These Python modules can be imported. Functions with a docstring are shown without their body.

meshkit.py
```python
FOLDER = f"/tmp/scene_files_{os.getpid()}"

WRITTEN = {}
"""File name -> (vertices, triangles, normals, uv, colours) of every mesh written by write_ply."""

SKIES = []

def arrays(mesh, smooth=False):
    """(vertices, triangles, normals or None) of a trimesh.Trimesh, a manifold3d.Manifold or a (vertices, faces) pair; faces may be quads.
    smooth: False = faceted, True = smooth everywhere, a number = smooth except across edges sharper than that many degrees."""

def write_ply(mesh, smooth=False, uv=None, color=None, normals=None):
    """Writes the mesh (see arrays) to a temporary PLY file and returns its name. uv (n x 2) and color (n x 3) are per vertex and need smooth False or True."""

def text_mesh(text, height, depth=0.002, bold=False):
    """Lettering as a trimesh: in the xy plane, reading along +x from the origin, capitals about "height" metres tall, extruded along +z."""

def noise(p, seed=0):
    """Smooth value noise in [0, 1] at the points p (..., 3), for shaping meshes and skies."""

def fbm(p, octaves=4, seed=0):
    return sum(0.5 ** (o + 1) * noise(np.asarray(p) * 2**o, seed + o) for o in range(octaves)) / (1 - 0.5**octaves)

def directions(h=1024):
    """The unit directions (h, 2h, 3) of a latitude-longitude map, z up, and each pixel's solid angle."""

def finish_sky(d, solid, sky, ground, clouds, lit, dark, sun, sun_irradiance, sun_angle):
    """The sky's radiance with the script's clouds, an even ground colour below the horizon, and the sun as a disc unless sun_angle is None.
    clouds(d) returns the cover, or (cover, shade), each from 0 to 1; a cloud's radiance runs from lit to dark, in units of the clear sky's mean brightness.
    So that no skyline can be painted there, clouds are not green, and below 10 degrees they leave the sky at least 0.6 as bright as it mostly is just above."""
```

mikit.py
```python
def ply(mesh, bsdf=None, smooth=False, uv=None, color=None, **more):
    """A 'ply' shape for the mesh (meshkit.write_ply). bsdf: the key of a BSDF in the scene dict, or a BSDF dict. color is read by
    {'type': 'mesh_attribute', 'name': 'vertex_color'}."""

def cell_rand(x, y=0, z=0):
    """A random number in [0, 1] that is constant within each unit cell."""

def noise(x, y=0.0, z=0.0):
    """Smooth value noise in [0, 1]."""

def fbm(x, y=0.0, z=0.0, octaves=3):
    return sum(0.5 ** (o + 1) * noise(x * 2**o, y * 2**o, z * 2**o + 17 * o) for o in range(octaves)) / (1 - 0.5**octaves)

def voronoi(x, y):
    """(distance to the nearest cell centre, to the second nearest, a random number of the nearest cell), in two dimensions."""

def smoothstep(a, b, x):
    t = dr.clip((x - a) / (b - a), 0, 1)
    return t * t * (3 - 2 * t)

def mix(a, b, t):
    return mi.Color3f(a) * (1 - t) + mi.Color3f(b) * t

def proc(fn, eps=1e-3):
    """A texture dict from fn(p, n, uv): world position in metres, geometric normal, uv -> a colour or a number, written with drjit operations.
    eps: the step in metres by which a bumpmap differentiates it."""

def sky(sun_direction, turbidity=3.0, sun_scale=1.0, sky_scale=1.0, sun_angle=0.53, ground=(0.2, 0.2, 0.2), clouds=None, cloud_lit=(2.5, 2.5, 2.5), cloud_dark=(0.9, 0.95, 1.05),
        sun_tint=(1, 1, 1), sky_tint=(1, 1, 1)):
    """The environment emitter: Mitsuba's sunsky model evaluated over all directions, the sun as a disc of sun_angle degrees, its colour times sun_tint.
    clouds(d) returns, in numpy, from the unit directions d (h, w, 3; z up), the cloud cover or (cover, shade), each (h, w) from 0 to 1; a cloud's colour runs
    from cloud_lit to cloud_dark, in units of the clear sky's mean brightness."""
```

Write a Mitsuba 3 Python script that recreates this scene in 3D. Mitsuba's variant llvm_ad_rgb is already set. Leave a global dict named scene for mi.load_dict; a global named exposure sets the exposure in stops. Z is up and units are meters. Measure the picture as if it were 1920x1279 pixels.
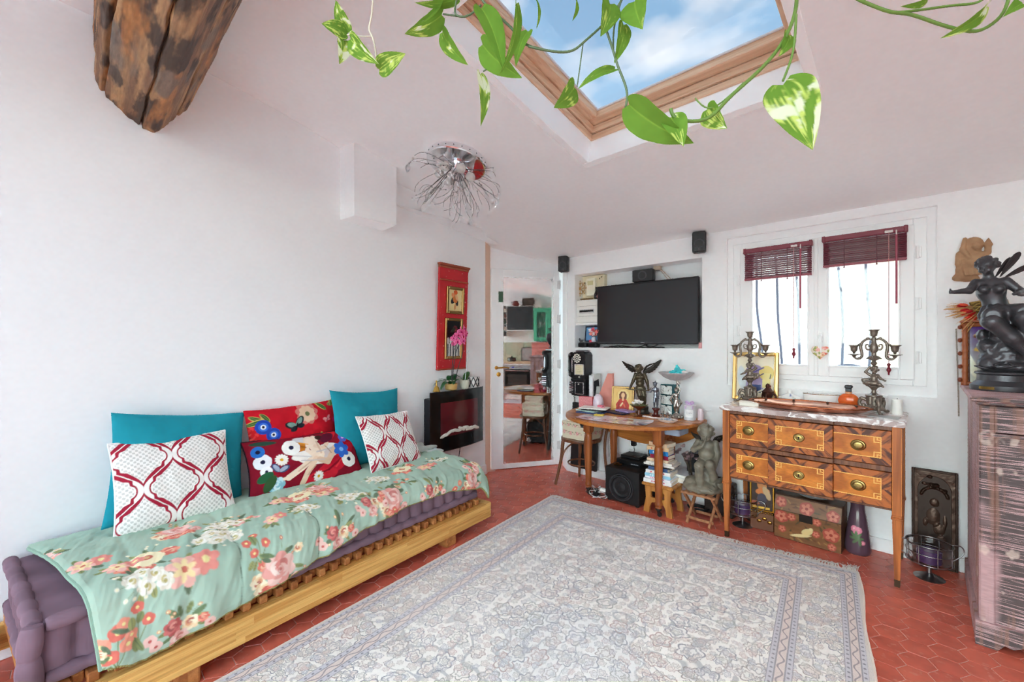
import math, random
import numpy as np, trimesh, shapely, shapely.geometry as sg
from scipy.interpolate import CubicSpline
import drjit as dr
import mitsuba as mi
import meshkit, mikit
from mikit import proc, noise, fbm, voronoi, cell_rand, smoothstep, mix

scene, labels = {}, {}
rng = np.random.default_rng(7)
PI = math.pi

# ---------------------------------------------------------------- frames: z up, y along the left wall, x away from it
TH = math.atan2(590, 800)
FWD = np.array([-math.sin(TH), math.cos(TH), 0.0])
EYE = np.array([0, 0, 1.35])
U = np.array([0.9906006, -0.1367858, 0.0])       # along the window wall, to the right
NW = np.array([0.1367858, 0.9906006, 0.0])       # into the window wall
DW = 3.661                                        # distance of that wall from the origin
# ---------------------------------------------------------------- camera
scene['camera'] = {'type': 'perspective', 'fov': 2 * math.degrees(math.atan(960 / 800)), 'fov_axis': 'x', 'near_clip': 0.02, 'far_clip': 500.0,
                   'principal_point_offset_y': -4.5 / 1279,
                   'to_world': mi.ScalarTransform4f().look_at(EYE.tolist(), (EYE + FWD).tolist(), [0, 0, 1])}
# ---------------------------------------------------------------- sky: bright overcast-and-blue day, no direct sun
def clouds(d):
    q = d / np.maximum(d[..., 2:3], 0.12)
    f = meshkit.fbm(np.stack([q[..., 0] * 2.3 + 3.1, q[..., 1] * 2.3 + 0.7, q[..., 2] * 0 + 4.2], -1), 5, seed=3)
    c = np.clip((f - 0.47) / 0.16, 0, 1)
    return c * 0.85, np.clip((f - 0.5) * 1.2, 0, 0.4)
SKY = 1.0
scene['sky'] = mikit.sky([-0.3, -0.75, 0.9], turbidity=3.0, sun_scale=0.0, sky_scale=SKY, ground=(0.35, 0.34, 0.32), clouds=clouds,
                         cloud_lit=(1.42, 1.46, 1.46), cloud_dark=(1.15, 1.18, 1.2), sky_tint=(1.26, 1.19, 0.90))
exposure = 5.25

# ---------------------------------------------------------------- helpers
def lin(*c):
    c = np.array(c[0] if len(c) == 1 else c, float) / 255
    return np.where(c < 0.04045, c / 12.92, ((c + 0.055) / 1.055) ** 2.4)
def M4(R=None, t=(0, 0, 0)):
    m = np.eye(4)
    if R is not None: m[:3, :3] = R
    m[:3, 3] = t
    return m
def Rz(a): c, s = math.cos(a), math.sin(a); return M4(np.array([[c, -s, 0], [s, c, 0], [0, 0, 1.0]]))
def Rx(a): c, s = math.cos(a), math.sin(a); return M4(np.array([[1, 0, 0], [0, c, -s], [0, s, c.real]]))
def Ry(a): c, s = math.cos(a), math.sin(a); return M4(np.array([[c, 0, s], [0, 1, 0], [-s, 0, c]]))
def Tr(x, y, z): return M4(None, (x, y, z))
def Sc(x, y=None, z=None): return np.diag([x, y or x, z or x, 1.0])
def PW(s, d, z=0.0): return s * U + (DW - d) * NW + np.array([0, 0, z])
def Wt(s, d, z=0.0, yaw=0.0):     # at the window wall: local x to the right along it, local -y into the room
    return M4(np.stack([U, NW, [0, 0, 1.0]], 1), PW(s, d, z)) @ Rz(math.radians(yaw))
def Lt(y, off, z=0.0, yaw=0.0):   # at the left wall: local x along it (away from the camera), local -y into the room
    return M4(np.stack([[0, 1.0, 0], [-1.0, 0, 0], [0, 0, 1.0]], 1), (-2.84 + off, y, z)) @ Rz(math.radians(yaw))
def W0(x, y, z, yaw=0.0): return Tr(x, y, z) @ Rz(math.radians(yaw))
CUR = [np.eye(4)]
def at(m): CUR[0] = m

def bsdf(name, two=True, **k):
    b = {'type': 'principled', **k}
    scene[name] = {'type': 'twosided', 'bsdf': b} if two else b
VC = {'type': 'mesh_attribute', 'name': 'vertex_color'}
bsdf('matte', base_color=VC, roughness=0.75, specular=0.3)
bsdf('satin', base_color=VC, roughness=0.42, specular=0.45)
bsdf('gloss', base_color=VC, roughness=0.14, specular=0.5)
bsdf('cloth', base_color=VC, roughness=0.95, specular=0.12, sheen=0.25)
bsdf('metal', base_color=VC, roughness=0.28, metallic=1.0)
bsdf('bronze', base_color=VC, roughness=0.36, metallic=0.6, specular=0.5)
bsdf('chrome', base_color={'type': 'rgb', 'value': [0.8, 0.8, 0.82]}, roughness=0.06, metallic=1.0)
scene['mirror_glass'] = {'type': 'twosided', 'bsdf': {'type': 'conductor', 'material': 'none', 'specular_reflectance': {'type': 'rgb', 'value': [0.86, 0.88, 0.88]}}}
scene['glass'] = {'type': 'dielectric', 'int_ior': 1.5}
scene['thin_glass'] = {'type': 'thindielectric', 'int_ior': 1.5}
scene['roof_glass'] = {'type': 'thindielectric', 'int_ior': 1.5, 'specular_transmittance': {'type': 'rgb', 'value': [0.20, 0.197, 0.20]}}
scene['leaf'] = {'type': 'principledthin', 'base_color': VC, 'roughness': 0.45, 'diff_trans': 0.9, 'spec_trans': 0.0}

USED = {}
def numbered(k):
    if k not in USED: USED[k] = 0; return k
    USED[k] += 1
    return f'{k}_{USED[k]:03d}'
def put(key, mesh, mat, col=(200, 200, 200), M=None, smooth=30, uv=None):
    v, f, n = meshkit.arrays(mesh, smooth)
    if uv is not None and smooth not in (False, True): raise ValueError('uv')
    c = col(v) if callable(col) else (np.asarray(col, float) if getattr(col, 'ndim', 1) == 2 else np.broadcast_to(lin(col), v.shape))
    M = CUR[0] if M is None else M
    w = v @ M[:3, :3].T + M[:3, 3]
    if n is not None:
        n = n @ np.linalg.inv(M[:3, :3])
        n /= np.linalg.norm(n, axis=1, keepdims=True) + 1e-20
    path = meshkit.write_ply((w, f if np.linalg.det(M[:3, :3]) > 0 else f[:, ::-1]), False, uv, c, normals=n)
    scene[key] = {'type': 'ply', 'filename': path, 'face_normals': n is None, 'bsdf': {'type': 'ref', 'id': mat}}
    return key
def tag(key, label=None, cat=None, group=None, kind=None):
    e = labels.setdefault(key, {})
    for a, b in (('label', label), ('category', cat), ('group', group), ('kind', kind)):
        if b: e[a] = b
def thing(name, label, cat, group=None, kind=None):
    k = numbered(name); tag(k, label, cat, group, kind); return k
def part(parent, name, mesh, mat, col=(200, 200, 200), label=None, kind=None, **k):
    key = numbered(parent + '__' + name)
    put(key, mesh, mat, col, **k)
    if label or kind: tag(key, label, kind=kind)
    return key
def solo(name, label, cat, mesh, mat, col=(200, 200, 200), group=None, kind=None, **k):
    key = thing(name, label, cat, group, kind); put(key, mesh, mat, col, **k); return key
def struct(name, mesh, mat, col=(200, 200, 200), label=None, cat=None, **k):
    key = numbered(name); put(key, mesh, mat, col, **k); tag(key, label or name.replace('_', ' '), cat, kind='structure'); return key
def group_root(name, label, cat=None):
    k = numbered(name); tag(k, label, cat, kind='structure'); return k

def cat(ms): return trimesh.util.concatenate([m for m in ms if m is not None])
def mv(m, M): m = m.copy(); m.apply_transform(M); return m
def tri(v, f): return trimesh.Trimesh(np.asarray(v, float), np.asarray(f), process=False)
def bx(x0, x1, y0, y1, z0, z1, r=0.003):
    c = np.array([(x0 + x1) / 2, (y0 + y1) / 2, (z0 + z1) / 2]); h = np.abs(np.array([x1 - x0, y1 - y0, z1 - z0])) / 2
    r = min(r, h.min() * 0.6)
    S = np.array([[a, b, d] for a in (-1, 1) for b in (-1, 1) for d in (-1, 1)], float)
    p = np.vstack([S * (h - r * (1 - np.eye(3)[k])) for k in range(3)])
    return trimesh.convex.convex_hull(p + c)
def lathe(prof, n=32, a0=0.0, a1=2 * PI, fn=None):
    p = np.array(prof, float); m = len(p); full = abs(a1 - a0 - 2 * PI) < 1e-6
    k = n if full else n + 1
    t = a0 + (a1 - a0) * np.arange(k) / n
    R = p[:, 0][:, None] * (np.ones(k)[None] if fn is None else fn(t[None], p[:, 1][:, None]))
    v = np.stack([R * np.cos(t), R * np.sin(t), np.broadcast_to(p[:, 1][:, None], R.shape)], -1).reshape(-1, 3)
    f = []
    for i in range(m - 1):
        for j in range(n):
            a, b = i * k + j, i * k + (j + 1) % k
            f += [[a, b, b + k], [a, b + k, a + k]]
    return tri(v, f)
def sp(pts, n=24, closed=False):
    p = np.array(pts, float)
    if closed: p = np.vstack([p, p[:1]])
    d = np.r_[0, np.cumsum(np.linalg.norm(np.diff(p, axis=0), axis=1) ** 0.7 + 1e-9)]
    return CubicSpline(d, p, bc_type='periodic' if closed else 'natural')(np.linspace(0, d[-1], n))
def tube(pts, r, n=8, cap=True):
    p = np.array(pts, float); m = len(p); r = np.broadcast_to(np.asarray(r, float), (m,))
    t = np.gradient(p, axis=0); t /= np.linalg.norm(t, axis=1, keepdims=True) + 1e-12
    a = np.cross(t[0], [0, 0, 1.0] if abs(t[0][2]) < 0.9 else [1.0, 0, 0]); a /= np.linalg.norm(a)
    v = []; q = np.arange(n) * 2 * PI / n
    for i in range(m):
        a = a - t[i] * (a @ t[i]); a /= np.linalg.norm(a) + 1e-12
        b = np.cross(t[i], a)
        v.append(p[i] + r[i] * (np.cos(q)[:, None] * a + np.sin(q)[:, None] * b))
    v = np.vstack(v); f = []
    for i in range(m - 1):
        for j in range(n):
            a_, b_ = i * n + j, i * n + (j + 1) % n
            f += [[a_, b_, b_ + n], [a_, b_ + n, a_ + n]]
    if cap:
        v = np.vstack([v, p[0], p[-1]]); c0, c1 = m * n, m * n + 1
        for j in range(n):
            f += [[c0, (j + 1) % n, j], [c1, (m - 1) * n + j, (m - 1) * n + (j + 1) % n]]
    return tri(v, f)
def rod(a, b, r, r2=None, n=10): return tube([a, b], [r, r2 or r], n)
def ext(poly, z0, z1, bev=0.0):
    g = poly if hasattr(poly, 'geom_type') else sg.Polygon(poly)
    gs = list(getattr(g, 'geoms', [g]))
    out = []
    for q in gs:
        m = trimesh.creation.extrude_polygon(q, z1 - z0, engine='earcut'); m.apply_translation([0, 0, z0]); out.append(m)
    return cat(out)
XZ = M4(np.array([[1.0, 0, 0], [0, 0, -1], [0, 1, 0]]))      # a plan (x, y) stood upright: y -> z, extrusion towards -y
def plate(poly, y0, y1): return mv(ext(poly, -y1, -y0), XZ)    # outline in x, z; thickness from y0 to y1
def ball(c, r, n=2):
    m = trimesh.creation.icosphere(subdivisions=n); m.apply_scale(r if np.ndim(r) == 0 else 1)
    if np.ndim(r): m.vertices *= np.array(r)
    m.apply_translation(c); return m
def grid(nu, nv, fn, closed_u=False):
    a, b = np.meshgrid(np.linspace(0, 1, nu), np.linspace(0, 1, nv), indexing='ij')
    p = fn(a.ravel(), b.ravel()); i, j = np.meshgrid(np.arange(nu - 1), np.arange(nv - 1), indexing='ij')
    q = (i * nv + j).ravel()
    f = np.vstack([np.stack([q, q + nv, q + nv + 1], 1), np.stack([q, q + nv + 1, q + 1], 1)])
    return tri(p, f), np.stack([a.ravel(), b.ravel()], 1)
def nz(rgb, amp=0.15, fr=20.0, seed=0, rgb2=None):
    a, b = lin(rgb), lin(rgb2) if rgb2 is not None else None
    def fn(v):
        t = meshkit.fbm(v * fr, 3, seed)[:, None]
        return np.clip(a * (1 + amp * (t - 0.5) * 2), 0, 1) if b is None else a * (1 - t) + b * t
    return fn
def ring(x0, x1, z0, z1, w, y0, y1, r=0.003):    # four mitred-looking bars of a frame, in the x-z plane
    return cat([bx(x0, x0 + w, y0, y1, z0, z1, r), bx(x1 - w, x1, y0, y1, z0, z1, r), bx(x0 + w, x1 - w, y0, y1, z0, z0 + w, r), bx(x0 + w, x1 - w, y0, y1, z1 - w, z1, r)])

# ---- smooth blended bodies: a distance field of round cones and ellipsoids, meshed by surface nets
class Blob:
    def __init__(self, h, lo, hi):
        self.h = h; self.o = np.array(lo, float); self.n = np.ceil((np.array(hi, float) - self.o) / h).astype(int) + 1
        self.F = np.full(self.n, 1.0)
    def _sub(self, lo, hi, k):
        a = np.clip(np.floor((lo - k * 2 - 3 * self.h - self.o) / self.h).astype(int), 0, self.n); b = np.clip(np.ceil((hi + k * 2 + 3 * self.h - self.o) / self.h).astype(int) + 1, 0, self.n)
        s = tuple(slice(i, j) for i, j in zip(a, b))
        g = np.stack(np.meshgrid(*[self.o[i] + self.h * np.arange(a[i], b[i]) for i in range(3)], indexing='ij'), -1)
        return s, g
    def _mix(self, s, d, k, cut=False):
        F = self.F[s]
        if cut: self.F[s] = np.maximum(F, -d); return
        if k <= 0: self.F[s] = np.minimum(F, d); return
        t = np.maximum(k - np.abs(F - d), 0) / k
        self.F[s] = np.minimum(F, d) - t * t * k * 0.25
    def cap(self, a, b, ra, rb=None, k=0.01, cut=False):
        a, b = np.array(a, float), np.array(b, float); rb = ra if rb is None else rb; m = max(ra, rb)
        s, g = self._sub(np.minimum(a, b) - m, np.maximum(a, b) + m, k)
        if g.size == 0: return self
        ab = b - a; t = np.clip(((g - a) @ ab) / max(ab @ ab, 1e-12), 0, 1)
        self._mix(s, np.linalg.norm(g - a - t[..., None] * ab, axis=-1) - (ra + (rb - ra) * t), k, cut); return self
    def chain(self, pts, rs, k=0.01):
        for i in range(len(pts) - 1): self.cap(pts[i], pts[i + 1], rs[i], rs[i + 1], k)
        return self
    def ell(self, c, r, k=0.01, R=None, cut=False):
        c, r = np.array(c, float), np.array(r, float)
        s, g = self._sub(c - r.max(), c + r.max(), k)
        if g.size == 0: return self
        q = g - c
        if R is not None: q = q @ R[:3, :3]
        l = np.linalg.norm(q / r, axis=-1); l2 = np.linalg.norm(q / r ** 2, axis=-1)
        self._mix(s, l * (l - 1) / np.maximum(l2, 1e-9), k, cut); return self
    def box(self, lo, hi, k=0.0, r=0.004):
        lo, hi = np.array(lo, float), np.array(hi, float)
        s, g = self._sub(lo, hi, k); c, e = (lo + hi) / 2, (hi - lo) / 2 - r
        q = np.abs(g - c) - e
        self._mix(s, np.linalg.norm(np.maximum(q, 0), axis=-1) + np.minimum(q.max(-1), 0) - r, k); return self
    def flat(self, z):      # cut away below z
        zz = self.o[2] + self.h * np.arange(self.n[2]); self.F = np.maximum(self.F, (z - zz)[None, None, :]); return self
    def rough(self, amp, fr, seed=0, where=None):
        g = np.stack(np.meshgrid(*[self.o[i] + self.h * np.arange(self.n[i]) for i in range(3)], indexing='ij'), -1)
        near = np.abs(self.F) < amp * 2 + 3 * self.h
        if where is not None: near &= where(g)
        self.F[near] += amp * 2 * (meshkit.fbm(g[near] * fr, 3, seed) - 0.5); return self
    def mesh(self):
        F = self.F; sx, sy, sz = F.shape
        for ax in range(3):
            for e in (0, -1): idx = [slice(None)] * 3; idx[ax] = e; F[tuple(idx)] = np.maximum(F[tuple(idx)], 1e-4)
        acc = np.zeros((sx - 1, sy - 1, sz - 1, 3)); cnt = np.zeros((sx - 1, sy - 1, sz - 1)); edges = []
        for ax in range(3):
            A = [slice(None)] * 3; B = [slice(None)] * 3; A[ax] = slice(0, -1); B[ax] = slice(1, None)
            a, b = F[tuple(A)], F[tuple(B)]
            I = np.argwhere((a < 0) != (b < 0))
            va, vb = a[tuple(I.T)], b[tuple(I.T)]
            p = I.astype(float); p[:, ax] += va / (va - vb)
            o1, o2 = [x for x in range(3) if x != ax]
            for i in (0, 1):
                for j in (0, 1):
                    c = I.copy(); c[:, o1] -= i; c[:, o2] -= j
                    ok = (c >= 0).all(1) & (c < np.array(acc.shape[:3])).all(1)
                    np.add.at(acc, tuple(c[ok].T), p[ok]); np.add.at(cnt, tuple(c[ok].T), 1)
            edges.append((ax, o1, o2, I, va < 0))
        ids = -np.ones(cnt.shape, int); on = cnt > 0; ids[on] = np.arange(on.sum())
        v = self.o + self.h * acc[on] / cnt[on][:, None]; f = []
        for ax, o1, o2, I, inside in edges:
            ok = (I[:, o1] > 0) & (I[:, o2] > 0) & (I[:, o1] < F.shape[o1] - 1) & (I[:, o2] < F.shape[o2] - 1)
            I, ins = I[ok], inside[ok]
            def c(i, j): q = I.copy(); q[:, o1] -= i; q[:, o2] -= j; return ids[tuple(q.T)]
            q = np.stack([c(1, 1), c(0, 1), c(0, 0), c(1, 0)], 1)
            flip = ins if ax != 1 else ~ins
            q[~flip] = q[~flip][:, ::-1]
            f.append(q)
        q = np.vstack(f)
        return tri(v, np.vstack([q[:, [0, 1, 2]], q[:, [0, 2, 3]]]))

# ---- flat print: colours laid over points (x, y) in a thing's own plane
class Paint:
    def __init__(self, xy, base, soft=0.002):
        self.p = np.asarray(xy, float); self.s = soft
        b = base if np.ndim(base) == 2 else np.broadcast_to(lin(base), (len(self.p), 3))
        self.c = np.array(b, float)
    def lay(self, d, col, a=1.0):     # d: signed distance, negative inside
        m = np.clip(0.5 - d / self.s, 0, 1)[:, None] * a
        self.c += (lin(col) - self.c) * m; return self
    def ell(self, cx, cy, rx, ry, ang=0, col=(0, 0, 0), a=1.0):
        near = (np.abs(self.p[:, 0] - cx) < max(rx, ry) + self.s) & (np.abs(self.p[:, 1] - cy) < max(rx, ry) + self.s)
        if not near.any(): return self
        q = self.p[near] - [cx, cy]; c, s = math.cos(ang), math.sin(ang)
        x, y = q[:, 0] * c + q[:, 1] * s, -q[:, 0] * s + q[:, 1] * c
        m = np.clip(0.5 - (np.sqrt((x / rx) ** 2 + (y / ry) ** 2) - 1) * min(rx, ry) / self.s, 0, 1)[:, None] * a
        self.c[near] += (lin(col) - self.c[near]) * m; return self
    def seg(self, x0, y0, x1, y1, w, col, a=1.0, w2=None):
        A, B = np.array([x0, y0]), np.array([x1, y1]); ab = B - A
        t = np.clip(((self.p - A) @ ab) / max(ab @ ab, 1e-12), 0, 1)
        return self.lay(np.linalg.norm(self.p - A - t[:, None] * ab, axis=1) - (w + ((w if w2 is None else w2) - w) * t), col, a)
    def line(self, pts, w, col, a=1.0):
        for (p, q) in zip(pts[:-1], pts[1:]): self.seg(*p, *q, w, col, a)
        return self
    def poly(self, pts, col, a=1.0):
        m = shapely.contains_xy(sg.Polygon(pts), self.p[:, 0], self.p[:, 1])[:, None] * a
        self.c += (lin(col) - self.c) * m; return self
    def rect(self, x0, y0, x1, y1, col, a=1.0): return self.poly([(x0, y0), (x1, y0), (x1, y1), (x0, y1)], col, a)
    def leaf(self, x, y, l, w, ang, col, vein=None):
        c, s = math.cos(ang), math.sin(ang)
        self.ell(x + c * l / 2, y + s * l / 2, l / 2, w / 2, ang, col)
        if vein: self.seg(x, y, x + c * l * 0.9, y + s * l * 0.9, 0.0012, vein, 0.7)
        return self
    def flower(self, x, y, r, n, col, mid, a0=0.0, w=0.5):
        for k in range(n):
            t = a0 + 2 * PI * k / n
            self.ell(x + math.cos(t) * r * 0.55, y + math.sin(t) * r * 0.55, r * 0.48, r * w * 0.62, t, col)
        return self.ell(x, y, r * 0.27, r * 0.27, 0, mid)
    def rose(self, x, y, r, cols, a0=0.0):      # outer to inner colours
        for k in range(7):
            t = a0 + 2 * PI * k / 7
            self.ell(x + math.cos(t) * r * 0.6, y + math.sin(t) * r * 0.6, r * 0.5, r * 0.42, t, cols[k % 2])
        for i, q in enumerate((0.62, 0.45, 0.3, 0.16)):
            for k in range(4):
                t = a0 + 1.1 * i + PI / 2 * k
                self.ell(x + math.cos(t) * r * q * 0.35, y + math.sin(t) * r * q * 0.35, r * q * 0.8, r * q * 0.6, t + 0.8, cols[(i + k) % len(cols)])
        return self.ell(x, y, r * 0.13, r * 0.1, 0.5, cols[-1])
# ================================================================ the room
def wS(p): return p.x * float(U[0]) + p.y * float(U[1])
def wD(p): return DW - (p.x * float(NW[0]) + p.y * float(NW[1]))
def tex(fn, rough=0.8, **k): return dict(base_color=proc(fn), roughness=rough, **k)
def plaster(a, b):
    def fn(p, n, uv):
        return mix(a, b, fbm(p.x * 1.7 + 3, p.y * 1.7, p.z * 1.7, 3)) * (0.985 + 0.03 * noise(p.x * 60, p.y * 60, p.z * 60))
    return fn
bsdf('wall_paint', **tex(plaster((0.87, 0.87, 0.872), (0.84, 0.84, 0.842)), 0.85, specular=0.2))
bsdf('ceiling_paint', **tex(plaster((0.88, 0.865, 0.865), (0.85, 0.835, 0.835)), 0.9, specular=0.15))
bsdf('white_paint', base_color={'type': 'rgb', 'value': [0.84, 0.84, 0.84]}, roughness=0.38, specular=0.4)
bsdf('reveal_paint', base_color={'type': 'rgb', 'value': [0.92, 0.92, 0.92]}, roughness=0.4, specular=0.4)
def tile_fn(p, n, uv):
    a = mix((0.62, 0.14, 0.085), (0.52, 0.105, 0.068), uv.x)
    a = a * (0.8 + 0.4 * fbm(p.x * 14 + uv.y * 30, p.y * 14, 0, 3))
    w = smoothstep(0.62, 0.8, fbm(p.x * 45, p.y * 45, uv.y * 9, 3))
    return mix(a, (0.66, 0.27, 0.20), w * 0.45)
bsdf('floor_tile', base_color=proc(tile_fn), roughness=proc(lambda p, n, uv: 0.26 + 0.2 * fbm(p.x * 8, p.y * 8, 0, 2)), specular=0.45)
bsdf('grout', **tex(lambda p, n, uv: mix((0.60, 0.38, 0.32), (0.70, 0.48, 0.42), fbm(p.x * 12, p.y * 12, 0, 2)), 0.9))

# --- floor: hexagonal terracotta tiles, laid square to the window wall
at(Wt(0, 0))
struct('floor', bx(-3.6, 2.4, -5.6, 0.6, -0.06, -0.0022, 0), 'grout', smooth=False, label='floor of red hexagonal terracotta tiles with pale joints')
HEXA = 0.1092; HR = HEXA / math.sqrt(3)
c0 = np.array([0.3924, 2.8500]) - 0.0315 * U[:2] + HEXA / 2 * NW[:2]
hexes = []
for i in range(-60, 61):
    for j in range(-80, 81):
        c = c0 + i * HR * 1.5 * U[:2] + (j + 0.5 * (i % 2)) * HEXA * NW[:2]
        s, d = c @ U[:2], DW - c @ NW[:2]
        if not (-3.3 < s < 2.25 and -0.25 < d < 5.5) or c[0] < -2.95: continue
        if s < -2.7 and d < (s + 2.93) * 0.6 - 0.35: continue
        if -1.9 < c[0] < 0.08 and 0.2 < c[1] < 3.1: continue           # under the rug
        q = np.array([c[0], c[1], 0]) - EYE; Z = q @ FWD
        area = 0.0
        if Z > 0.3:
            px = 960 + 800 * (q[0] * math.cos(TH) + q[1] * math.sin(TH)) / Z; py = 635 + 800 * 1.35 / Z
            hid = (c[0] < -2.0 and c[1] < 2.5) or (s > 0.16 and d < 0.82) or s > 0.95
            if -25 < px < 1945 and py < 1310 and not hid: area = 1 / Z ** 3
        hexes.append((area, c))
hexes.sort(key=lambda h: -h[0])
def hex_mesh(c, seed):
    r = np.random.default_rng(seed); out = []
    g, ch = 0.0017, 0.0010
    for R, z in ((HR - g * 1.15, -0.004), (HR - g * 1.15, -0.0010), (HR - g * 1.15 - ch, 0.0)):
        t = np.arange(6) * PI / 3
        xy = c + R * (np.cos(t)[:, None] * U[:2] + np.sin(t)[:, None] * NW[:2])
        out.append(np.c_[xy, np.full(6, z) + (r.uniform(-0.0004, 0.0004) if z > -0.003 else 0)])
    v = np.vstack(out); f = []
    for k in (0, 6):
        for j in range(6): a, b = k + j, k + (j + 1) % 6; f += [[a, b, b + 6], [a, b + 6, a + 6]]
    f += [[12, 12 + j, 13 + j] for j in range(1, 5)]
    return v, np.array(f)
def put_tiles(key, hs, kind=None):
    V, F, T_ = [], [], []; n = 0
    for k, (a, c) in hs:
        v, f = hex_mesh(c, 1000 + k); r = np.random.default_rng(5000 + k).random(2)
        V.append(v); F.append(f + n); T_.append(np.tile(r, (len(v), 1))); n += len(v)
    put(key, tri(np.vstack(V), np.vstack(F)), 'floor_tile', M=np.eye(4), smooth=False, uv=np.vstack(T_))
    if kind: tag(key, kind=kind)
en = list(enumerate(hexes))
for k, h in en[:300]: put_tiles(numbered('floor__tile'), [(k, h)])
put_tiles('floor__tile_field', en[300:], 'stuff')

# --- ceiling: falls towards the window wall, level above the camera; two roof windows
def zc(d): d = np.asarray(d, float); t = np.clip(d - 2.3, 0, 1.5); return np.where(d < 2.3, 2.255 + 0.22 * d, 2.761 + 0.22 * t - 0.22 * t * t / 3)
HOLES = [(-1.6, -0.4, 1.30, 2.50), (-1.6, -0.4, 3.95, 5.2), (-0.3, 0.9, 3.95, 5.2), (1.0, 2.1, 3.95, 5.2)]
ss = np.unique(np.r_[np.linspace(-3.7, 2.5, 12), [h[0] for h in HOLES], [h[1] for h in HOLES]])
dd = np.unique(np.r_[np.linspace(-0.4, 5.6, 41), [h[2] for h in HOLES], [h[3] for h in HOLES]])
V, F = [], []
for lift in (0.0, 0.28):
    base = len(V)
    for s in ss:
        for d in dd: V.append((s, -d, float(zc(d)) + lift))
    for i in range(len(ss) - 1):
        for j in range(len(dd) - 1):
            a, b = (ss[i] + ss[i + 1]) / 2, (dd[j] + dd[j + 1]) / 2
            if any(h[0] < a < h[1] and h[2] < b < h[3] for h in HOLES): continue
            q = base + i * len(dd) + j
            F += [[q, q + 1, q + len(dd) + 1], [q, q + len(dd) + 1, q + len(dd)]]
at(Wt(0, 0))
struct('ceiling', tri(V, F), 'ceiling_paint', smooth=True, label='white plaster ceiling sloping down towards the window wall')

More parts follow.
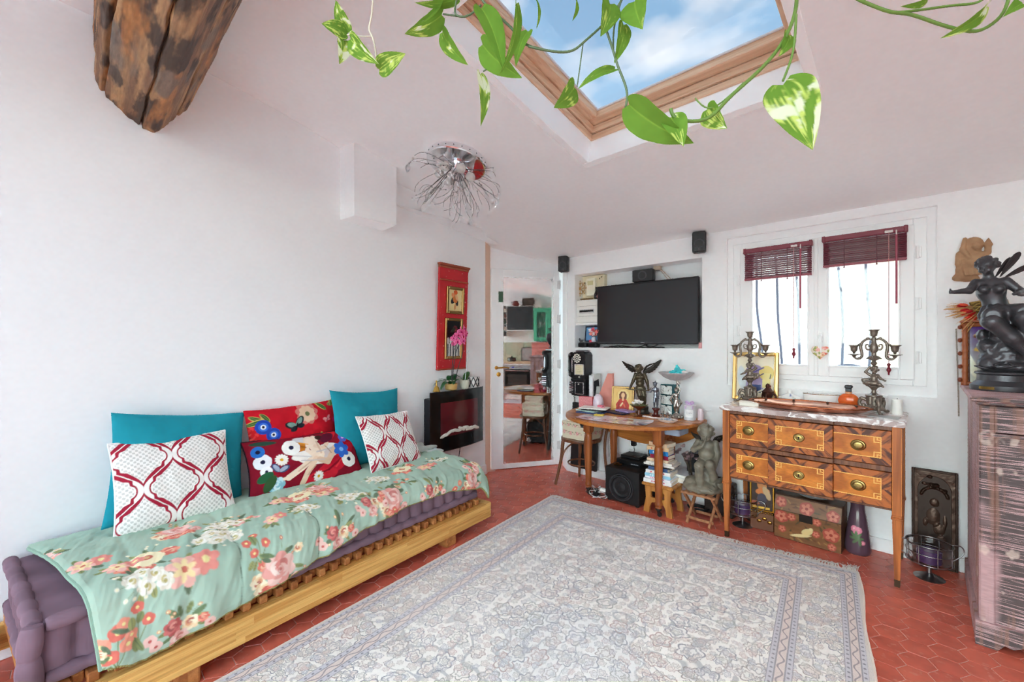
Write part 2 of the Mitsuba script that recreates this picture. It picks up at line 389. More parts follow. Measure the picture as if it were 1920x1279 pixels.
pine = lambda ax: (lambda p, n, uv: mix((0.72, 0.50, 0.34), (0.60, 0.37, 0.23), smoothstep(0.35, 0.75, fbm((wS(p) if ax else wD(p)) * 3, (wD(p) if ax else wS(p)) * 60, p.z * 60, 3))))
bsdf('pine_across', **tex(pine(1), 0.4, specular=0.4)); bsdf('pine_along', **tex(pine(0), 0.4, specular=0.4))
def roof_window(name, h, label):
    s0, s1, d0, d1 = h
    sl = math.atan2(float(zc(d1) - zc(d0)), d1 - d0); L = (d1 - d0) / math.cos(sl)
    at(Wt(s0, d0, float(zc(d0))) @ Rx(-sl) @ M4(np.array([[1, 0, 0], [0, -1, 0], [0, 0, 1.0]])))   # x across, y up the slope, z out through the roof
    g = group_root(name, label); W_ = s1 - s0
    def frame(i0, i1, z0, z1):   # four bars between the insets i0 and i1: across (2), along (2)
        return ([bx(i0, W_ - i0, i0, i1, z0, z1), bx(i0, W_ - i0, L - i1, L - i0, z0, z1)], [bx(i0, i1, i1, L - i1, z0, z1), bx(W_ - i1, W_ - i0, i1, L - i1, z0, z1)])
    a, b = frame(-0.05, 0.0, -0.001, 0.155)
    part(g, 'reveal', cat(a + b), 'reveal_paint', smooth=False)
    for i0, i1, z0, z1, nm in ((-0.03, 0.012, 0.155, 0.192, 'frame'), (-0.03, 0.022, 0.198, 0.245, 'frame'), (0.012, 0.078, 0.250, 0.300, 'sash')):
        a, b = frame(i0, i1, z0, z1)
        for m in a: part(g, nm + '_rail', m, 'pine_across', smooth=False)
        for m in b: part(g, nm + '_stile', m, 'pine_along', smooth=False)
    a, b = frame(-0.03, 0.03, 0.188, 0.254); part(g, 'gasket', cat([mv(m, Tr(0, 0, 0)) for m in frame(-0.03, 0.004, 0.19, 0.25)[0] + frame(-0.03, 0.004, 0.19, 0.25)[1]]), 'matte', (60, 45, 38), smooth=False)
    a, b = frame(0.076, 0.088, 0.292, 0.304); part(g, 'glazing_bead', cat(a + b), 'matte', (215, 215, 218), smooth=False)
    part(g, 'pane', tri([[0.07, 0.07, 0.298], [W_ - 0.07, 0.07, 0.298], [W_ - 0.07, L - 0.07, 0.298], [0.07, L - 0.07, 0.298]], [[0, 2, 1], [0, 3, 2]]), 'roof_glass' if d0 < 3 else 'thin_glass', smooth=False)
    a, b = frame(-0.12, 0.02, 0.245, 0.34); part(g, 'flashing', cat([bx(-0.12, W_ + 0.12, -0.12, -0.03, 0.16, 0.31), bx(-0.12, W_ + 0.12, L + 0.03, L + 0.12, 0.16, 0.31), bx(-0.12, -0.03, -0.03, L + 0.03, 0.16, 0.31), bx(W_ + 0.03, W_ + 0.12, -0.03, L + 0.03, 0.16, 0.31)]), 'matte', (90, 92, 95), smooth=False)
roof_window('window_2', HOLES[0], 'pine roof window in the sloping ceiling showing blue sky')
for i_, nm_ in enumerate(('first', 'second', 'third')): roof_window('window_%d' % (3, 5, 6)[i_], HOLES[1 + i_], nm_ + ' roof window from the left behind the camera')

# --- walls
import manifold3d as m3
def solid(*b): return m3.Manifold.cube([b[1] - b[0], b[3] - b[2], b[5] - b[4]]).translate([b[0], b[2], b[4]])
at(np.eye(4))
struct('wall_left', bx(-3.0, -2.84, -2.3, 3.39, -0.05, 3.1, 0), 'wall_paint', smooth=False, label='white plaster wall behind the daybed')
at(Wt(0, 0))
wall = solid(-2.757, 2.4, 0, 0.36, -0.05, 2.5) - solid(-2.65, -1.352, -0.1, 0.19, 1.307, 2.068) - solid(-1.157, 0.04, -0.1, 0.03, 1.016, 2.19) - solid(-1.118, -0.004, 0, 0.5, 1.08, 2.137)
wall = wall - solid(0.83, 2.0, -0.1, 0.025, 0.9, 2.19)
struct('wall_window', wall, 'wall_paint', smooth=False, label='white plaster wall with the window and the television niche')
struct('wall_right', bx(2.2, 2.36, -5.6, 0.3, -0.05, 3.1, 0), 'wall_paint', smooth=False, label='white kitchen wall seen in the mirror')
struct('wall_back', (solid(-3.8, 2.4, -5.6, -5.45, -0.05, 3.1) - solid(-1.8, 1.9, -5.7, -5.4, 0.1, 2.7)), 'wall_paint', smooth=False, label='wall behind the camera with a wide terrace opening')
g = group_root('window_4', 'wide terrace door frame behind the camera')
for x in (-1.77, -0.55, 0.65, 1.87): part(g, 'mullion', bx(x - 0.03, x + 0.03, -5.56, -5.49, 0.1, 2.7), 'white_paint', smooth=False)
# skirting boards
at(Wt(0, 0)); struct('baseboard_window', bx(-2.75, 2.2, -0.014, 0.0, 0.0, 0.085, 0.003), 'white_paint', smooth=False, label='low white skirting board under the window')
at(np.eye(4)); struct('baseboard_left', bx(-2.84, -2.826, -2.2, 3.392, 0.0, 0.10, 0.003), 'white_paint', smooth=False, label='white skirting board of the left wall')
# boxed pipe and the sloping cove along the left wall
struct('trim_1', tri([[-2.86, 1.75, 2.245], [-2.665, 1.751, 2.245], [-2.627, 2.085, 2.245], [-2.86, 2.122, 2.245], [-2.86, 1.75, 2.9], [-2.665, 1.751, 2.9], [-2.627, 2.085, 2.9], [-2.86, 2.122, 2.9]],
       [[0, 2, 1], [0, 3, 2], [0, 1, 5], [0, 5, 4], [1, 2, 6], [1, 6, 5], [2, 3, 7], [2, 7, 6], [3, 0, 4], [3, 4, 7], [4, 5, 6], [4, 6, 7]]), 'wall_paint', smooth=False, label='white boxed-in pipe casing hanging from the ceiling')
struct('trim_2', tri([[-2.85, 2.08, 2.49], [-2.85, 3.395, 2.396], [-2.84, 2.08, 2.69], [-2.665, 3.193, 2.455], [-2.629, 3.564, 2.372], [-2.78, 3.62, 2.372], [-2.95, 3.45, 2.60], [-2.95, 2.08, 2.80]],
       [[0, 1, 3], [0, 3, 2], [1, 4, 3], [1, 5, 4], [0, 6, 1], [0, 7, 6], [2, 3, 7], [3, 6, 7], [3, 4, 6], [4, 5, 6]]), 'wall_paint', smooth=False, label='sloping plaster cove between left wall and ceiling')

# --- the hewn beam that runs into the left wall
bq = np.array([(0.455, 2.95), (0.462, 2.62), (0.495, 2.565), (0.64, 2.458), (0.69, 2.452), (0.83, 2.64), (0.858, 2.70), (0.875, 2.95)]); bl = np.r_[0, np.cumsum(np.linalg.norm(np.diff(bq, axis=0), axis=1))]
bpts = np.stack([np.interp(np.linspace(0, bl[-1], 140), bl, bq[:, k]) for k in (0, 1)], 1)
def beam_fn(a, b):
    i = np.clip(b * (len(bpts) - 1), 0, len(bpts) - 1.001).astype(int); t = b * (len(bpts) - 1) - i
    q = bpts[i] * (1 - t[:, None]) + bpts[i + 1] * t[:, None]
    x = -2.92 + 3.3 * a; c = np.array([0.67, 2.75])
    P3 = np.stack([x * 1.6, q[:, 0] * 7, q[:, 1] * 7], 1)
    w = 1 + 0.10 * (meshkit.fbm(P3, 4, 5) - 0.5) + 0.06 * (meshkit.fbm(P3 * [3, 5, 5], 3, 9) - 0.5)
    for cx, wd, dp in ((0.33, 0.007, 0.26), (0.47, 0.004, 0.10), (0.66, 0.005, 0.14), (0.82, 0.005, 0.12)):      # splits along the grain
        e = b - cx - 0.05 * (meshkit.fbm(np.stack([x * 2.2, x * 0 + cx * 31, x * 0], 1), 3, 2) - 0.5)
        w -= dp * np.exp(-(e / wd) ** 2) * np.clip(meshkit.fbm(np.stack([x * 1.5, x * 0, x * 0 + cx * 9], 1), 2, 4) * 2.4 - 0.35, 0, 1)
    q = c + (q - c) * w[:, None]
    yy = q[:, 0] - 0.138 * (x + 2.84)
    return np.stack([x, yy, q[:, 1]], 1)
bm, buv = grid(300, 260, beam_fn)
def beam_tex(p, n, uv):
    y = p.y + 0.138 * (p.x + 2.84)
    g = fbm(p.x * 1.4, y * 26, p.z * 26, 4); h = fbm(p.x * 5.5 + 7, y * 19, p.z * 19, 5); k = fbm(p.x * 30, y * 160, p.z * 160, 2)
    c = mix((0.46, 0.25, 0.115), (0.23, 0.115, 0.06), smoothstep(0.38, 0.62, g))
    c = mix(c, (0.045, 0.026, 0.02), smoothstep(0.47, 0.63, h) * 0.9)
    c = mix(c, (0.56, 0.22, 0.06), smoothstep(0.52, 0.70, fbm(p.x * 4 + 9, y * 13, p.z * 13 + 2, 4)) * 0.7)
    c = mix(c, (0.19, 0.15, 0.125), smoothstep(0.57, 0.72, fbm(p.x * 4 + 3, y * 9, p.z * 9 + 5, 3)) * 0.8)
    return c * (0.60 + 0.40 * k)
scene['beam_wood'] = {'type': 'twosided', 'bsdf': {'type': 'bumpmap', 'arbitrary': proc(lambda p, n, uv: fbm(p.x * 14, (p.y + 0.138 * p.x) * 90, p.z * 90, 3), 2e-3), 'scale': 0.006, 'bsdf': {'type': 'principled', **tex(beam_tex, 0.55, specular=0.35)}}}
at(np.eye(4)); struct('ceiling_beam', bm, 'beam_wood', smooth=True, label='rough hewn brown timber beam with splits, running into the left wall')

# --- diagonal corner with the mirrored door
DO = np.array([-2.871, 3.521, 0.0]); DX = np.array([0.607, 0.795, 0]); DX /= np.linalg.norm(DX); DY = np.array([-DX[1], DX[0], 0])
DOOR = M4(np.stack([DX, DY, [0, 0, 1.0]], 1), DO)
at(DOOR)
struct('wall_door', cat([bx(-0.16, 0.99, 0.03, 0.14, 2.152, 2.6, 0), bx(-0.16, 0.99, 0.12, 0.2, -0.05, 2.3, 0)]), 'wall_paint', smooth=False, label='short diagonal wall above the mirrored door')
at(np.eye(4))
jm = sg.Polygon([(-2.838, 3.385), (-2.880, 3.515), (-2.98, 3.515), (-2.98, 3.385)])
struct('trim_3', ext(jm, 0.0, 2.6), 'matte', nz((222, 190, 170), 0.08, 6), smooth=False, label='pinkish bare jamb strip left of the mirrored door')
pA, pB = PW(-2.905, -0.125), PW(-2.745, 0.012)
struct('trim_4', ext(sg.Polygon([pA[:2], pB[:2], (pB + 0.1 * NW)[:2], (pA + 0.14 * NW)[:2]]), 0.0, 2.6), 'white_paint', smooth=False, label='white door frame post carrying the hinges')
at(DOOR)
dg = group_root('door_1', 'white door with a full-length mirror, ajar in the far corner', )
part(dg, 'leaf', ring(0.0, 0.775, 0.008, 2.145, 0.075, -0.004, 0.034, 0.004), 'white_paint', smooth=False)
part(dg, 'mirror_bed', bx(0.06, 0.72, 0.004, 0.026, 0.03, 2.1, 0), 'white_paint', smooth=False)
part(dg, 'panel_strip', cat([bx(0.0, 0.131, -0.008, 0.0, 0.008, 2.145, 0.002), bx(0.703, 0.775, -0.008, 0.0, 0.008, 2.145, 0.002), bx(0.131, 0.703, -0.008, 0.0, 2.060, 2.145, 0.002), bx(0.131, 0.703, -0.008, 0.0, 0.008, 0.062, 0.002)]), 'white_paint', smooth=False)
part(dg, 'mirror', bx(0.131, 0.703, -0.011, -0.004, 0.062, 2.060, 0.0015), 'mirror_glass', smooth=False, label='tall mirror pane')
for x, z in ((0.15, 0.072), (0.688, 0.072), (0.688, 2.05)): part(dg, 'mirror_clip', lathe([(0, -0.006), (0.011, -0.005), (0.012, 0), (0.009, 0.006), (0, 0.007)], 12), 'chrome', M=DOOR @ Tr(x, -0.012, z) @ Rx(PI / 2))
brass = (196, 150, 70)
part(dg, 'handle', cat([tube(sp([(0.055, -0.01, 1.09), (0.055, -0.05, 1.09), (0.075, -0.058, 1.092), (0.13, -0.058, 1.094), (0.185, -0.056, 1.088)], 20), np.r_[np.linspace(0.008, 0.009, 10), np.linspace(0.009, 0.006, 10)], 10), lathe([(0, -0.004), (0.02, -0.004), (0.02, 0.0), (0, 0.001)], 16).apply_transform(Tr(0.055, -0.01, 1.09) @ Rx(PI / 2))]), 'metal', brass, label='brass lever handle')
part(dg, 'lock_rosette', cat([mv(lathe([(0, 0.006), (0.012, 0.006), (0.022, 0.003), (0.024, 0), (0, 0)], 20), Rx(PI / 2)), bx(-0.003, 0.003, -0.008, 0, -0.03, -0.004)]).apply_transform(Tr(0.079, -0.009, 1.02)), 'metal', brass, label='brass keyhole rosette')
pz = Paint(np.zeros((1, 2)), (0, 0, 0))
part(dg, 'sticker', bx(0.078, 0.128, -0.0105, -0.0075, 1.79, 1.905, 0), 'satin', lambda v: Paint(v[:, [0, 2]], (60, 92, 70)).ell(0.103, 1.83, 0.02, 0.03, 0.4, (190, 90, 50)).c, smooth=False)
for z in (0.22, 0.62, 1.12, 1.62, 2.0): part(dg, 'hinge', cat([rod((0.785, -0.012, z - 0.05), (0.785, -0.012, z + 0.05), 0.007), bx(0.75, 0.785, -0.014, -0.006, z - 0.045, z + 0.045)]), 'satin', (205, 205, 205))

# --- the window
at(Wt(0, 0))
wg = group_root('window_1', 'white two-leaf window behind the commode')
part(wg, 'frame', ring(-1.118, -0.004, 1.08, 2.137, 0.062, 0.03, 0.10, 0.004), 'white_paint', smooth=False)
for k, (a, b, ga, gb) in enumerate(((-1.066, -0.571, -0.979, -0.616), (-0.566, -0.058, -0.498, -0.132))):
    sk = part(wg, 'sash', cat([bx(a, ga, 0.016, 0.075, 1.117, 2.10, 0.006), bx(gb, b, 0.016, 0.075, 1.117, 2.10, 0.006), bx(ga, gb, 0.016, 0.075, 1.117, 1.192, 0.006), bx(ga, gb, 0.016, 0.075, 2.02, 2.10, 0.006),
                               ring(ga - 0.008, gb + 0.008, 1.184, 2.03, 0.012, 0.010, 0.05, 0.004)]), 'white_paint', smooth=False)
    part(sk, 'pane', tri([[ga, 0.055, 1.19], [gb, 0.055, 1.19], [gb, 0.055, 2.025], [ga, 0.055, 2.025]], [[0, 1, 2], [0, 2, 3]]), 'thin_glass', smooth=False)
    for z in ((1.26, 1.6, 1.92) if k else (1.45, 1.85)):
        x = b + 0.012 if k else a - 0.012
        part(sk, 'hinge', cat([rod((x, 0.012, z - 0.04), (x, 0.012, z + 0.04), 0.008), bx(x - 0.004, x + 0.018, 0.01, 0.02, z - 0.035, z + 0.035)]), 'white_paint')
part(wg, 'meeting_strip', bx(-0.581, -0.556, 0.006, 0.02, 1.12, 2.098, 0.004), 'white_paint', smooth=False)
part(wg, 'window_handle', cat([bx(-0.553, -0.527, -0.004, 0.018, 1.36, 1.43, 0.005), tube(sp([(-0.54, 0.0, 1.405), (-0.54, -0.03, 1.405), (-0.541, -0.04, 1.38), (-0.545, -0.04, 1.28)], 16), 0.0095, 10)]), 'white_paint')
# outside: wrought iron window guard, parapet and the sunlit courtyard walls
at(Wt(0, 0))
gd = thing('window_guard', 'wrought iron bars bulging outside behind the two window panes', 'window guard')
for i, (x, t) in enumerate(((-1.02, 0.03), (-0.88, 0.035), (-0.74, 0.02), (-0.47, 0.02), (-0.31, 0.01), (-0.12, 0.01))):
    z = np.linspace(1.10, 2.12, 22)
    part(gd, 'bar', tube(np.stack([x + t * (2.0 - z) + 0.008 * np.sin(z * 7 + i), 0.27 + 0.10 * np.exp(-((z - 1.3) / 0.3) ** 2), z], 1), 0.009, 8), 'satin', (92, 96, 112))
for z in (1.16, 2.08): part(gd, 'cross_rail', bx(-1.1, -0.02, 0.26, 0.275, z - 0.008, z + 0.008), 'satin', (92, 96, 112), smooth=False)
part(gd, 'scroll', tube(sp([(-0.52, 0.36, 1.17), (-0.42, 0.37, 1.19), (-0.33, 0.36, 1.165), (-0.30, 0.36, 1.13)], 16), 0.008, 8), 'satin', (92, 96, 112))
at(Wt(0, 0))
bd = thing('courtyard_building', 'pale sunlit rendered building across the courtyard behind the window bars', 'building')
part(bd, 'wall', cat([bx(-9, 5, 4.0, 4.3, -3, 2.6, 0)]), 'matte', nz((246, 243, 232), 0.05, 1), smooth=False)
part(bd, 'gable', plate([(-0.42, -1), (-0.05, -1), (0.0, 2.45), (-0.2, 2.6), (-0.5, 2.5)], 2.6, 2.9), 'matte', nz((240, 222, 178), 0.1, 3), smooth=False)
for x in (-3.6, -3.1, -2.6, -2.1): part(bd, 'window_shutter', bx(x, x + 0.25, 3.95, 4.02, 1.62, 1.85), 'matte', (190, 196, 205), smooth=False)
part(bd, 'coping', bx(-9, 5, 3.9, 4.35, 2.6, 2.68), 'matte', (210, 208, 204), smooth=False)
at(Wt(0, 0)); struct('terrace_ground', cat([bx(-12, 8, 0.4, 14, -3.2, -3.1, 0), bx(-12, 10, -16, -5.6, -0.3, -0.1, 0)]), 'matte', (205, 202, 196), smooth=False, label='pale paving outside')
# ================================================================ rug
RX0, RX1, RY0, RY1 = -1.955, 0.152, 0.10, 3.215
def star(x, y, cell, seed, n_lo=5, n_hi=8):
    """nearest flower of a jittered grid: (radius in cells, petal-modulated radius, random of the cell)"""
    X, Y = x / cell, y / cell
    best, mod, rnd = mi.Float(9), mi.Float(9), mi.Float(0)
    for a in (-1, 0, 1):
        for b in (-1, 0, 1):
            cx, cy = dr.floor(X) + a, dr.floor(Y) + b
            qx, qy = X - (cx + 0.2 + 0.6 * cell_rand(cx, cy, seed)), Y - (cy + 0.2 + 0.6 * cell_rand(cx, cy, seed + 1))
            q = cell_rand(cx, cy, seed + 2)
            d = dr.sqrt(qx * qx + qy * qy); n = dr.floor(n_lo + (n_hi - n_lo) * q)
            m = d / (0.34 + 0.16 * cell_rand(cx, cy, seed + 3)) * (1.38 - 0.42 * dr.abs(dr.cos(dr.atan2(qy, qx) * n * 0.5 + q * 6)))
            near = m < mod
            best, mod, rnd = dr.select(near, d, best), dr.minimum(m, mod), dr.select(near, q, rnd)
    return best, mod, rnd
def pick(r, cols):
    c = mi.Color3f(cols[0])
    for i in range(1, len(cols)): c = dr.select(r > i / len(cols), mi.Color3f(cols[i]), c)
    return c
LINE = [(0.25, 0.26, 0.30), (0.31, 0.26, 0.24), (0.40, 0.26, 0.24), (0.29, 0.30, 0.27), (0.20, 0.21, 0.26)]
FILL = [(0.68, 0.67, 0.70), (0.72, 0.60, 0.56), (0.72, 0.69, 0.64), (0.62, 0.63, 0.67), (0.75, 0.67, 0.61)]
def rug_fn(p, n, uv):
    x, y = p.x, p.y
    w1, w2 = noise(x * 5, y * 5, 1), noise(x * 5, y * 5, 7)
    xx, yy = x + 0.05 * (w1 - 0.5), y + 0.05 * (w2 - 0.5)
    ex = dr.minimum(x - RX0, RX1 - x); ey = dr.minimum(y - RY0, RY1 - y); e = dr.minimum(ex, ey)
    al = dr.select(ex < ey, y, x)
    base = mi.Color3f(0.90, 0.87, 0.82)
    def vines(c, fr, wd, col):
        v = fbm(xx * fr + 5, yy * fr, 3.3, 2)
        m = dr.maximum(1 - smoothstep(wd * 0.5, wd, dr.abs(v - 0.44)), 1 - smoothstep(wd * 0.5, wd, dr.abs(v - 0.58)))
        return mix(c, col, m * 0.75)
    def flowers(c, cell, seed, amt, lines, fills):
        d, m, r = star(xx, yy, cell, seed)
        c = mix(c, pick(r, fills), (1 - smoothstep(0.9, 1.0, m)) * amt)
        o = (1 - smoothstep(0.04, 0.11, dr.abs(m - 0.95))) + (1 - smoothstep(0.04, 0.12, dr.abs(m - 0.50))) * 0.7
        return mix(c, pick(r * 7.13 - dr.floor(r * 7.13), lines), dr.minimum(o, 1) * 0.9)
    field = vines(base, 6.5, 0.014, (0.40, 0.41, 0.42))
    field = flowers(field, 0.105, 21, 0.22, LINE, FILL)
    field = flowers(field, 0.040, 11, 0.40, LINE, FILL) * (0.96 + 0.08 * w1)
    # centre medallion
    mx, my = x + 0.90, y - 1.62
    md = dr.maximum(dr.abs(mx) * 0.87 + dr.abs(my) * 0.5, dr.abs(my))
    mo = 0.30 + 0.025 * dr.cos(dr.atan2(my, mx) * 12)
    field = mix(field, mi.Color3f(0.30, 0.32, 0.36), (1 - smoothstep(0.003, 0.007, dr.abs(md - mo))) * 0.45)
    field = mix(field, field * mi.Color3f(0.93, 0.96, 1.0), 1 - smoothstep(mo - 0.005, mo, md))
    # borders: guard, main, guard, field
    gd = mi.Color3f(0.57, 0.50, 0.49)
    k = al / 0.031; kf = dr.abs(k - dr.floor(k) - 0.5)
    def guard(a, b):
        t = (e - a) / (b - a)
        st = dr.select((t > 0.30) & (t < 0.70), mi.Color3f(0.72, 0.62, 0.58), mi.Color3f(0.58, 0.56, 0.60))
        wave = dr.abs(t - 0.5 - 0.11 * dr.sin(al * 70))
        st = mix(st, (0.30, 0.25, 0.27), (1 - smoothstep(0.02, 0.06, wave)) * 0.9)
        dots = dr.sqrt(dr.square((dr.abs(t - 0.5) - 0.34) * (b - a)) + dr.square(kf * 0.031))
        st = mix(st, (0.24, 0.23, 0.27), 1 - smoothstep(0.004, 0.007, dots))
        l = dr.minimum(dr.minimum(dr.abs(t), dr.abs(t - 1)), dr.minimum(dr.abs(t - 0.29), dr.abs(t - 0.71)))
        return mix(st, (0.27, 0.25, 0.28), (1 - smoothstep(0.015, 0.05, l)) * 0.85)
    main = flowers(flowers(vines(base * 0.96, 9.0, 0.02, (0.42, 0.39, 0.39)), 0.085, 51, 0.4, LINE, FILL), 0.042, 41, 0.6, LINE, FILL)
    c = dr.select(e > 0.352, field, dr.select(e > 0.262, guard(0.262, 0.352), dr.select(e > 0.092, main, guard(0.012, 0.092))))
    c = dr.select(e < 0.014, mi.Color3f(0.66, 0.61, 0.57), c)
    worn = smoothstep(0.5, 0.75, fbm(x * 1.3, y * 1.3, 9, 3))
    c = mix(c, base, 0.08 + 0.14 * worn)
    st = 1 - smoothstep(0.03, 0.12, dr.sqrt(dr.square(x + 1.12) + dr.square(y - 2.55)) + 0.06 * fbm(x * 25, y * 25, 1, 2))
    return c * (1 - 0.25 * st) * (0.92 + 0.16 * noise(x * 420, y * 420, 0))
scene['rug_pile'] = {'type': 'twosided', 'bsdf': {'type': 'principled', **tex(rug_fn, 0.95, specular=0.1, sheen=0.2)}}
at(np.eye(4))
rg = thing('rug', 'large faded cream oriental rug with fine floral pattern and fringe on the tiled floor', 'rug')
def rug_edge(a, b):
    x = RX0 + (RX1 - RX0) * a; y = RY0 + (RY1 - RY0) * b
    x = x + np.where(a > 0.5, 1, 0.3) * 0.006 * np.sin(y * 9) * np.abs(a - 0.5) * 2; y = y + 0.010 * np.sin(x * 5 + 1) * b - 0.012 * b * np.sin((x - RX0) / (RX1 - RX0) * PI)
    return np.stack([x, y, 0.0085 + 0.0008 * np.sin(x * 13) * np.sin(y * 11)], 1)
m, _ = grid(40, 60, rug_edge); part(rg, 'pile', m, 'rug_pile', smooth=True)
ed = [rug_edge(np.full(80, a), np.linspace(0, 1, 80)) - [0, 0, 0.004] for a in (0, 1)] + [rug_edge(np.linspace(0, 1, 80), np.full(80, 1.0)) - [0, 0, 0.004]]
for q, w in zip(ed, (0.0045, 0.006, 0.0045)): part(rg, 'binding', tube(q, w, 6), 'cloth', nz((226, 214, 203), 0.15, 60))
fr = []
r = np.random.default_rng(3)
for i in range(640):
    a = (i + r.random()) / 640; p0 = rug_edge(np.array([a]), np.array([1.0]))[0]; L_ = 0.055 + 0.025 * r.random() + (0.04 if i > 628 else 0)
    dx = r.normal(0, 0.014) + 0.006 * math.sin(i * 0.11)
    fr.append(tube([p0 - [0, 0, 0.004], p0 + [dx * 0.5, L_ * 0.55, -0.003 + 0.003 * r.random()], p0 + [dx * 1.4, L_, -0.006]], [0.0026, 0.0022, 0.0012], 4, False))
part(rg, 'fringe', cat(fr), 'cloth', nz((228, 222, 214), 0.25, 90), kind='stuff', smooth=True)

# ================================================================ daybed of pale wood slats
def oak(axis, c1, c2, stave=0.0):
    def fn(p, n, uv):
        l, q = (p.y, p.x) if axis == 'y' else (p.x, p.y)
        j = dr.floor(p.z / 0.036 + 0.3); t = cell_rand(dr.floor(l / 0.42 + cell_rand(j, 3) * 7), j, 5) if stave else cell_rand(dr.floor(p.y / 0.03475), 2, 1)
        g = fbm(l * 4 + t * 20, q * 70, p.z * 70 + t * 9, 3)
        return mix(c1, c2, smoothstep(0.25, 0.8, g * 0.75 + t * 0.4)) * (0.9 + 0.2 * noise(l * 12, q * 300, p.z * 300))
    return fn
bsdf('oak_rail', **tex(oak('y', (0.72, 0.42, 0.13), (0.54, 0.25, 0.06), 1), 0.42, specular=0.28))
bsdf('oak_slat', **tex(oak('x', (0.48, 0.20, 0.065), (0.30, 0.10, 0.03)), 0.42, specular=0.3))
db = thing('daybed_frame', 'low honey-coloured wooden slatted daybed frame along the left wall', 'bed frame')
part(db, 'front_rail', bx(-2.030, -2.0, 0.10, 2.452, 0.068, 0.178, 0.004), 'oak_rail', smooth=False)
part(db, 'ledge', bx(-2.075, -2.031, 0.12, 2.44, 0.10, 0.1755, 0.002), 'oak_rail', smooth=False)
part(db, 'end_rail', bx(-2.80, -2.031, 2.425, 2.452, 0.09, 0.178, 0.003), 'oak_rail', smooth=False)
part(db, 'end_rail', bx(-2.80, -2.031, 0.10, 0.119, 0.09, 0.178, 0.003), 'oak_rail', smooth=False)
part(db, 'back_rail', bx(-2.80, -2.77, 0.12, 2.424, 0.068, 0.178, 0.003), 'oak_rail', smooth=False)
for k in range(-8, 25):
    y = 0.747 + 0.0695 * k
    if 0.13 < y < 2.41: part(db, 'slat', bx(-2.79, -2.042, y - 0.0165, y + 0.0165, 0.176, 0.214, 0.004), 'oak_slat', smooth=False)
    y += 0.03475
    if 0.13 < y < 2.41: part(db, 'slat', bx(-2.79, -2.078, y - 0.0165, y + 0.0165, 0.176, 0.214, 0.004), 'oak_slat', smooth=False)
for y in (0.59, 2.05):
    part(db, 'foot', bx(-2.09, -2.012, y - 0.045, y + 0.045, 0.0, 0.067, 0.004), 'oak_slat', smooth=False)
    part(db, 'foot', bx(-2.78, -2.70, y - 0.045, y + 0.045, 0.0, 0.067, 0.004), 'oak_slat', smooth=False)
    part(db, 'foot_bearer', bx(-2.70, -2.12, y + 0.05, y + 0.13, 0.0, 0.066, 0.004), 'oak_slat', smooth=False)

# ================================================================ purple tufted mattress
mt = thing('mattress', 'mauve velvet tufted floor mattress with rolled edges on the slatted daybed', 'mattress')
X0, X1, Y0, Y1, Z0, Z1 = -2.815, -2.072, 0.19, 2.385, 0.217, 0.432
b = Blob(0.011, (X0 - 0.06, Y0 - 0.07, Z0 - 0.04), (X1 + 0.07, Y1 + 0.07, Z1 + 0.06)).box((X0 + 0.01, Y0 + 0.01, Z0), (X1 - 0.012, Y1 - 0.01, Z1), r=0.03)
m = b.mesh(); v = m.vertices
per = 0.098
def tuft(v):
    fx = np.clip((v[:, 0] - (X1 - 0.05)) / 0.03, 0, 1); fy = np.clip(((Y0 + 0.05) - v[:, 1]) / 0.03, 0, 1)
    h = np.clip(np.sin((v[:, 2] - Z0) / (Z1 - Z0) * PI), 0, 1) ** 0.6
    return fx, fy, h
fx, fy, h = tuft(v)
v[:, 0] += fx * h * (0.030 * np.abs(np.sin(v[:, 1] / per * PI)) ** 0.6 - 0.014)
v[:, 1] -= fy * h * (0.030 * np.abs(np.sin(v[:, 0] / per * PI)) ** 0.6 - 0.014)
v += 0.004 * (meshkit.fbm(v * 18, 3, 1)[:, None] - 0.5)
velvet = nz((122, 98, 110), 0.45, 9, 2)
part(mt, 'body', m, 'cloth', velvet, smooth=True)
def roll(pts, name='edge_roll', n=300, r0=0.024):
    q = sp(pts, n) if len(pts) > 2 else np.linspace(pts[0], pts[1], n)
    s = np.r_[0, np.cumsum(np.linalg.norm(np.diff(q, axis=0), axis=1))]
    rr = r0 * (0.80 + 0.28 * np.abs(np.sin(s / per * PI)) ** 0.5) * (1 + 0.12 * (meshkit.fbm(q * 16, 2, 6) - 0.5))
    q = q + 0.006 * (meshkit.fbm(q * 7, 2, 3)[:, None] - 0.5)
    part(mt, name, tube(q, rr, 14), 'cloth', velvet, smooth=True)
for z in (Z0 + 0.026, Z1 - 0.012):
    roll([(X1 - 0.005, Y0 + 0.03, z), (X1 - 0.005, Y1 - 0.03, z)])
    roll([(X1 - 0.02, Y0 + 0.005, z), (X0 + 0.02, Y0 + 0.005, z)], n=120)
    roll([(X1 - 0.02, Y1 - 0.005, z), (X0 + 0.02, Y1 - 0.005, z)], n=120)
roll([(X1 - 0.002, Y0 + 0.0, Z0 + 0.02), (X1 + 0.008, Y0 - 0.008, (Z0 + Z1) / 2), (X1 - 0.002, Y0, Z1)], n=40, r0=0.03)
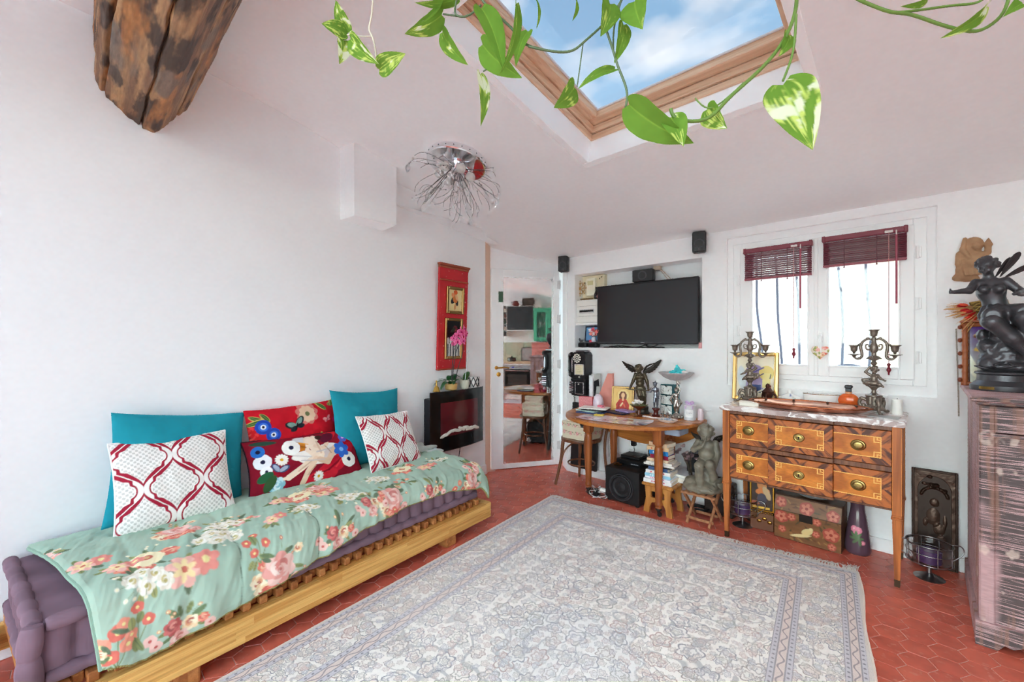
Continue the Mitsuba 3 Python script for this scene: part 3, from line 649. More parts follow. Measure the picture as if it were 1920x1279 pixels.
# white fleece that shows under the quilt's edge
def fl(a, b):
    y = 1.62 + 0.62 * a; x = -2.30 + 0.252 * b
    drop = np.clip((b - 0.78) / 0.22, 0, 1)
    return np.stack([x - 0.035 * drop ** 2 + 0.03 * drop, y, 0.452 - 0.085 * drop ** 1.5 + 0.004 * meshkit.fbm(np.stack([y * 60, b * 30, b * 0], 1), 2, 2)], 1)
m, _ = grid(110, 40, fl)
m.vertices += np.random.default_rng(4).normal(0, 0.0022, m.vertices.shape)
solo('fleece_throw', 'white fluffy fleece peeking out under the front edge of the floral quilt', 'throw', m, 'cloth', nz((236, 230, 222), 0.1, 40), smooth=True)

# ================================================================ floral quilt
EY = np.array([0.262, 0.358, 0.46, 0.555, 0.82, 1.03, 1.164, 1.362, 1.653, 1.85, 2.085, 2.25, 2.331, 2.45])
EZ = np.array([0.236, 0.234, 0.205, 0.216, 0.246, 0.287, 0.301, 0.345, 0.380, 0.382, 0.368, 0.335, 0.315, 0.32])
NUQ, NVQ = 620, 300
def quilt_pos(a, b, lift=0.0):
    ze = np.interp(a, np.linspace(0, 1, len(EY)), EZ); y1 = np.interp(a, np.linspace(0, 1, len(EY)), EY)
    Ltop, Lc = 0.685, 0.09; Lh = np.maximum(0.425 - ze, 0.02); Lt_ = Ltop + Lc + Lh
    s = b * Lt_
    y = np.interp(a, np.linspace(0, 1, len(EY)), EY); y = np.where(a < 0.12, y + (1 - a / 0.12) * (0.10 * b - 0.02), y)
    t = np.clip((s - Ltop) / Lc, 0, 1); hang = np.clip(s - Ltop - Lc, 0, None)
    x = np.where(s < Ltop, -2.795 + s, np.where(s < Ltop + Lc, -2.110 + 0.074 * np.sin(t * PI / 2), -2.036))
    z = np.where(s < Ltop, 0.470 + 0.016 * np.sin(s / Ltop * PI), np.where(s < Ltop + Lc, 0.470 - 0.058 * (1 - np.cos(t * PI / 2)), 0.412 - hang))
    x = x + hang * 0.05 + 0.014 * np.clip(hang / 0.1, 0, 1) * (np.sin(y * 21) * 0.5 + np.sin(y * 47 + 2) * 0.4 + 1)
    q = np.stack([y * 3.0, s * 9, y * 0], 1)
    w = 0.026 * (meshkit.fbm(q, 3, 11) - 0.5) + 0.010 * (meshkit.fbm(np.stack([y * 30 + s * 12, s * 7.0, y * 0 + 5], 1), 3, 14) - 0.5) + 0.018 * (meshkit.fbm(np.stack([y * 14 + s * 5, s * 3.0, y * 0 + 3], 1), 3, 12) - 0.5) * np.clip(s / 0.4, 0.3, 1.2)
    seam = np.zeros_like(y)
    for ys in (0.46, 0.80, 1.15, 1.50, 1.85, 2.2):
        seam += np.exp(-((y - ys - 0.02 * np.sin(s * 5)) / 0.014) ** 2) * np.clip(s / 0.3, 0.2, 1)
    for ys in (0.46, 0.80, 1.15, 1.50, 1.85, 2.2):
        for st in (0.16, 0.42, 0.68): seam += 0.9 * np.exp(-(((y - ys) / 0.03) ** 2 + ((s - st) / 0.03) ** 2))
    w -= 0.0055 * seam
    end = np.minimum(np.clip(a / 0.02, 0, 1), np.clip((1 - a) / 0.03, 0, 1)); edge = np.clip((1 - b) / 0.03, 0, 1)
    th = 0.012 * np.sqrt(end) * np.sqrt(edge)
    nx, nz_ = np.where(s < Ltop, 0, np.sin(t * PI / 2)), np.where(s < Ltop, 1, np.cos(t * PI / 2))
    right = np.clip((y - 2.36) / 0.08, 0, 1)
    z = z - 0.10 * right ** 1.5 * np.clip(s / 0.4, 0, 1)
    return np.stack([x + nx * (w + th + lift), y, z + nz_ * (w + th + lift)], 1), s, y
pp = {}
def qfn(a, b):
    p, s, y = quilt_pos(a, b); pp['sy'] = np.stack([y, s], 1); return p
qm, _ = grid(NUQ, NVQ, qfn)
xy = pp['sy']
t = meshkit.fbm(np.c_[xy * 5, xy[:, :1] * 0], 3, 8)[:, None]
P = Paint(xy, lin(174, 196, 178) * (1 - t) + lin(146, 174, 156) * t, 0.003)
PINK = [(238, 190, 180), (228, 150, 142), (244, 214, 204), (205, 110, 105)]
CORAL = [(216, 92, 78), (236, 142, 118), (196, 62, 58), (240, 178, 150)]
CREAM = [(244, 228, 196), (236, 202, 158), (222, 150, 110), (180, 74, 60)]
WHITE = [(240, 234, 220), (226, 216, 198), (248, 244, 236), (206, 186, 128)]
GR = [(122, 130, 70), (92, 112, 66), (150, 150, 84), (84, 100, 72)]
qr = np.random.default_rng(21)
def sprig(y, s, R, n):
    for _ in range(n):
        a = qr.uniform(0, 2 * PI); d = R * qr.uniform(0.5, 1.15)
        P.leaf(y + math.cos(a) * d * 0.7, s + math.sin(a) * d * 0.7, qr.uniform(0.035, 0.06), qr.uniform(0.014, 0.024), a + qr.uniform(-0.5, 0.5), GR[qr.integers(4)], (70, 84, 50))
def buds(y, s, R, n, col):
    for _ in range(n):
        a = qr.uniform(0, 2 * PI); d = R * qr.uniform(0.8, 1.4); yy, ss_ = y + math.cos(a) * d, s + math.sin(a) * d
        P.seg(y + math.cos(a) * d * 0.6, s + math.sin(a) * d * 0.6, yy, ss_, 0.0012, (120, 130, 80), 0.8); P.ell(yy, ss_, 0.007, 0.006, a, col); P.ell(yy, ss_, 0.003, 0.003, 0, (250, 240, 190))
def bouquet(y, s, k, sc=1.0):
    if k == 0:      # big pink rose with cream and red roses
        sprig(y, s, 0.085 * sc, 12); buds(y, s, 0.08 * sc, 7, (206, 84, 70))
        for dy, ds, r_, c in ((-0.075, 0.02, 0.026, CREAM), (-0.06, 0.055, 0.028, CREAM), (-0.035, 0.075, 0.032, CORAL), (0.02, 0.08, 0.03, CORAL), (-0.05, -0.03, 0.022, CORAL), (0.06, 0.06, 0.022, PINK), (0.075, -0.05, 0.018, CREAM)):
            P.rose(y + dy * sc, s + ds * sc, r_ * sc, c, qr.uniform(0, 6))
        P.rose(y, s, 0.056 * sc, PINK, 0.4)
    elif k == 1:    # cream anemone with coral blooms
        sprig(y, s, 0.08 * sc, 8); P.rose(y - 0.07 * sc, s + 0.03 * sc, 0.034 * sc, CORAL); P.rose(y - 0.02 * sc, s + 0.065 * sc, 0.034 * sc, CORAL, 1); P.rose(y + 0.075 * sc, s - 0.01, 0.036 * sc, CORAL, 2)
        P.flower(y, s, 0.058 * sc, 8, (246, 230, 188), (214, 90, 70), 0.2, 0.8); P.ell(y, s, 0.022 * sc, 0.019 * sc, 0, (196, 80, 60)); P.ell(y, s, 0.012 * sc, 0.01 * sc, 0, (222, 170, 120)); buds(y, s, 0.09 * sc, 6, (240, 232, 212))
    elif k == 2:    # white roses
        sprig(y, s, 0.07 * sc, 7)
        for dy, ds in ((-0.045, -0.01), (0.0, 0.03), (0.045, -0.005), (0.0, -0.04), (0.07, 0.035)): P.rose(y + dy * sc, s + ds * sc, 0.032 * sc, WHITE, qr.uniform(0, 6)); P.ell(y + dy * sc, s + ds * sc, 0.006, 0.006, 0, (176, 160, 90))
        buds(y, s, 0.08 * sc, 7, (240, 232, 214))
    elif k == 3:    # pink and yellow lilies
        sprig(y, s, 0.05 * sc, 5)
        P.flower(y, s, 0.062 * sc, 6, (240, 178, 166), (236, 214, 130), 0.3, 0.55); P.flower(y + 0.075 * sc, s - 0.01, 0.05 * sc, 6, (228, 130, 120), (240, 220, 150), 0.9, 0.55); P.flower(y, s, 0.04 * sc, 6, (246, 216, 160), (200, 90, 70), 0.8, 0.4)
    elif k == 4:    # small red and cream bunch
        sprig(y, s, 0.055 * sc, 9); buds(y, s, 0.055 * sc, 7, (228, 160, 120))
        P.rose(y - 0.03 * sc, s, 0.026 * sc, [(186, 60, 66), (206, 96, 96), (150, 34, 44), (224, 140, 130)]); P.rose(y + 0.02 * sc, s + 0.012 * sc, 0.024 * sc, CREAM); P.rose(y - 0.012 * sc, s + 0.048 * sc, 0.027 * sc, PINK); P.rose(y + 0.055 * sc, s + 0.01, 0.016 * sc, CORAL)
        for q in ((-0.075, 0.04), (-0.09, 0.015), (0.075, 0.035)): P.flower(y + q[0] * sc, s + q[1] * sc, 0.018 * sc, 5, (238, 190, 180), (190, 60, 60), 0, 0.9)
    else:           # scattered red wild flowers
        for q in ((-0.03, 0.0), (0.012, -0.03), (0.04, 0.02), (-0.01, 0.045)):
            P.seg(y + q[0], s + q[1], y + 0.01, s + 0.09, 0.0015, (112, 124, 70)); P.flower(y + q[0], s + q[1], 0.022 * sc, 5, CORAL[qr.integers(2)], (246, 226, 150), qr.uniform(0, 6), 0.9)
        sprig(y, s + 0.05, 0.04, 5)
for y, s, k, sc in ((0.66, 0.40, 0, 0.95), (0.74, 0.60, 2, 1.0), (0.505, 0.60, 1, 1.0), (0.59, 0.735, 3, 1.0), (0.42, 0.60, 3, 0.7), (0.25, 0.27, 0, 0.7), (0.34, 0.50, 3, 0.7), (0.47, 0.72, 2, 0.8), (0.575, 0.915, 4, 1.15), (0.37, 0.88, 5, 1.2), (0.43, 0.83, 5, 0.9),
                    (1.215, 0.42, 1, 1.05), (1.31, 0.48, 3, 0.9), (1.10, 0.42, 3, 0.7), (1.385, 0.62, 2, 0.9), (1.34, 0.38, 0, 0.8), (1.24, 0.80, 4, 1.2), (1.60, 0.74, 0, 1.05), (1.46, 0.72, 4, 1.0), (1.575, 0.83, 5, 0.8),
                    (1.90, 0.46, 1, 1.0), (2.02, 0.55, 3, 0.9), (1.90, 0.77, 4, 1.1), (2.26, 0.80, 0, 0.85), (2.33, 0.70, 4, 1.0), (0.935, 0.86, 0, 1.2), (0.87, 0.50, 4, 1.0), (0.80, 0.50, 2, 0.8), (0.85, 0.72, 5, 0.8), (1.15, 0.60, 2, 0.7), (1.66, 0.50, 2, 0.8), (2.12, 0.82, 5, 0.9), (1.05, 0.98, 5, 0.7), (0.28, 0.95, 0, 0.8), (1.75, 0.62, 5, 0.7), (2.2, 0.48, 2, 0.8), (0.98, 0.62, 3, 0.6)):
    bouquet(y, s, k, sc)
P.c = P.c * 0.86 + lin(178, 196, 180) * 0.14
P.s = 0.004
for ys in (0.80, 1.15): P.line([(ys + 0.02 * math.sin(q * 5), q) for q in np.linspace(0.62, 0.95, 10)], 0.0018, (64, 78, 62), 0.75)
qt = thing('quilt', 'mint green floral quilt printed with pink roses spread over the mauve mattress', 'quilt')
part(qt, 'top', qm, 'cloth', P.c, smooth=True)
aa = np.linspace(0.03, 1, 260)
ep, _, _ = quilt_pos(aa, np.ones(260), -0.004); rr = 0.0065 * (1 + 0.25 * np.sin(np.arange(260) * 1.9))
part(qt, 'cord_edging', tube(ep, rr, 7), 'cloth', nz((142, 132, 84), 0.4, 150), label='olive cord edging')
lf, _, _ = quilt_pos(np.full(150, 0.0), np.linspace(0.02, 1, 150), -0.002); part(qt, 'side_edging', tube(lf, 0.007, 7), 'cloth', (140, 168, 150))
rt, _, _ = quilt_pos(np.full(150, 1.0), np.linspace(0.02, 1, 150), -0.002); part(qt, 'side_edging', tube(rt, 0.006, 7), 'cloth', nz((142, 132, 84), 0.4, 150))

# ================================================================ cushions
def cushion(name, label, loc, yaw, lean, roll, w, h, t, n, paint, mat='cloth', pipe=None, group=None, bow=0.06, seed=0):
    x, y, z0 = loc
    M = Tr(x, y, z0) @ Rz(yaw) @ Ry(-lean) @ M4(np.array([[0, -1.0, 0], [1.0, 0, 0], [0, 0, 1.0]])) @ Tr(0, 0, h / 2) @ Ry(-roll)
    k = thing(name, label, 'cushion', group)
    def shape(a, b, side):
        u_, v_ = 2 * a - 1, 2 * b - 1
        X = w / 2 * u_ * (1 - bow * (1 - v_ ** 2)); Z = h / 2 * v_ * (1 - bow * (1 - u_ ** 2))
        T_ = t / 2 * ((1 - np.abs(u_) ** 2.6) * (1 - np.abs(v_) ** 2.6)) ** 0.55
        wr = 0.020 * (meshkit.fbm(np.stack([u_ * 2.2 + seed, v_ * 2.2, 0 * u_], 1), 3, 31) - 0.5) + 0.010 * (meshkit.fbm(np.stack([u_ * 7 + seed, v_ * 7, 0 * u_], 1), 2, 33) - 0.5)
        T_ = T_ * (1 + 0.0 * wr) + wr * ((1 - u_ ** 2) * (1 - v_ ** 2)) ** 0.5
        return np.stack([X, side * T_, Z + 0.012 * (meshkit.fbm(np.stack([u_ * 1.5 + 9 + seed, v_ * 1.5, 0 * u_], 1), 2, 5) - 0.5)], 1)
    f, uvf = grid(n, n, lambda a, b: shape(a, b, -1)); g, uvg = grid(n // 3, n // 3, lambda a, b: shape(a, b, 1)); g.faces = g.faces[:, ::-1]
    part(k, 'front', f, mat, paint(f.vertices[:, [0, 2]] * 1.0), M=M, smooth=True)
    part(k, 'back', g, mat, paint(g.vertices[:, [0, 2]] * 1.0), M=M, smooth=True)
    if pipe:
        e = np.linspace(0, 1, 60); o = np.zeros(60)
        q = np.vstack([shape(e, o, -1), shape(o + 1, e, -1)[1:], shape(1 - e, o + 1, -1)[1:], shape(o, 1 - e, -1)[1:]])
        part(k, 'piping', tube(q, 0.0042, 7), mat, pipe, M=M, smooth=True)
    return k
def teal(xy):
    t = meshkit.fbm(np.c_[xy * 9, xy[:, :1] * 0], 3, 2)[:, None]; return lin(30, 132, 150) * (1 - t) + lin(38, 150, 166) * t
def ogee(px, pz, ox=0.0, oz=0.0):
    def fn(xy):
        X, Y = (xy[:, 0] + ox) / px, (xy[:, 1] + oz) / pz
        best = np.full(len(X), 9.0); th = best * 0
        for off in (0, 0.5):
            x = (X + off) - np.round(X + off); y = (Y + off) - np.round(Y + off)
            ay = np.abs(y) * 2
            pf = lambda q: 0.212 * (1 + np.cos(np.clip(q, 0, 1) * PI)) + 0.022 * np.exp(-((q - 0.34) / 0.045) ** 2) - 0.022 * np.exp(-((q - 0.22) / 0.05) ** 2)
            sl = (pf(ay + 0.02) - pf(ay - 0.02)) / 0.04 * 2 * px / pz
            e = (np.abs(x) - pf(ay)) / np.sqrt(1 + sl * sl); th = np.where(e < best, 0.0030 + 0.0052 * np.sin(np.clip(ay * 1.15 - 0.05, 0, 1) * PI) ** 2, th); best = np.minimum(best, e)
        d = best * px
        p = Paint(xy, (240, 237, 232), 0.003)
        dot = (np.sin(xy[:, 0] / 0.0035) * np.sin(xy[:, 1] / 0.0035)) > 0.1
        inn = d < -0.013
        p.c[inn] = np.where(dot[inn][:, None], lin(198, 196, 190), lin(236, 233, 228))
        p.lay(np.abs(d + 0.004) - th, (158, 38, 58)); return p.c
    return fn
def red_upper(xy):
    t = meshkit.fbm(np.c_[xy * 6, xy[:, :1] * 0], 3, 2)[:, None]; P = Paint(xy, lin(176, 22, 38) * (1 - t) + lin(206, 30, 44) * t, 0.003)
    for x, z, a, l in ((-0.28, 0.19, -0.5, 0.10), (-0.30, 0.14, 0.2, 0.11), (-0.22, 0.20, -0.9, 0.07), (0.22, 0.20, 0.2, 0.09), (0.20, 0.17, 2.4, 0.08), (0.24, 0.19, 1.0, 0.07), (0.27, 0.15, -0.6, 0.06), (-0.03, -0.06, 0.8, 0.10), (-0.02, -0.06, 2.3, 0.09), (0.14, -0.05, 0.5, 0.09), (0.15, -0.05, 1.8, 0.08), (0.02, -0.05, 0.3, 0.07), (0.17, -0.05, 2.6, 0.08)):
        P.leaf(x, z, l, 0.032, a, (196, 170, 96)); P.leaf(x + 0.003, z, l * 0.9, 0.022, a, (62, 98, 52), (150, 160, 90))
    for x, z, r in ((-0.215, 0.12, 0.042), (-0.165, 0.065, 0.040)):
        P.flower(x, z, r, 9, (40, 70, 168), (230, 230, 240), 0.2, 1.1); P.ell(x, z, r * 0.62, r * 0.62, 0, (58, 110, 206)); P.ell(x, z, r * 0.36, r * 0.36, 0, (225, 228, 240)); P.ell(x, z, r * 0.18, r * 0.18, 0, (28, 26, 40))
    P.flower(0.06, 0.165, 0.075, 9, (206, 120, 110), (170, 150, 110), 0.1, 0.55); P.flower(0.06, 0.16, 0.055, 9, (226, 190, 160), (112, 116, 76), 0.4, 0.6)
    def fly(x, z, s, c1, c2, a=0.3):
        for sg_ in (-1, 1): P.leaf(x, z, 0.075 * s, 0.042 * s, PI / 2 - sg_ * 0.95 + a, c2); P.leaf(x, z + 0.004, 0.062 * s, 0.030 * s, PI / 2 - sg_ * 0.95 + a, c1); P.leaf(x, z, 0.048 * s, 0.03 * s, PI / 2 - sg_ * 1.8 + a, c2)
        P.seg(x - 0.012 * s, z - 0.02 * s, x + 0.008 * s, z + 0.02 * s, 0.004 * s, (26, 22, 24))
    fly(-0.02, 0.09, 1.0, (120, 150, 140), (34, 38, 44)); fly(0.195, 0.10, 0.5, (240, 150, 150), (232, 120, 130))
    for x, z in ((-0.27, 0.06), (-0.25, 0.01), (-0.22, -0.03), (-0.29, 0.10)): P.rose(x, z, 0.034, [(190, 30, 36), (220, 60, 60), (140, 14, 26), (226, 90, 80)])
    for x, z in ((0.27, 0.09), (0.29, 0.03), (0.28, -0.02)): P.flower(x, z, 0.03, 5, (206, 44, 112) if z > 0.05 else (214, 130, 40), (250, 220, 120), 0.5, 0.9)
    return P.c
def red_lower(xy):
    t = meshkit.fbm(np.c_[xy * 5, xy[:, :1] * 0], 3, 4)[:, None]; P = Paint(xy, lin(112, 20, 38) * (1 - t) + lin(158, 26, 44) * t, 0.003)
    for x, z, a, c in ((0.10, -0.10, 0.3, (190, 30, 48)), (0.20, -0.05, 0.6, (176, 24, 44)), (0.02, -0.13, 0.15, (200, 36, 52)), (0.26, 0.03, 1.0, (150, 20, 40)), (0.22, 0.11, 1.2, (206, 32, 44))): P.leaf(x - 0.08, z - 0.02, 0.22, 0.08, a, c)
    # a pale figure resting in white drapery (plain, of no particular picture)
    skin, dr_ = (236, 214, 192), (238, 232, 224)
    P.leaf(-0.11, 0.005, 0.13, 0.055, 0.1, dr_).leaf(-0.08, 0.0, 0.22, 0.09, -0.1, dr_).leaf(0.02, 0.0, 0.18, 0.10, 0.2, (226, 220, 214)).leaf(0.05, -0.03, 0.17, 0.06, 0.4, (206, 190, 186))
    P.ell(-0.045, 0.075, 0.05, 0.035, 0.2, (190, 116, 40)).ell(-0.02, 0.115, 0.06, 0.022, -0.2, (206, 204, 206))
    P.line([(0.015, 0.105), (0.04, 0.05), (0.05, 0.0)], 0.034, skin).ell(0.05, 0.115, 0.022, 0.026, 0.4, skin).ell(0.08, 0.118, 0.024, 0.018, 0, (60, 34, 30)).line([(0.0, 0.09), (-0.015, 0.04), (0.03, -0.01)], 0.012, skin).line([(0.04, 0.06), (0.09, 0.04), (0.12, 0.07)], 0.012, (228, 200, 176))
    P.line([(0.02, -0.01), (-0.06, -0.06), (-0.14, -0.10)], 0.017, skin).line([(-0.14, -0.10), (-0.165, -0.102)], 0.009, skin).line([(0.03, -0.02), (-0.03, -0.09), (-0.06, -0.145)], 0.016, (226, 198, 172)).line([(0.16, 0.03), (0.10, -0.05), (0.05, -0.03)], 0.018, (214, 182, 156))
    for x0, z0, x1, z1, w_, c in ((0.055, 0.09, 0.065, 0.01, 0.006, (206, 172, 146)), (0.0, -0.03, -0.08, -0.075, 0.004, (206, 176, 150)), (0.02, -0.06, -0.03, -0.105, 0.004, (196, 160, 136)), (-0.1, 0.02, 0.0, -0.005, 0.004, (206, 200, 196)), (-0.06, -0.02, 0.08, -0.035, 0.004, (196, 188, 186)), (0.04, 0.02, 0.14, 0.03, 0.005, (190, 180, 180)), (0.10, 0.05, 0.13, 0.0, 0.004, (170, 140, 124)), (-0.07, 0.085, -0.02, 0.06, 0.006, (150, 84, 26)), (-0.05, 0.10, 0.0, 0.08, 0.004, (222, 160, 70)), (0.1, -0.10, 0.2, -0.04, 0.006, (120, 14, 32)), (0.15, -0.09, 0.25, 0.01, 0.005, (222, 60, 66)), (0.0, -0.12, 0.1, -0.1, 0.005, (110, 12, 30))): P.seg(x0, z0, x1, z1, w_, c, 0.8)
    for x, z, r, c in ((-0.10, 0.075, 0.05, (240, 238, 232)), (0.245, -0.055, 0.05, (236, 234, 226)), (-0.26, 0.02, 0.045, (232, 232, 236)), (-0.25, -0.04, 0.03, (238, 238, 240))): P.flower(x, z, r, 7, c, (40, 40, 66), 0.2, 0.9)
    P.flower(-0.165, 0.01, 0.036, 14, (240, 236, 226), (220, 170, 50), 0, 0.35); P.flower(0.035, -0.125, 0.03, 12, (232, 228, 222), (214, 160, 50), 0, 0.35)
    P.flower(-0.275, 0.085, 0.034, 8, (46, 110, 190), (220, 226, 240), 0, 1.1).ell(-0.275, 0.085, 0.012, 0.012, 0, (30, 30, 60))
    P.flower(0.205, 0.015, 0.055, 6, (52, 104, 196), (120, 170, 226), 0.3, 0.6); P.flower(0.235, 0.095, 0.03, 5, (86, 100, 190), (200, 160, 220), 0.3, 0.9); P.rose(0.285, 0.135, 0.03, [(200, 60, 140), (226, 110, 170), (160, 30, 110)])
    P.rose(-0.205, -0.125, 0.042, [(140, 190, 204), (190, 220, 226), (100, 160, 180), (220, 236, 238)]); P.leaf(-0.30, -0.09, 0.09, 0.05, 0.4, (40, 92, 60)); P.leaf(-0.27, -0.15, 0.10, 0.05, 0.9, (52, 84, 50))
    for sg_ in (-1, 1): P.leaf(-0.185, -0.055, 0.06, 0.034, PI / 2 - sg_ * 0.9 - 0.3, (60, 72, 108)); P.leaf(-0.185, -0.053, 0.05, 0.022, PI / 2 - sg_ * 0.9 - 0.3, (160, 170, 190))
    P.leaf(-0.31, 0.14, 0.14, 0.03, -0.1, (46, 74, 60)); P.ell(0.13, 0.11, 0.05, 0.03, 0.5, (92, 20, 44))
    return P.c
cushion('teal_cushion', 'large teal velvet cushion leaning on the wall at the near end of the daybed', (-2.665, 0.785, 0.468), 0.16, 0.20, -0.138, 0.62, 0.525, 0.17, 110, teal, seed=1)
cushion('teal_cushion', 'large teal velvet cushion leaning on the wall at the far end of the daybed', (-2.655, 1.905, 0.470), 0.17, 0.17, -0.07, 0.66, 0.55, 0.13, 110, teal, seed=2, bow=0.09)
cushion('patterned_cushion', 'white cushion with dark red ogee lattice in front of the nearer teal cushion', (-2.515, 0.715, 0.476), 0.015, 0.40, -0.031, 0.48, 0.435, 0.13, 230, ogee(0.235, 0.29, 0.02, 0.03), pipe=(232, 230, 228), seed=3)
cushion('patterned_cushion', 'white cushion with dark red ogee lattice in front of the far teal cushion', (-2.425, 1.955, 0.482), 0.12, 0.47, -0.06, 0.48, 0.40, 0.12, 200, ogee(0.19, 0.29, 0.08, 0.10), pipe=(232, 230, 228), seed=4)
cushion('red_cushion', 'bright red cushion printed with blue flowers and a butterfly, behind the darker red one', (-2.73, 1.40, 0.49), 0.02, 0.16, 0.02, 0.60, 0.47, 0.14, 200, red_upper, seed=5)
cushion('red_cushion', 'dark red cushion printed with a pale reclining figure and daisies', (-2.545, 1.385, 0.474), -0.079, 0.52, -0.021, 0.69, 0.335, 0.13, 220, red_lower, pipe=(40, 24, 34), seed=6)

# ================================================================ grey throw, adapter and cord at the far end
b = Blob(0.008, (-2.82, 2.10, 0.45), (-2.30, 2.50, 0.62))
for i, (x, y, dx, dy, z) in enumerate(((-2.66, 2.30, 0.11, 0.10, 0.485), (-2.62, 2.24, 0.10, 0.08, 0.510), (-2.70, 2.32, 0.08, 0.09, 0.520), (-2.53, 2.36, 0.10, 0.05, 0.485), (-2.60, 2.36, 0.12, 0.03, 0.500))): b.ell((x, y, z), (dx, dy, 0.022), 0.012, Rz(0.4 * i))
b.rough(0.008, 18, 3)
solo('folded_throw', 'pale grey-green throw lying crumpled beside the far patterned cushion', 'throw', b.mesh(), 'cloth', nz((178, 186, 180), 0.2, 12, 5), smooth=True)
at(np.eye(4))
ad = solo('power_adapter', 'small pale blue power adapter on the far corner of the mattress', 'adapter', mv(bx(-0.045, 0.045, -0.03, 0.03, 0, 0.055, 0.01), W0(-2.62, 2.43, 0.440, 25)), 'satin', (178, 200, 216))
# ================================================================ television niche
at(Wt(0, 0))
BLK, DK = (22, 22, 24), (38, 38, 41)
tv = thing('television', 'flat black television switched off, hung in the wall niche', 'television')
part(tv, 'case', bx(-2.374, -1.385, 0.012, 0.05, 1.345, 1.916, 0.006), 'satin', DK, smooth=False)
part(tv, 'bezel', ring(-2.376, -1.383, 1.343, 1.918, 0.012, 0.0, 0.014, 0.003), 'satin', (30, 30, 33), smooth=False)
part(tv, 'screen', bx(-2.364, -1.395, 0.004, 0.013, 1.362, 1.906, 0.001), 'gloss', (40, 42, 45), smooth=False)
part(tv, 'lower_strip', bx(-2.364, -1.395, 0.001, 0.012, 1.352, 1.366, 0.001), 'satin', (58, 58, 62), smooth=False)
part(tv, 'badge', bx(-1.905, -1.870, -0.001, 0.004, 1.356, 1.361, 0.0005), 'metal', (210, 210, 214), smooth=False)
part(tv, 'wall_bracket', bx(-2.05, -1.70, 0.05, 0.188, 1.55, 1.75), 'matte', BLK, smooth=False)
def speaker(key, w, h, dp, horizontal=False):
    part(key, 'cabinet', cat([bx(-w / 2, w / 2, 0.006, dp, -h / 2, h / 2, 0.012)]), 'satin', (26, 26, 28))
    part(key, 'baffle', bx(-w / 2 + 0.004, w / 2 - 0.004, 0.0, 0.012, -h / 2 + 0.004, h / 2 - 0.004, 0.004), 'satin', (34, 34, 36), smooth=False)
    r_ = min(w, h) * 0.33
    cone = mv(lathe([(0, 0.008), (r_ * 0.32, 0.005), (r_ * 0.36, 0.009), (r_ * 0.86, -0.001), (r_ * 0.95, -0.004), (r_ * 1.1, -0.003), (r_ * 1.15, 0.002)], 28), M4(np.array([[1.0, 0, 0], [0, 0, 1], [0, -1, 0]])))
    part(key, 'woofer', mv(cone, Tr(0 if not horizontal else 0, 0, -h * 0.1 if not horizontal else 0)), 'satin', (58, 58, 62), smooth=True)
    if not horizontal: part(key, 'tweeter', mv(lathe([(0, -0.006), (0.008, -0.004), (0.012, 0.0), (0.014, 0.002)], 16), M4(np.array([[1.0, 0, 0], [0, 0, 1], [0, -1, 0]])) @ Tr(0, h * 0.36, 0)), 'satin', (70, 70, 74), smooth=True)
def hang(name, label, catg, M, fn, *a, group=None):
    k = thing(name, label, catg, group); at(M); fn(k, *a); return k
k = hang('wall_speaker', 'small black speaker on the wall above the hinge side of the mirrored door', 'speaker', Wt(-2.735, 0.10, 2.185, 22), speaker, 0.105, 0.165, 0.09)
part(k, 'bracket', cat([rod((0, 0.08, 0.0), (0.0, 0.15, 0.0), 0.008), tube(sp([(0.02, 0.085, 0.05), (0.06, 0.1, 0.04), (0.07, 0.12, 0.0), (0.09, 0.13, -0.03)], 14), 0.003, 6)]), 'satin', (90, 84, 80))
k = hang('wall_speaker', 'small black speaker high on the wall between television and window', 'speaker', Wt(-1.335, 0.11, 2.182, 18), speaker, 0.105, 0.170, 0.09)
part(k, 'bracket', rod((0, 0.08, 0.0), (0.0, 0.125, 0.0), 0.01), 'satin', BLK)
hang('centre_speaker', 'black centre speaker standing on top of the television', 'speaker', Wt(-1.884, 0.012, 1.977, 6), speaker, 0.20, 0.115, 0.075, True)
at(Wt(0, 0))
mp = thing('electricity_panel', 'cream electricity meter board at the left of the television niche', 'meter board')
part(mp, 'board', bx(-2.645, -2.375, 0.13, 0.185, 1.81, 2.06, 0.003), 'matte', nz((226, 214, 184), 0.08, 20), smooth=False)
part(mp, 'meter', bx(-2.565, -2.455, 0.08, 0.13, 1.845, 2.03, 0.006), 'matte', (238, 232, 208), smooth=False)
part(mp, 'meter_window', bx(-2.545, -2.475, 0.076, 0.082, 1.955, 2.0, 0.002), 'gloss', (206, 200, 150), smooth=False)
for x, z in ((-2.61, 1.99), (-2.43, 2.02), (-2.42, 1.93), (-2.405, 2.035)): part(mp, 'screw', mv(lathe([(0, -0.004), (0.007, -0.003), (0.008, 0)], 10), M4(np.array([[1.0, 0, 0], [0, 0, 1], [0, -1, 0]]), (x, 0.127, z))), 'metal', (120, 110, 80))
mp = thing('breaker_box', 'white breaker box with a row of black switches left of the television', 'breaker box')
part(mp, 'cover', bx(-2.645, -2.375, 0.03, 0.185, 1.565, 1.80, 0.006), 'satin', (232, 230, 224), smooth=False)
for z in (1.63, 1.735): part(mp, 'cover_groove', bx(-2.642, -2.378, 0.0285, 0.032, z - 0.002, z + 0.002, 0.001), 'matte', (178, 176, 170), smooth=False)
part(mp, 'switch_window', bx(-2.61, -2.43, 0.026, 0.033, 1.66, 1.705, 0.002), 'matte', (206, 204, 204), smooth=False)
for i in range(8): part(mp, 'switch', bx(-2.605 + i * 0.0215, -2.589 + i * 0.0215, 0.016, 0.028, 1.674, 1.694, 0.002), 'satin', BLK, smooth=False)
at(Wt(-2.635, -0.075, 1.93))
st = thing('star_ornament', 'gold openwork star ornament hanging beside the meter', 'ornament')
sb_ = []
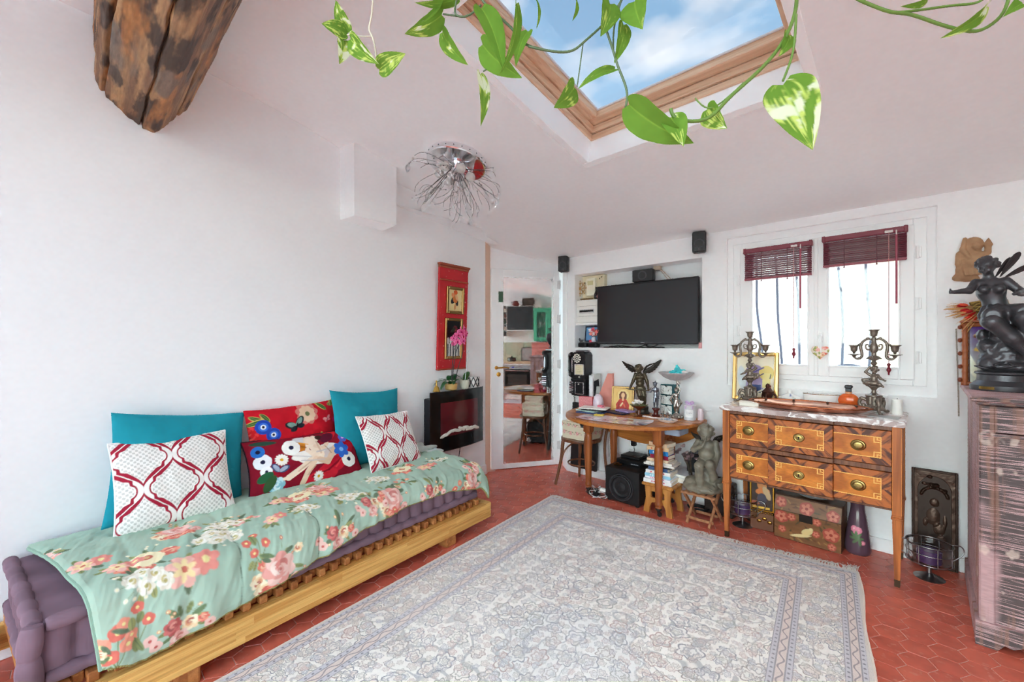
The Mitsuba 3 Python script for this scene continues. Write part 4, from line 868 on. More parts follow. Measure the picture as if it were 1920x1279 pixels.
for i in range(8):
    a = i * PI / 4; dx_, dz_ = math.cos(a), math.sin(a)
    sb_ += [rod((0, 0, 0), (dx_ * 0.075, 0, dz_ * 0.075), 0.0035), rod((dx_ * 0.045, 0, dz_ * 0.045), (math.cos(a + 0.35) * 0.065, 0, math.sin(a + 0.35) * 0.065), 0.003), rod((dx_ * 0.045, 0, dz_ * 0.045), (math.cos(a - 0.35) * 0.065, 0, math.sin(a - 0.35) * 0.065), 0.003), ball((dx_ * 0.078, 0, dz_ * 0.078), 0.006, 1)]
part(st, 'rays', cat(sb_), 'metal', (186, 140, 78))
part(st, 'hub', ball((0, 0, 0), 0.012, 2), 'metal', (206, 160, 92))
at(Wt(-2.425, -0.06, 1.806))
solo('small_figure', 'tiny dark bottle-shaped figure standing on the breaker box', 'figurine', lathe([(0, 0), (0.022, 0), (0.026, 0.02), (0.022, 0.05), (0.012, 0.07), (0.009, 0.09), (0.013, 0.10), (0.01, 0.118), (0, 0.122)], 20), 'gloss', (30, 24, 24), smooth=True)
at(Wt(-2.54, -0.06, 1.802))
solo('trinket_row', 'string of small dark trinkets lying along the breaker box top', 'trinkets', cat([ball((x, 0.004 * math.sin(x * 90), 0.010), (0.011, 0.009, 0.010), 1) for x in np.linspace(-0.07, 0.07, 9)]), 'satin', nz((60, 48, 40), 0.5, 60, 2, (150, 120, 70)), smooth=True)
at(Wt(-2.385, -0.03, 1.806)); solo('pink_trinket', 'small pink trinket on the breaker box next to the television', 'trinket', ball((0, 0, 0.018), (0.014, 0.014, 0.018), 2), 'satin', (226, 150, 140), smooth=True)
# shelf part of the niche
at(Wt(0, 0)); struct('trim_5', bx(-2.65, -2.372, 0.02, 0.19, 1.540, 1.562, 0.002), 'white_paint', smooth=False, label='thin white shelf under the breaker box')
pf = thing('photo_frame', 'dark framed blue print standing behind the pink flowers left of the television', 'photo frame')
at(Wt(-2.50, -0.13, 1.368) @ Rx(-0.12))
part(pf, 'frame', ring(-0.115, 0.115, 0, 0.165, 0.012, -0.008, 0.008), 'satin', (36, 42, 60), smooth=False)
part(pf, 'print', bx(-0.105, 0.105, -0.001, 0.006, 0.01, 0.155, 0), 'satin', lambda v: Paint(v[:, [0, 2]], lin(110, 160, 206) + 0 * v).c, smooth=False)
def blossoms(key, n, R, c, cols, rs, seed, parent_named=True):
    r = np.random.default_rng(seed)
    for i in range(n):
        p_ = np.array(c) + r.normal(0, 1, 3) * np.array(R)
        ms = []
        for j in range(5):
            a = j * 2 * PI / 5; ms.append(mv(ball((0.55 * rs, 0, 0), (0.5 * rs, 0.36 * rs, 0.14 * rs), 1), Rz(a) @ Ry(-0.3)))
        part(key, 'blossom', mv(cat(ms), Tr(*p_) @ Rx(PI / 2 + r.normal(0, 0.5)) @ Rz(r.random() * 6)), 'cloth', cols[i % len(cols)], smooth=True)
fb = thing('flower_bunch', 'bunch of pink and white artificial flowers in front of the blue print', 'flowers')
at(Wt(-2.45, -0.05, 1.366))
part(fb, 'stems', cat([rod((0, 0, 0.0), (math.cos(i) * 0.03, 0.01, 0.08), 0.002) for i in range(6)]), 'satin', (80, 110, 60))
part(fb, 'vase', lathe([(0, 0), (0.02, 0), (0.026, 0.02), (0.018, 0.045), (0.021, 0.05)], 16), 'gloss', (206, 210, 222), smooth=True)
blossoms(fb, 12, (0.034, 0.012, 0.034), (0, -0.012, 0.09), [(226, 120, 120), (236, 150, 140), (238, 232, 236), (214, 90, 110)], 0.024, 3)
for i, (x, w) in enumerate(((-2.625, 0.10), (-2.50, 0.10))):
    at(Wt(x, -0.012, 1.3085)); k = thing('media_box', ('black rounded electronic box in the niche corner under the print' if i == 0 else 'black rounded electronic box next to the television in the niche'), 'media box')
    part(k, 'case', bx(0, w, 0, 0.09, 0, 0.052, 0.012), 'satin', BLK); part(k, 'front_plate', bx(0.01, w - 0.01, -0.002, 0.004, 0.01, 0.042, 0.002), 'gloss', (12, 12, 14), smooth=False)
at(Wt(-2.59, -0.03, 1.362)); solo('dark_figurine', 'little dark grey animal figurine on the left black box', 'figurine', Blob(0.003, (-0.04, -0.03, -0.005), (0.04, 0.03, 0.05)).ell((0, 0, 0.014), (0.024, 0.013, 0.013)).ell((-0.02, 0, 0.03), (0.011, 0.01, 0.012), 0.008).cap((0.02, 0, 0.014), (0.032, 0, 0.03), 0.004, 0.002).mesh(), 'satin', (70, 70, 74), smooth=True)
at(Wt(0, 0))
for i, pts in enumerate(([(-2.25, 0.02, 1.318), (-2.1, 0.03, 1.325), (-1.95, 0.02, 1.316), (-1.86, 0.05, 1.345)], [(-1.9, 0.06, 1.35), (-1.84, 0.03, 1.32), (-1.76, 0.04, 1.34), (-1.72, 0.06, 1.40)], [(-2.33, 0.05, 1.313), (-2.0, 0.05, 1.313), (-1.7, 0.05, 1.313)])):
    solo('television_cable', ('black cable lying along the niche floor under the television', 'black cable looping up behind the television', 'thin black cable at the back of the niche floor')[i], 'cable', tube(sp(pts, 30), 0.005, 7), 'satin', BLK, smooth=True)
solo('string_pair', 'two pale brown wires running up from the television to the niche top', 'wires', cat([rod((-1.80, 0.12, 2.065), (-1.66, 0.06, 1.91), 0.004), rod((-1.79, 0.12, 2.065), (-1.63, 0.06, 1.91), 0.004), bx(-1.83, -1.77, 0.1, 0.15, 2.03, 2.068)]), 'satin', (190, 170, 150))
solo('pink_cylinder', 'small pink object standing in the right end of the niche', 'object', lathe([(0, 0), (0.016, 0), (0.016, 0.05), (0, 0.052)], 16), 'satin', (222, 158, 158), M=Wt(-1.375, -0.03, 1.3075))

# ================================================================ window dressing
MAR = (112, 44, 60)
def blind(s0, s1, ztop, zbot, wand_s, cord_s, tassel_z, label):
    at(Wt(0, 0.012)); k = thing('venetian_blind', label, 'blind')
    part(k, 'headrail', bx(s0, s1, -0.035, 0.0, ztop - 0.034, ztop, 0.005), 'satin', (124, 52, 66), smooth=False)
    for x in (s0, s1 - 0.02): part(k, 'end_bracket', bx(x, x + 0.02, -0.039, 0.002, ztop - 0.038, ztop + 0.004, 0.004), 'satin', (118, 50, 62), smooth=False)
    n = 12; zz = np.linspace(ztop - 0.048, zbot + 0.012, n)
    for i, z in enumerate(zz): part(k, 'slat', mv(bx(s0 + 0.006, s1 - 0.006, -0.026, 0.0, -0.0013, 0.0013, 0.0006), Tr(0, 0, z) @ Tr(0, -0.013, 0) @ Rx(-0.35 - 0.03 * math.sin(i * 2.1)) @ Tr(0, 0.013, 0)), 'satin', nz(MAR, 0.25, 4, i), smooth=False)
    part(k, 'bottom_rail', bx(s0 + 0.006, s1 - 0.006, -0.03, -0.003, zbot - 0.012, zbot + 0.004, 0.003), 'satin', (140, 66, 78), smooth=False)
    for f in (0.28, 0.66): part(k, 'ladder_cord', cat([rod((s0 + (s1 - s0) * f, -0.031, ztop - 0.03), (s0 + (s1 - s0) * f, -0.031, zbot - 0.02), 0.0022), ball((s0 + (s1 - s0) * f, -0.031, zbot - 0.022), 0.006, 1)]), 'satin', (96, 40, 52))
    w = part(k, 'tilt_wand', cat([rod((wand_s, -0.042, ztop - 0.05), (wand_s, -0.042, 1.60), 0.0058)]), 'satin', nz((150, 66, 84), 0.2, 3), smooth=True)
    part(k, 'wand_hook', cat([rod((wand_s, -0.04, ztop - 0.02), (wand_s, -0.042, ztop - 0.052), 0.004), bx(cord_s - 0.02, cord_s + 0.02, -0.04, -0.034, ztop - 0.032, ztop - 0.016)]), 'satin', (206, 200, 198))
    part(k, 'pull_cord', rod((cord_s, -0.04, ztop - 0.03), (cord_s, -0.042, tassel_z + 0.05), 0.0017), 'satin', (190, 130, 130))
    part(k, 'tassel', mv(lathe([(0.002, 0.055), (0.007, 0.052), (0.010, 0.044), (0.006, 0.036), (0.006, 0.028), (0.012, 0.016), (0.012, 0.008), (0.005, -0.004), (0.004, -0.02), (0, -0.022)], 14), Tr(cord_s, -0.042, tassel_z)), 'gloss', (120, 34, 48), smooth=True)
blind(-1.024, -0.582, 2.076, 1.846, -0.650, -0.690, 1.262, 'maroon wooden venetian blind half drawn up on the left window leaf')
blind(-0.527, -0.088, 2.085, 1.886, -0.142, -0.178, 1.170, 'maroon wooden venetian blind half drawn up on the right window leaf')
at(Wt(-0.536, 0.048, 1.285))
hk = thing('heart_ornament', 'floral heart ornament hanging on a ribbon from the window handle', 'ornament')
t = np.linspace(0, 2 * PI, 60)[:-1]; hx = 16 * np.sin(t) ** 3 / 16 * 0.054; hz = (13 * np.cos(t) - 5 * np.cos(2 * t) - 2 * np.cos(3 * t) - np.cos(4 * t)) / 16 * 0.054 + 0.006
hp = sg.Polygon(np.c_[hx, hz])
fp = [np.array(p_) for p_ in [(a, b) for a in np.arange(-0.06, 0.061, 0.002) for b in np.arange(-0.07, 0.07, 0.002)]]
def heart_front(a, b):
    ang = 2 * PI * a; i = np.interp(a * 59, np.arange(60), np.r_[hx, hx[:1]]); j = np.interp(a * 59, np.arange(60), np.r_[hz, hz[:1]])
    return np.stack([i * b, -0.009 * np.sqrt(np.clip(1 - b ** 2.5, 0, 1)), j * b], 1)
m, _ = grid(100, 34, heart_front)
P = Paint(m.vertices[:, [0, 2]], (224, 214, 196), 0.002); r = np.random.default_rng(5)
for i in range(26): P.rose(r.uniform(-0.05, 0.05), r.uniform(-0.055, 0.05), r.uniform(0.008, 0.015), [PINK, CORAL, CREAM, [(150, 160, 90), (120, 140, 80), (176, 170, 110), (210, 190, 90)]][i % 4], i)
part(hk, 'front', m, 'satin', P.c, smooth=True)
m2 = m.copy(); m2.vertices[:, 1] *= -1; m2.faces = m2.faces[:, ::-1]; part(hk, 'back', m2, 'satin', (206, 190, 170), smooth=True)
part(hk, 'ribbon', cat([tube([(-0.006, -0.002, 0.03), (-0.009, -0.004, 0.09), (-0.004, -0.002, 0.118)], 0.003, 6), tube([(0.006, -0.012, 0.0), (0.005, -0.012, 0.09), (0.0, -0.002, 0.118)], 0.004, 6)]), 'cloth', (240, 240, 240))

# ================================================================ wall telephone
at(Wt(-2.51, 0.0, 0.0))
ph = thing('wall_telephone', 'black vintage coin telephone with rotary dial on the wall beside the door', 'telephone')
part(ph, 'upper_housing', plate([(-0.078, 0.985), (0.078, 0.985), (0.078, 1.235), (0.06, 1.262), (-0.06, 1.262), (-0.078, 1.235)], -0.125, 0.0), 'satin', (24, 24, 27), smooth=False)
part(ph, 'lower_housing', cat([plate([(-0.085, 0.828), (0.07, 0.815), (0.085, 0.84), (0.085, 0.985), (-0.085, 0.985)], -0.135, 0.0), bx(-0.09, 0.09, -0.145, 0.0, 0.972, 0.996, 0.006)]), 'satin', (22, 22, 25), smooth=False)
YF = -0.127
dk = part(ph, 'dial_plate', mv(lathe([(0, -0.004), (0.052, -0.004), (0.054, 0.0)], 32), M4(np.array([[1.0, 0, 0], [0, 0, 1], [0, -1, 0]]), (-0.018, YF, 1.20))), 'gloss', (18, 18, 20), smooth=False)
for i in range(10): part(dk, 'finger_hole', mv(lathe([(0, -0.001), (0.0088, -0.002), (0.0095, 0)], 12), M4(np.array([[1.0, 0, 0], [0, 0, 1], [0, -1, 0]]), (-0.018 + 0.039 * math.cos(i * 0.628 + 0.3), YF - 0.005, 1.20 + 0.039 * math.sin(i * 0.628 + 0.3)))), 'satin', (232, 228, 216), smooth=False)
part(dk, 'dial_ring', mv(lathe([(0.017, -0.006), (0.024, -0.006), (0.025, 0), (0.016, 0)], 28), M4(np.array([[1.0, 0, 0], [0, 0, 1], [0, -1, 0]]), (-0.018, YF - 0.003, 1.20))), 'satin', (226, 222, 210), smooth=False)
part(dk, 'dial_hub', mv(lathe([(0, -0.008), (0.008, -0.006), (0.009, 0)], 16), M4(np.array([[1.0, 0, 0], [0, 0, 1], [0, -1, 0]]), (-0.018, YF - 0.003, 1.20))), 'satin', (216, 212, 200), smooth=False)
cf = part(ph, 'card_frame', ring(-0.05, 0.062, 1.03, 1.142, 0.007, YF - 0.006, YF + 0.002, 0.002), 'chrome', smooth=False)
part(cf, 'instruction_card', bx(-0.042, 0.054, YF - 0.002, YF + 0.001, 1.038, 1.134, 0), 'matte', (224, 216, 184), smooth=False)
for z, w in ((1.112, 0.05), (1.098, 0.066), (1.084, 0.06), (1.07, 0.064), (1.056, 0.044)): part(cf, 'card_line', bx(0.006 - w / 2, 0.006 + w / 2, YF - 0.0026, YF - 0.001, z - 0.0012, z + 0.0012, 0), 'matte', (150, 140, 110), smooth=False)
part(ph, 'coin_button', mv(lathe([(0, -0.008), (0.009, -0.007), (0.011, 0)], 16), M4(np.array([[1.0, 0, 0], [0, 0, 1], [0, -1, 0]]), (0.006, YF, 1.012))), 'chrome', smooth=True)
cd = part(ph, 'coin_door', bx(-0.032, 0.062, -0.140, -0.134, 0.845, 0.958, 0.002), 'satin', (18, 18, 22), smooth=False)
part(cd, 'door_frame', ring(-0.036, 0.066, 0.841, 0.962, 0.006, -0.144, -0.134, 0.002), 'chrome', smooth=False)
part(cd, 'door_lock', mv(lathe([(0, -0.006), (0.008, -0.005), (0.009, 0)], 14), M4(np.array([[1.0, 0, 0], [0, 0, 1], [0, -1, 0]]), (0.01, -0.142, 0.942))), 'chrome', smooth=True)
for i, (z, c) in enumerate(((0.955, (190, 190, 196)), (0.93, (120, 110, 118)), (0.905, (196, 170, 180)), (0.88, (200, 200, 206)), (0.855, (120, 120, 124)))): part(ph, 'coin_return', bx(-0.105, -0.06, -0.15, -0.09, z - 0.009, z + 0.009, 0.004), 'metal', c, smooth=False)
hs = sp([(-0.115, -0.115, 1.235), (-0.135, -0.09, 1.20), (-0.142, -0.085, 1.13), (-0.135, -0.09, 1.06), (-0.11, -0.115, 1.025)], 24)
part(ph, 'handset', cat([tube(hs, np.r_[0.018, np.linspace(0.02, 0.015, 11), np.linspace(0.015, 0.02, 11), 0.018], 12), mv(lathe([(0, 0), (0.026, 0.002), (0.03, 0.012), (0.02, 0.03), (0, 0.034)], 18), Tr(-0.082, -0.118, 1.235) @ Ry(-PI / 2)), mv(lathe([(0, 0), (0.026, 0.002), (0.03, 0.012), (0.02, 0.03), (0, 0.034)], 18), Tr(-0.08, -0.118, 1.03) @ Ry(-PI / 2))]), 'satin', (20, 20, 22), smooth=True)
part(ph, 'cradle', bx(-0.10, -0.075, -0.12, -0.09, 1.06, 1.19, 0.004), 'chrome', smooth=False)
part(ph, 'top_ornament', mv(bx(-0.055, 0.06, -0.11, -0.02, 0, 0.02, 0.006), Tr(0, 0, 1.262)), 'metal', nz((210, 210, 216), 0.5, 90, 3, (40, 40, 44)))
def coil(a, b, R, n, r):
    t = np.linspace(0, 1, n * 12); a, b = np.array(a), np.array(b)
    return tube(a + (b - a) * t[:, None] + np.stack([R * np.cos(t * n * 2 * PI), R * np.sin(t * n * 2 * PI), 0 * t], 1), r, 5)
part(ph, 'coiled_cord', cat([tube(sp([(-0.10, -0.11, 1.02), (-0.10, -0.09, 0.98), (-0.095, -0.08, 0.94)], 12), 0.003, 6), coil((-0.095, -0.08, 0.94), (-0.10, -0.05, 0.70), 0.008, 15, 0.0024), coil((0.0, -0.06, 0.82), (0.0, -0.03, 0.66), 0.009, 9, 0.0026)]), 'satin', (40, 40, 44), smooth=True)
at(Wt(0, 0)); solo('leather_folder', 'tall black leather portfolio leaning on the wall behind the hat boxes', 'folder', mv(bx(-0.16, 0.16, -0.015, 0.015, 0, 0.66, 0.012), Tr(-2.50, -0.06, 0.08) @ Rx(-0.06)), 'satin', nz((34, 32, 33), 0.6, 60, 3))
# ================================================================ drop-leaf table and what stands on it
def wood(ax, c1, c2, fr=55.0, l=3.0):
    def fn(p, n, uv):
        a, b_ = (wS(p), wD(p)) if ax == 's' else (wD(p), wS(p))
        if ax == 'z': a, b_ = p.z, wS(p) + wD(p)
        q = p.z if ax != 'z' else wD(p)
        g = fbm(a * l + 2, b_ * fr, q * fr, 4); k = noise(a * 14, b_ * 320, q * 320)
        return mix(c1, c2, smoothstep(0.25, 0.75, g)) * (0.85 + 0.3 * k)
    return fn
bsdf('table_wood', **tex(wood('s', (0.52, 0.19, 0.045), (0.32, 0.095, 0.022), 26, 2), 0.26, specular=0.38))
bsdf('leg_wood', **tex(wood('z', (0.38, 0.115, 0.03), (0.22, 0.055, 0.016)), 0.34, specular=0.35))
bsdf('dark_wood', **tex(wood('z', (0.20, 0.075, 0.032), (0.10, 0.034, 0.016)), 0.35, specular=0.45))
at(Wt(0, 0))
TZ = 0.73
tb = thing('drop_leaf_table', 'round-ended orange-brown wooden drop-leaf table on turned legs below the television', 'table')
th_ = np.linspace(0, 2 * PI, 97)[:-1]
CS, CD, RS, RD = -1.85, 0.22, 0.58, 0.635
outline = sg.Polygon(np.c_[CS + RS * np.cos(th_), -CD + RD * np.sin(th_)])
front = outline.intersection(sg.box(-3, -2, 0, -0.335)); back = outline.intersection(sg.box(-3, -0.333, 0, -0.06))
def board(poly, z0, z1, r=0.006):
    return cat([ext(poly, z0 + r * 0.6, z1 - r), ext(poly.buffer(-r * 0.5), z0, z0 + r * 0.6 + 1e-4), ext(poly.buffer(-r * 0.35), z1 - r - 1e-4, z1 - r * 0.35), ext(poly.buffer(-r), z1 - r * 0.4, z1)])
part(tb, 'front_leaf', board(front, TZ - 0.026, TZ), 'table_wood', smooth=False)
part(tb, 'centre_board', board(back, TZ - 0.026, TZ), 'table_wood', smooth=False)
hl = sg.Polygon([(CS + 0.56 * math.cos(a), TZ - 0.02 + 0.26 * math.sin(a)) for a in np.linspace(PI, 2 * PI, 50)])
part(tb, 'hanging_leaf', plate(hl, -0.085, -0.063), 'table_wood', smooth=False)
part(tb, 'apron', cat([bx(-2.16, -1.52, -0.44, -0.42, 0.63, 0.703), bx(-2.16, -2.14, -0.43, -0.12, 0.60, 0.703), bx(-1.54, -1.52, -0.43, -0.12, 0.60, 0.703)]), 'leg_wood', smooth=False)
for s, d in ((-2.175, 0.450), (-1.505, 0.478), (-2.11, 0.13), (-1.56, 0.13)):
    lg = cat([bx(-0.034, 0.034, -0.034, 0.034, 0.56, 0.704, 0.004), lathe([(0, 0.06), (0.020, 0.06), (0.027, 0.068), (0.022, 0.078), (0.0285, 0.086), (0.030, 0.098), (0.024, 0.112), (0.0265, 0.14), (0.034, 0.48), (0.030, 0.535), (0.024, 0.545), (0.034, 0.556), (0.034, 0.57), (0, 0.57)], 24)])
    k = part(tb, 'leg', mv(lg, Tr(s, -d, 0)), 'leg_wood', smooth=32)
    part(k, 'castor', mv(cat([lathe([(0, 0.03), (0.012, 0.03), (0.014, 0.045), (0.024, 0.05), (0.024, 0.062), (0, 0.063)], 16), mv(lathe([(0, -0.009), (0.016, -0.009), (0.018, 0), (0.016, 0.009), (0, 0.009)], 16), Tr(0.008, 0, 0.018) @ Rx(PI / 2))]), Tr(s, -d, 0)), 'satin', (30, 26, 25))
part(tb, 'pull_knob', mv(lathe([(0, 0), (0.012, 0.004), (0.01, 0.016), (0.017, 0.026), (0.012, 0.036), (0, 0.038)], 16), Tr(-2.0, -0.80, TZ - 0.062)), 'satin', BLK)

# ---- bronze winged boy
def wing(root, tip, wide, up, n=5, th_=0.006):      # a feathered wing: long feathers fanned along the arm
    root, tip, up = map(lambda q: np.array(q, float), (root, tip, up)); out = []
    ax = tip - root; L_ = np.linalg.norm(ax); ax /= L_; up = up - ax * (up @ ax); up /= np.linalg.norm(up); nrm = np.cross(ax, up)
    for row, (f0, ln, wd) in enumerate(((0.0, 0.62, 0.20), (0.12, 0.88, 0.26))):
        for i in range(n + row * 2):
            t = i / (n + row * 2 - 1); st = root + ax * L_ * (f0 + 0.42 * t) + up * wide * 0.25 * (1 - t)
            d = ax * (0.35 + 0.65 * t) - up * (0.75 * (1 - t)); d /= np.linalg.norm(d)
            ln_ = ln * L_ * (0.45 + 0.35 * t); w_ = np.cross(nrm, d)
            out.append(mv(ball((0, 0, 0), (ln_ / 2, wide * wd * 0.62, th_), 2), M4(np.stack([d, w_, nrm], 1), st + d * ln_ * 0.5 + nrm * (0.004 - row * 0.005))))
    out.append(tube(sp([root, root + ax * L_ * 0.3 + up * wide * 0.35, root + ax * L_ * 0.7 + up * wide * 0.22, tip], 14), np.linspace(0.011, 0.003, 14), 8))
    return cat(out)
def curls(B, c, r, n, rc, seed, front=(0, -1, 0)):
    r_ = np.random.default_rng(seed); f = np.array(front)
    k = 0
    while k < n:
        d = r_.normal(size=3); d /= np.linalg.norm(d)
        if (d @ f > 0.35 and d[2] < 0.45) or d[2] < -0.35: continue
        B.ell(np.array(c) + d * r * 0.97, (rc, rc, rc), rc * 0.5); k += 1
def head(B, c, r, yaw=0.0, tilt=0.0, k=0.006, jaw=0.8):   # faces local -y
    R = (Rz(yaw) @ Rx(tilt)); c = np.array(c, float)
    def q(x, y, z): return c + R[:3, :3] @ (np.array([x, y, z]) * r)
    B.ell(q(0, 0.08, 0.12), (r * 0.88, r * 1.0, r * 0.95), k, R); B.ell(q(0, -0.22, -0.42), (r * 0.60, r * 0.62, r * 0.58), k, R)
    B.ell(q(0, -0.72, -0.88), (r * 0.20, r * 0.2, r * 0.16), k * 0.6, R)
    B.cap(q(0, -0.92, 0.0), q(0, -1.08, -0.32), r * 0.085, r * 0.15, k * 0.5)
    for s in (-1, 1):
        B.ell(q(s * 0.36, -0.86, -0.02), (r * 0.16, r * 0.08, r * 0.085), k * 0.4, R); B.cap(q(s * 0.16, -0.96, 0.18), q(s * 0.56, -0.80, 0.16), r * 0.07, r * 0.05, k * 0.5)
        B.ell(q(s * 0.34, -0.70, -0.42), (r * 0.26, r * 0.18, r * 0.22), k, R); B.ell(q(s * 0.90, 0.1, -0.12), (r * 0.10, r * 0.16, r * 0.24), k * 0.5, R)
    B.cap(q(-0.2, -0.86, -0.60), q(0.2, -0.86, -0.60), r * 0.07, r * 0.07, k * 0.4); B.cap(q(-0.14, -0.84, -0.70), q(0.14, -0.84, -0.70), r * 0.07, r * 0.07, k * 0.4)
    return q
def hand(B, w, d, side, r, k=0.004):       # palm and five curled fingers beyond the wrist w, pointing along d; side: towards the thumb
    w, d, side = (np.array(x, float) for x in (w, d, side)); d /= np.linalg.norm(d); side -= d * (side @ d); side /= np.linalg.norm(side); dn = np.cross(d, side)
    p = w + d * r * 1.6; B.ell(p, (r * 1.0, r * 1.0, r * 1.0), k).cap(w, p, r * 0.75, r * 0.95, k)
    for i in range(4):
        o = p + side * r * (0.85 - 0.57 * i) + d * r * 0.7; l = r * (1.5, 1.7, 1.6, 1.25)[i]
        a = o + d * l * 0.6; b_ = a + (d * 0.2 + dn * 0.9) * l * 0.5
        B.chain([o, a, b_], [r * 0.32, r * 0.28, r * 0.22], k * 0.4)
    o = p + side * r * 0.8 - d * r * 0.3; B.chain([o, o + side * r * 0.9 + d * r * 0.5, o + side * r * 1.0 + d * r * 1.3], [r * 0.36, r * 0.32, r * 0.25], k * 0.5)
BRZ = nz((62, 56, 46), 0.5, 26, 2, (104, 92, 70))
at(Wt(-1.82, 0.15, TZ, 24))
cu = thing('cupid_statue', 'dark bronze winged boy holding a bow across his hips, standing on the table', 'statue')
B = Blob(0.003, (-0.125, -0.07, 0.05), (0.09, 0.06, 0.45))
q = head(B, (-0.022, -0.012, 0.392), 0.034, -0.15, 0.25, 0.006); curls(B, (-0.022, -0.006, 0.398), 0.034, 34, 0.009, 1)
B.cap((-0.018, 0, 0.365), (-0.014, 0, 0.345), 0.016, 0.02, 0.012)
B.ell((-0.012, 0.0, 0.318), (0.043, 0.028, 0.034), 0.012).ell((-0.012, -0.004, 0.27), (0.037, 0.028, 0.036), 0.014).ell((-0.008, 0.0, 0.226), (0.038, 0.030, 0.026), 0.014)
for s in (-1, 1): B.ell((-0.012 + s * 0.019, -0.020, 0.325), (0.018, 0.012, 0.014), 0.008)
B.ell((-0.012, -0.022, 0.262), (0.024, 0.014, 0.024), 0.01)
B.chain([(-0.050, 0.004, 0.342), (-0.070, 0.0, 0.286), (-0.092, -0.03, 0.232)], [0.017, 0.014, 0.010], 0.008); hand(B, (-0.092, -0.03, 0.232), (-0.2, -0.5, -0.9), (0.7, -0.6, 0), 0.0072)
B.chain([(0.026, 0.004, 0.342), (0.048, 0.0, 0.284), (0.060, -0.03, 0.234)], [0.017, 0.014, 0.010], 0.008); hand(B, (0.060, -0.03, 0.234), (0.1, -0.5, -0.9), (-0.7, -0.6, 0), 0.0072)
B.chain([(-0.026, 0.0, 0.215), (-0.014, -0.008, 0.160), (0.0, 0.006, 0.105), (0.002, 0.004, 0.072)], [0.029, 0.021, 0.018, 0.010], 0.008)
B.chain([(0.010, 0.0, 0.215), (0.022, -0.012, 0.160), (0.024, 0.004, 0.105), (0.026, 0.004, 0.072)], [0.029, 0.021, 0.018, 0.010], 0.008)
for x in (0.002, 0.026): B.cap((x, 0.008, 0.066), (x - 0.003, -0.032, 0.063), 0.010, 0.008, 0.006)
part(cu, 'body', B.mesh(), 'bronze', BRZ, smooth=True)
part(cu, 'bow', tube(sp([(-0.125, -0.045, 0.222), (-0.09, -0.05, 0.212), (-0.01, -0.055, 0.214), (0.06, -0.05, 0.21), (0.078, -0.045, 0.22), (0.084, -0.04, 0.238)], 30), np.r_[np.linspace(0.003, 0.006, 15), np.linspace(0.006, 0.0025, 15)], 8), 'bronze', BRZ, smooth=True)
part(cu, 'wing', wing((-0.048, 0.02, 0.365), (-0.150, 0.06, 0.440), 0.06, (0, -0.3, 1)), 'bronze', nz((50, 46, 40), 0.5, 60), smooth=40)
part(cu, 'wing', wing((0.022, 0.02, 0.358), (0.140, 0.045, 0.452), 0.085, (-0.6, 0, 1)), 'bronze', nz((50, 46, 40), 0.5, 60), smooth=40)
part(cu, 'plinth', lathe([(0, 0), (0.058, 0), (0.058, 0.012), (0.050, 0.018), (0.046, 0.04), (0.05, 0.05), (0.048, 0.062), (0, 0.064)], 32), 'bronze', (54, 48, 40), M=Wt(-1.806, 0.15, TZ, 24))

# ---- small silver statuette on a turned foot
at(Wt(-1.66, 0.20, TZ, 26))
si = thing('silver_statuette', 'small grey metal figure with an outstretched arm on a turned brown foot', 'statuette')
B = Blob(0.0022, (-0.09, -0.04, 0.06), (0.05, 0.04, 0.31))
head(B, (-0.008, -0.004, 0.268), 0.017, 0.3, 0.1, 0.004); B.ell((-0.008, 0.004, 0.283), (0.022, 0.022, 0.007), 0.004).cap((-0.008, 0.0, 0.285), (-0.004, 0, 0.298), 0.008, 0.003, 0.006)
B.cap((-0.006, 0, 0.25), (-0.005, 0, 0.24), 0.008, 0.01, 0.006).ell((-0.004, 0, 0.222), (0.021, 0.014, 0.024), 0.008).ell((-0.004, 0, 0.185), (0.017, 0.013, 0.024), 0.01).ell((-0.003, 0, 0.160), (0.019, 0.015, 0.018), 0.008)
B.chain([(-0.022, 0, 0.234), (-0.042, -0.01, 0.205), (-0.072, -0.016, 0.206)], [0.008, 0.006, 0.004], 0.004); hand(B, (-0.070, -0.016, 0.206), (-1, 0, 0.1), (0, 0, 1), 0.0035, 0.002)
B.chain([(0.016, 0, 0.234), (0.024, 0.004, 0.195), (0.022, -0.016, 0.160)], [0.008, 0.0065, 0.0045], 0.004); hand(B, (0.022, -0.016, 0.16), (0.2, -0.5, -0.8), (-1, 0, 0), 0.0035, 0.002)
for x, y in ((-0.014, -0.006), (0.010, 0.004)): B.chain([(x * 0.7, 0, 0.158), (x, y - 0.002, 0.118), (x, y + 0.002, 0.078)], [0.0135, 0.009, 0.006], 0.004).cap((x, y + 0.004, 0.074), (x - 0.003, y - 0.014, 0.073), 0.0055, 0.004, 0.003)
part(si, 'figure', B.mesh(), 'metal', nz((122, 126, 136), 0.3, 60), smooth=True)
part(si, 'cane', rod((0.024, -0.026, 0.155), (0.014, -0.022, 0.074), 0.0015), 'metal', (110, 112, 120))
part(si, 'foot', lathe([(0, 0), (0.034, 0), (0.035, 0.008), (0.022, 0.016), (0.018, 0.034), (0.022, 0.052), (0.032, 0.058), (0.032, 0.068), (0.024, 0.072), (0, 0.073)], 28), 'gloss', (84, 30, 24), smooth=30)

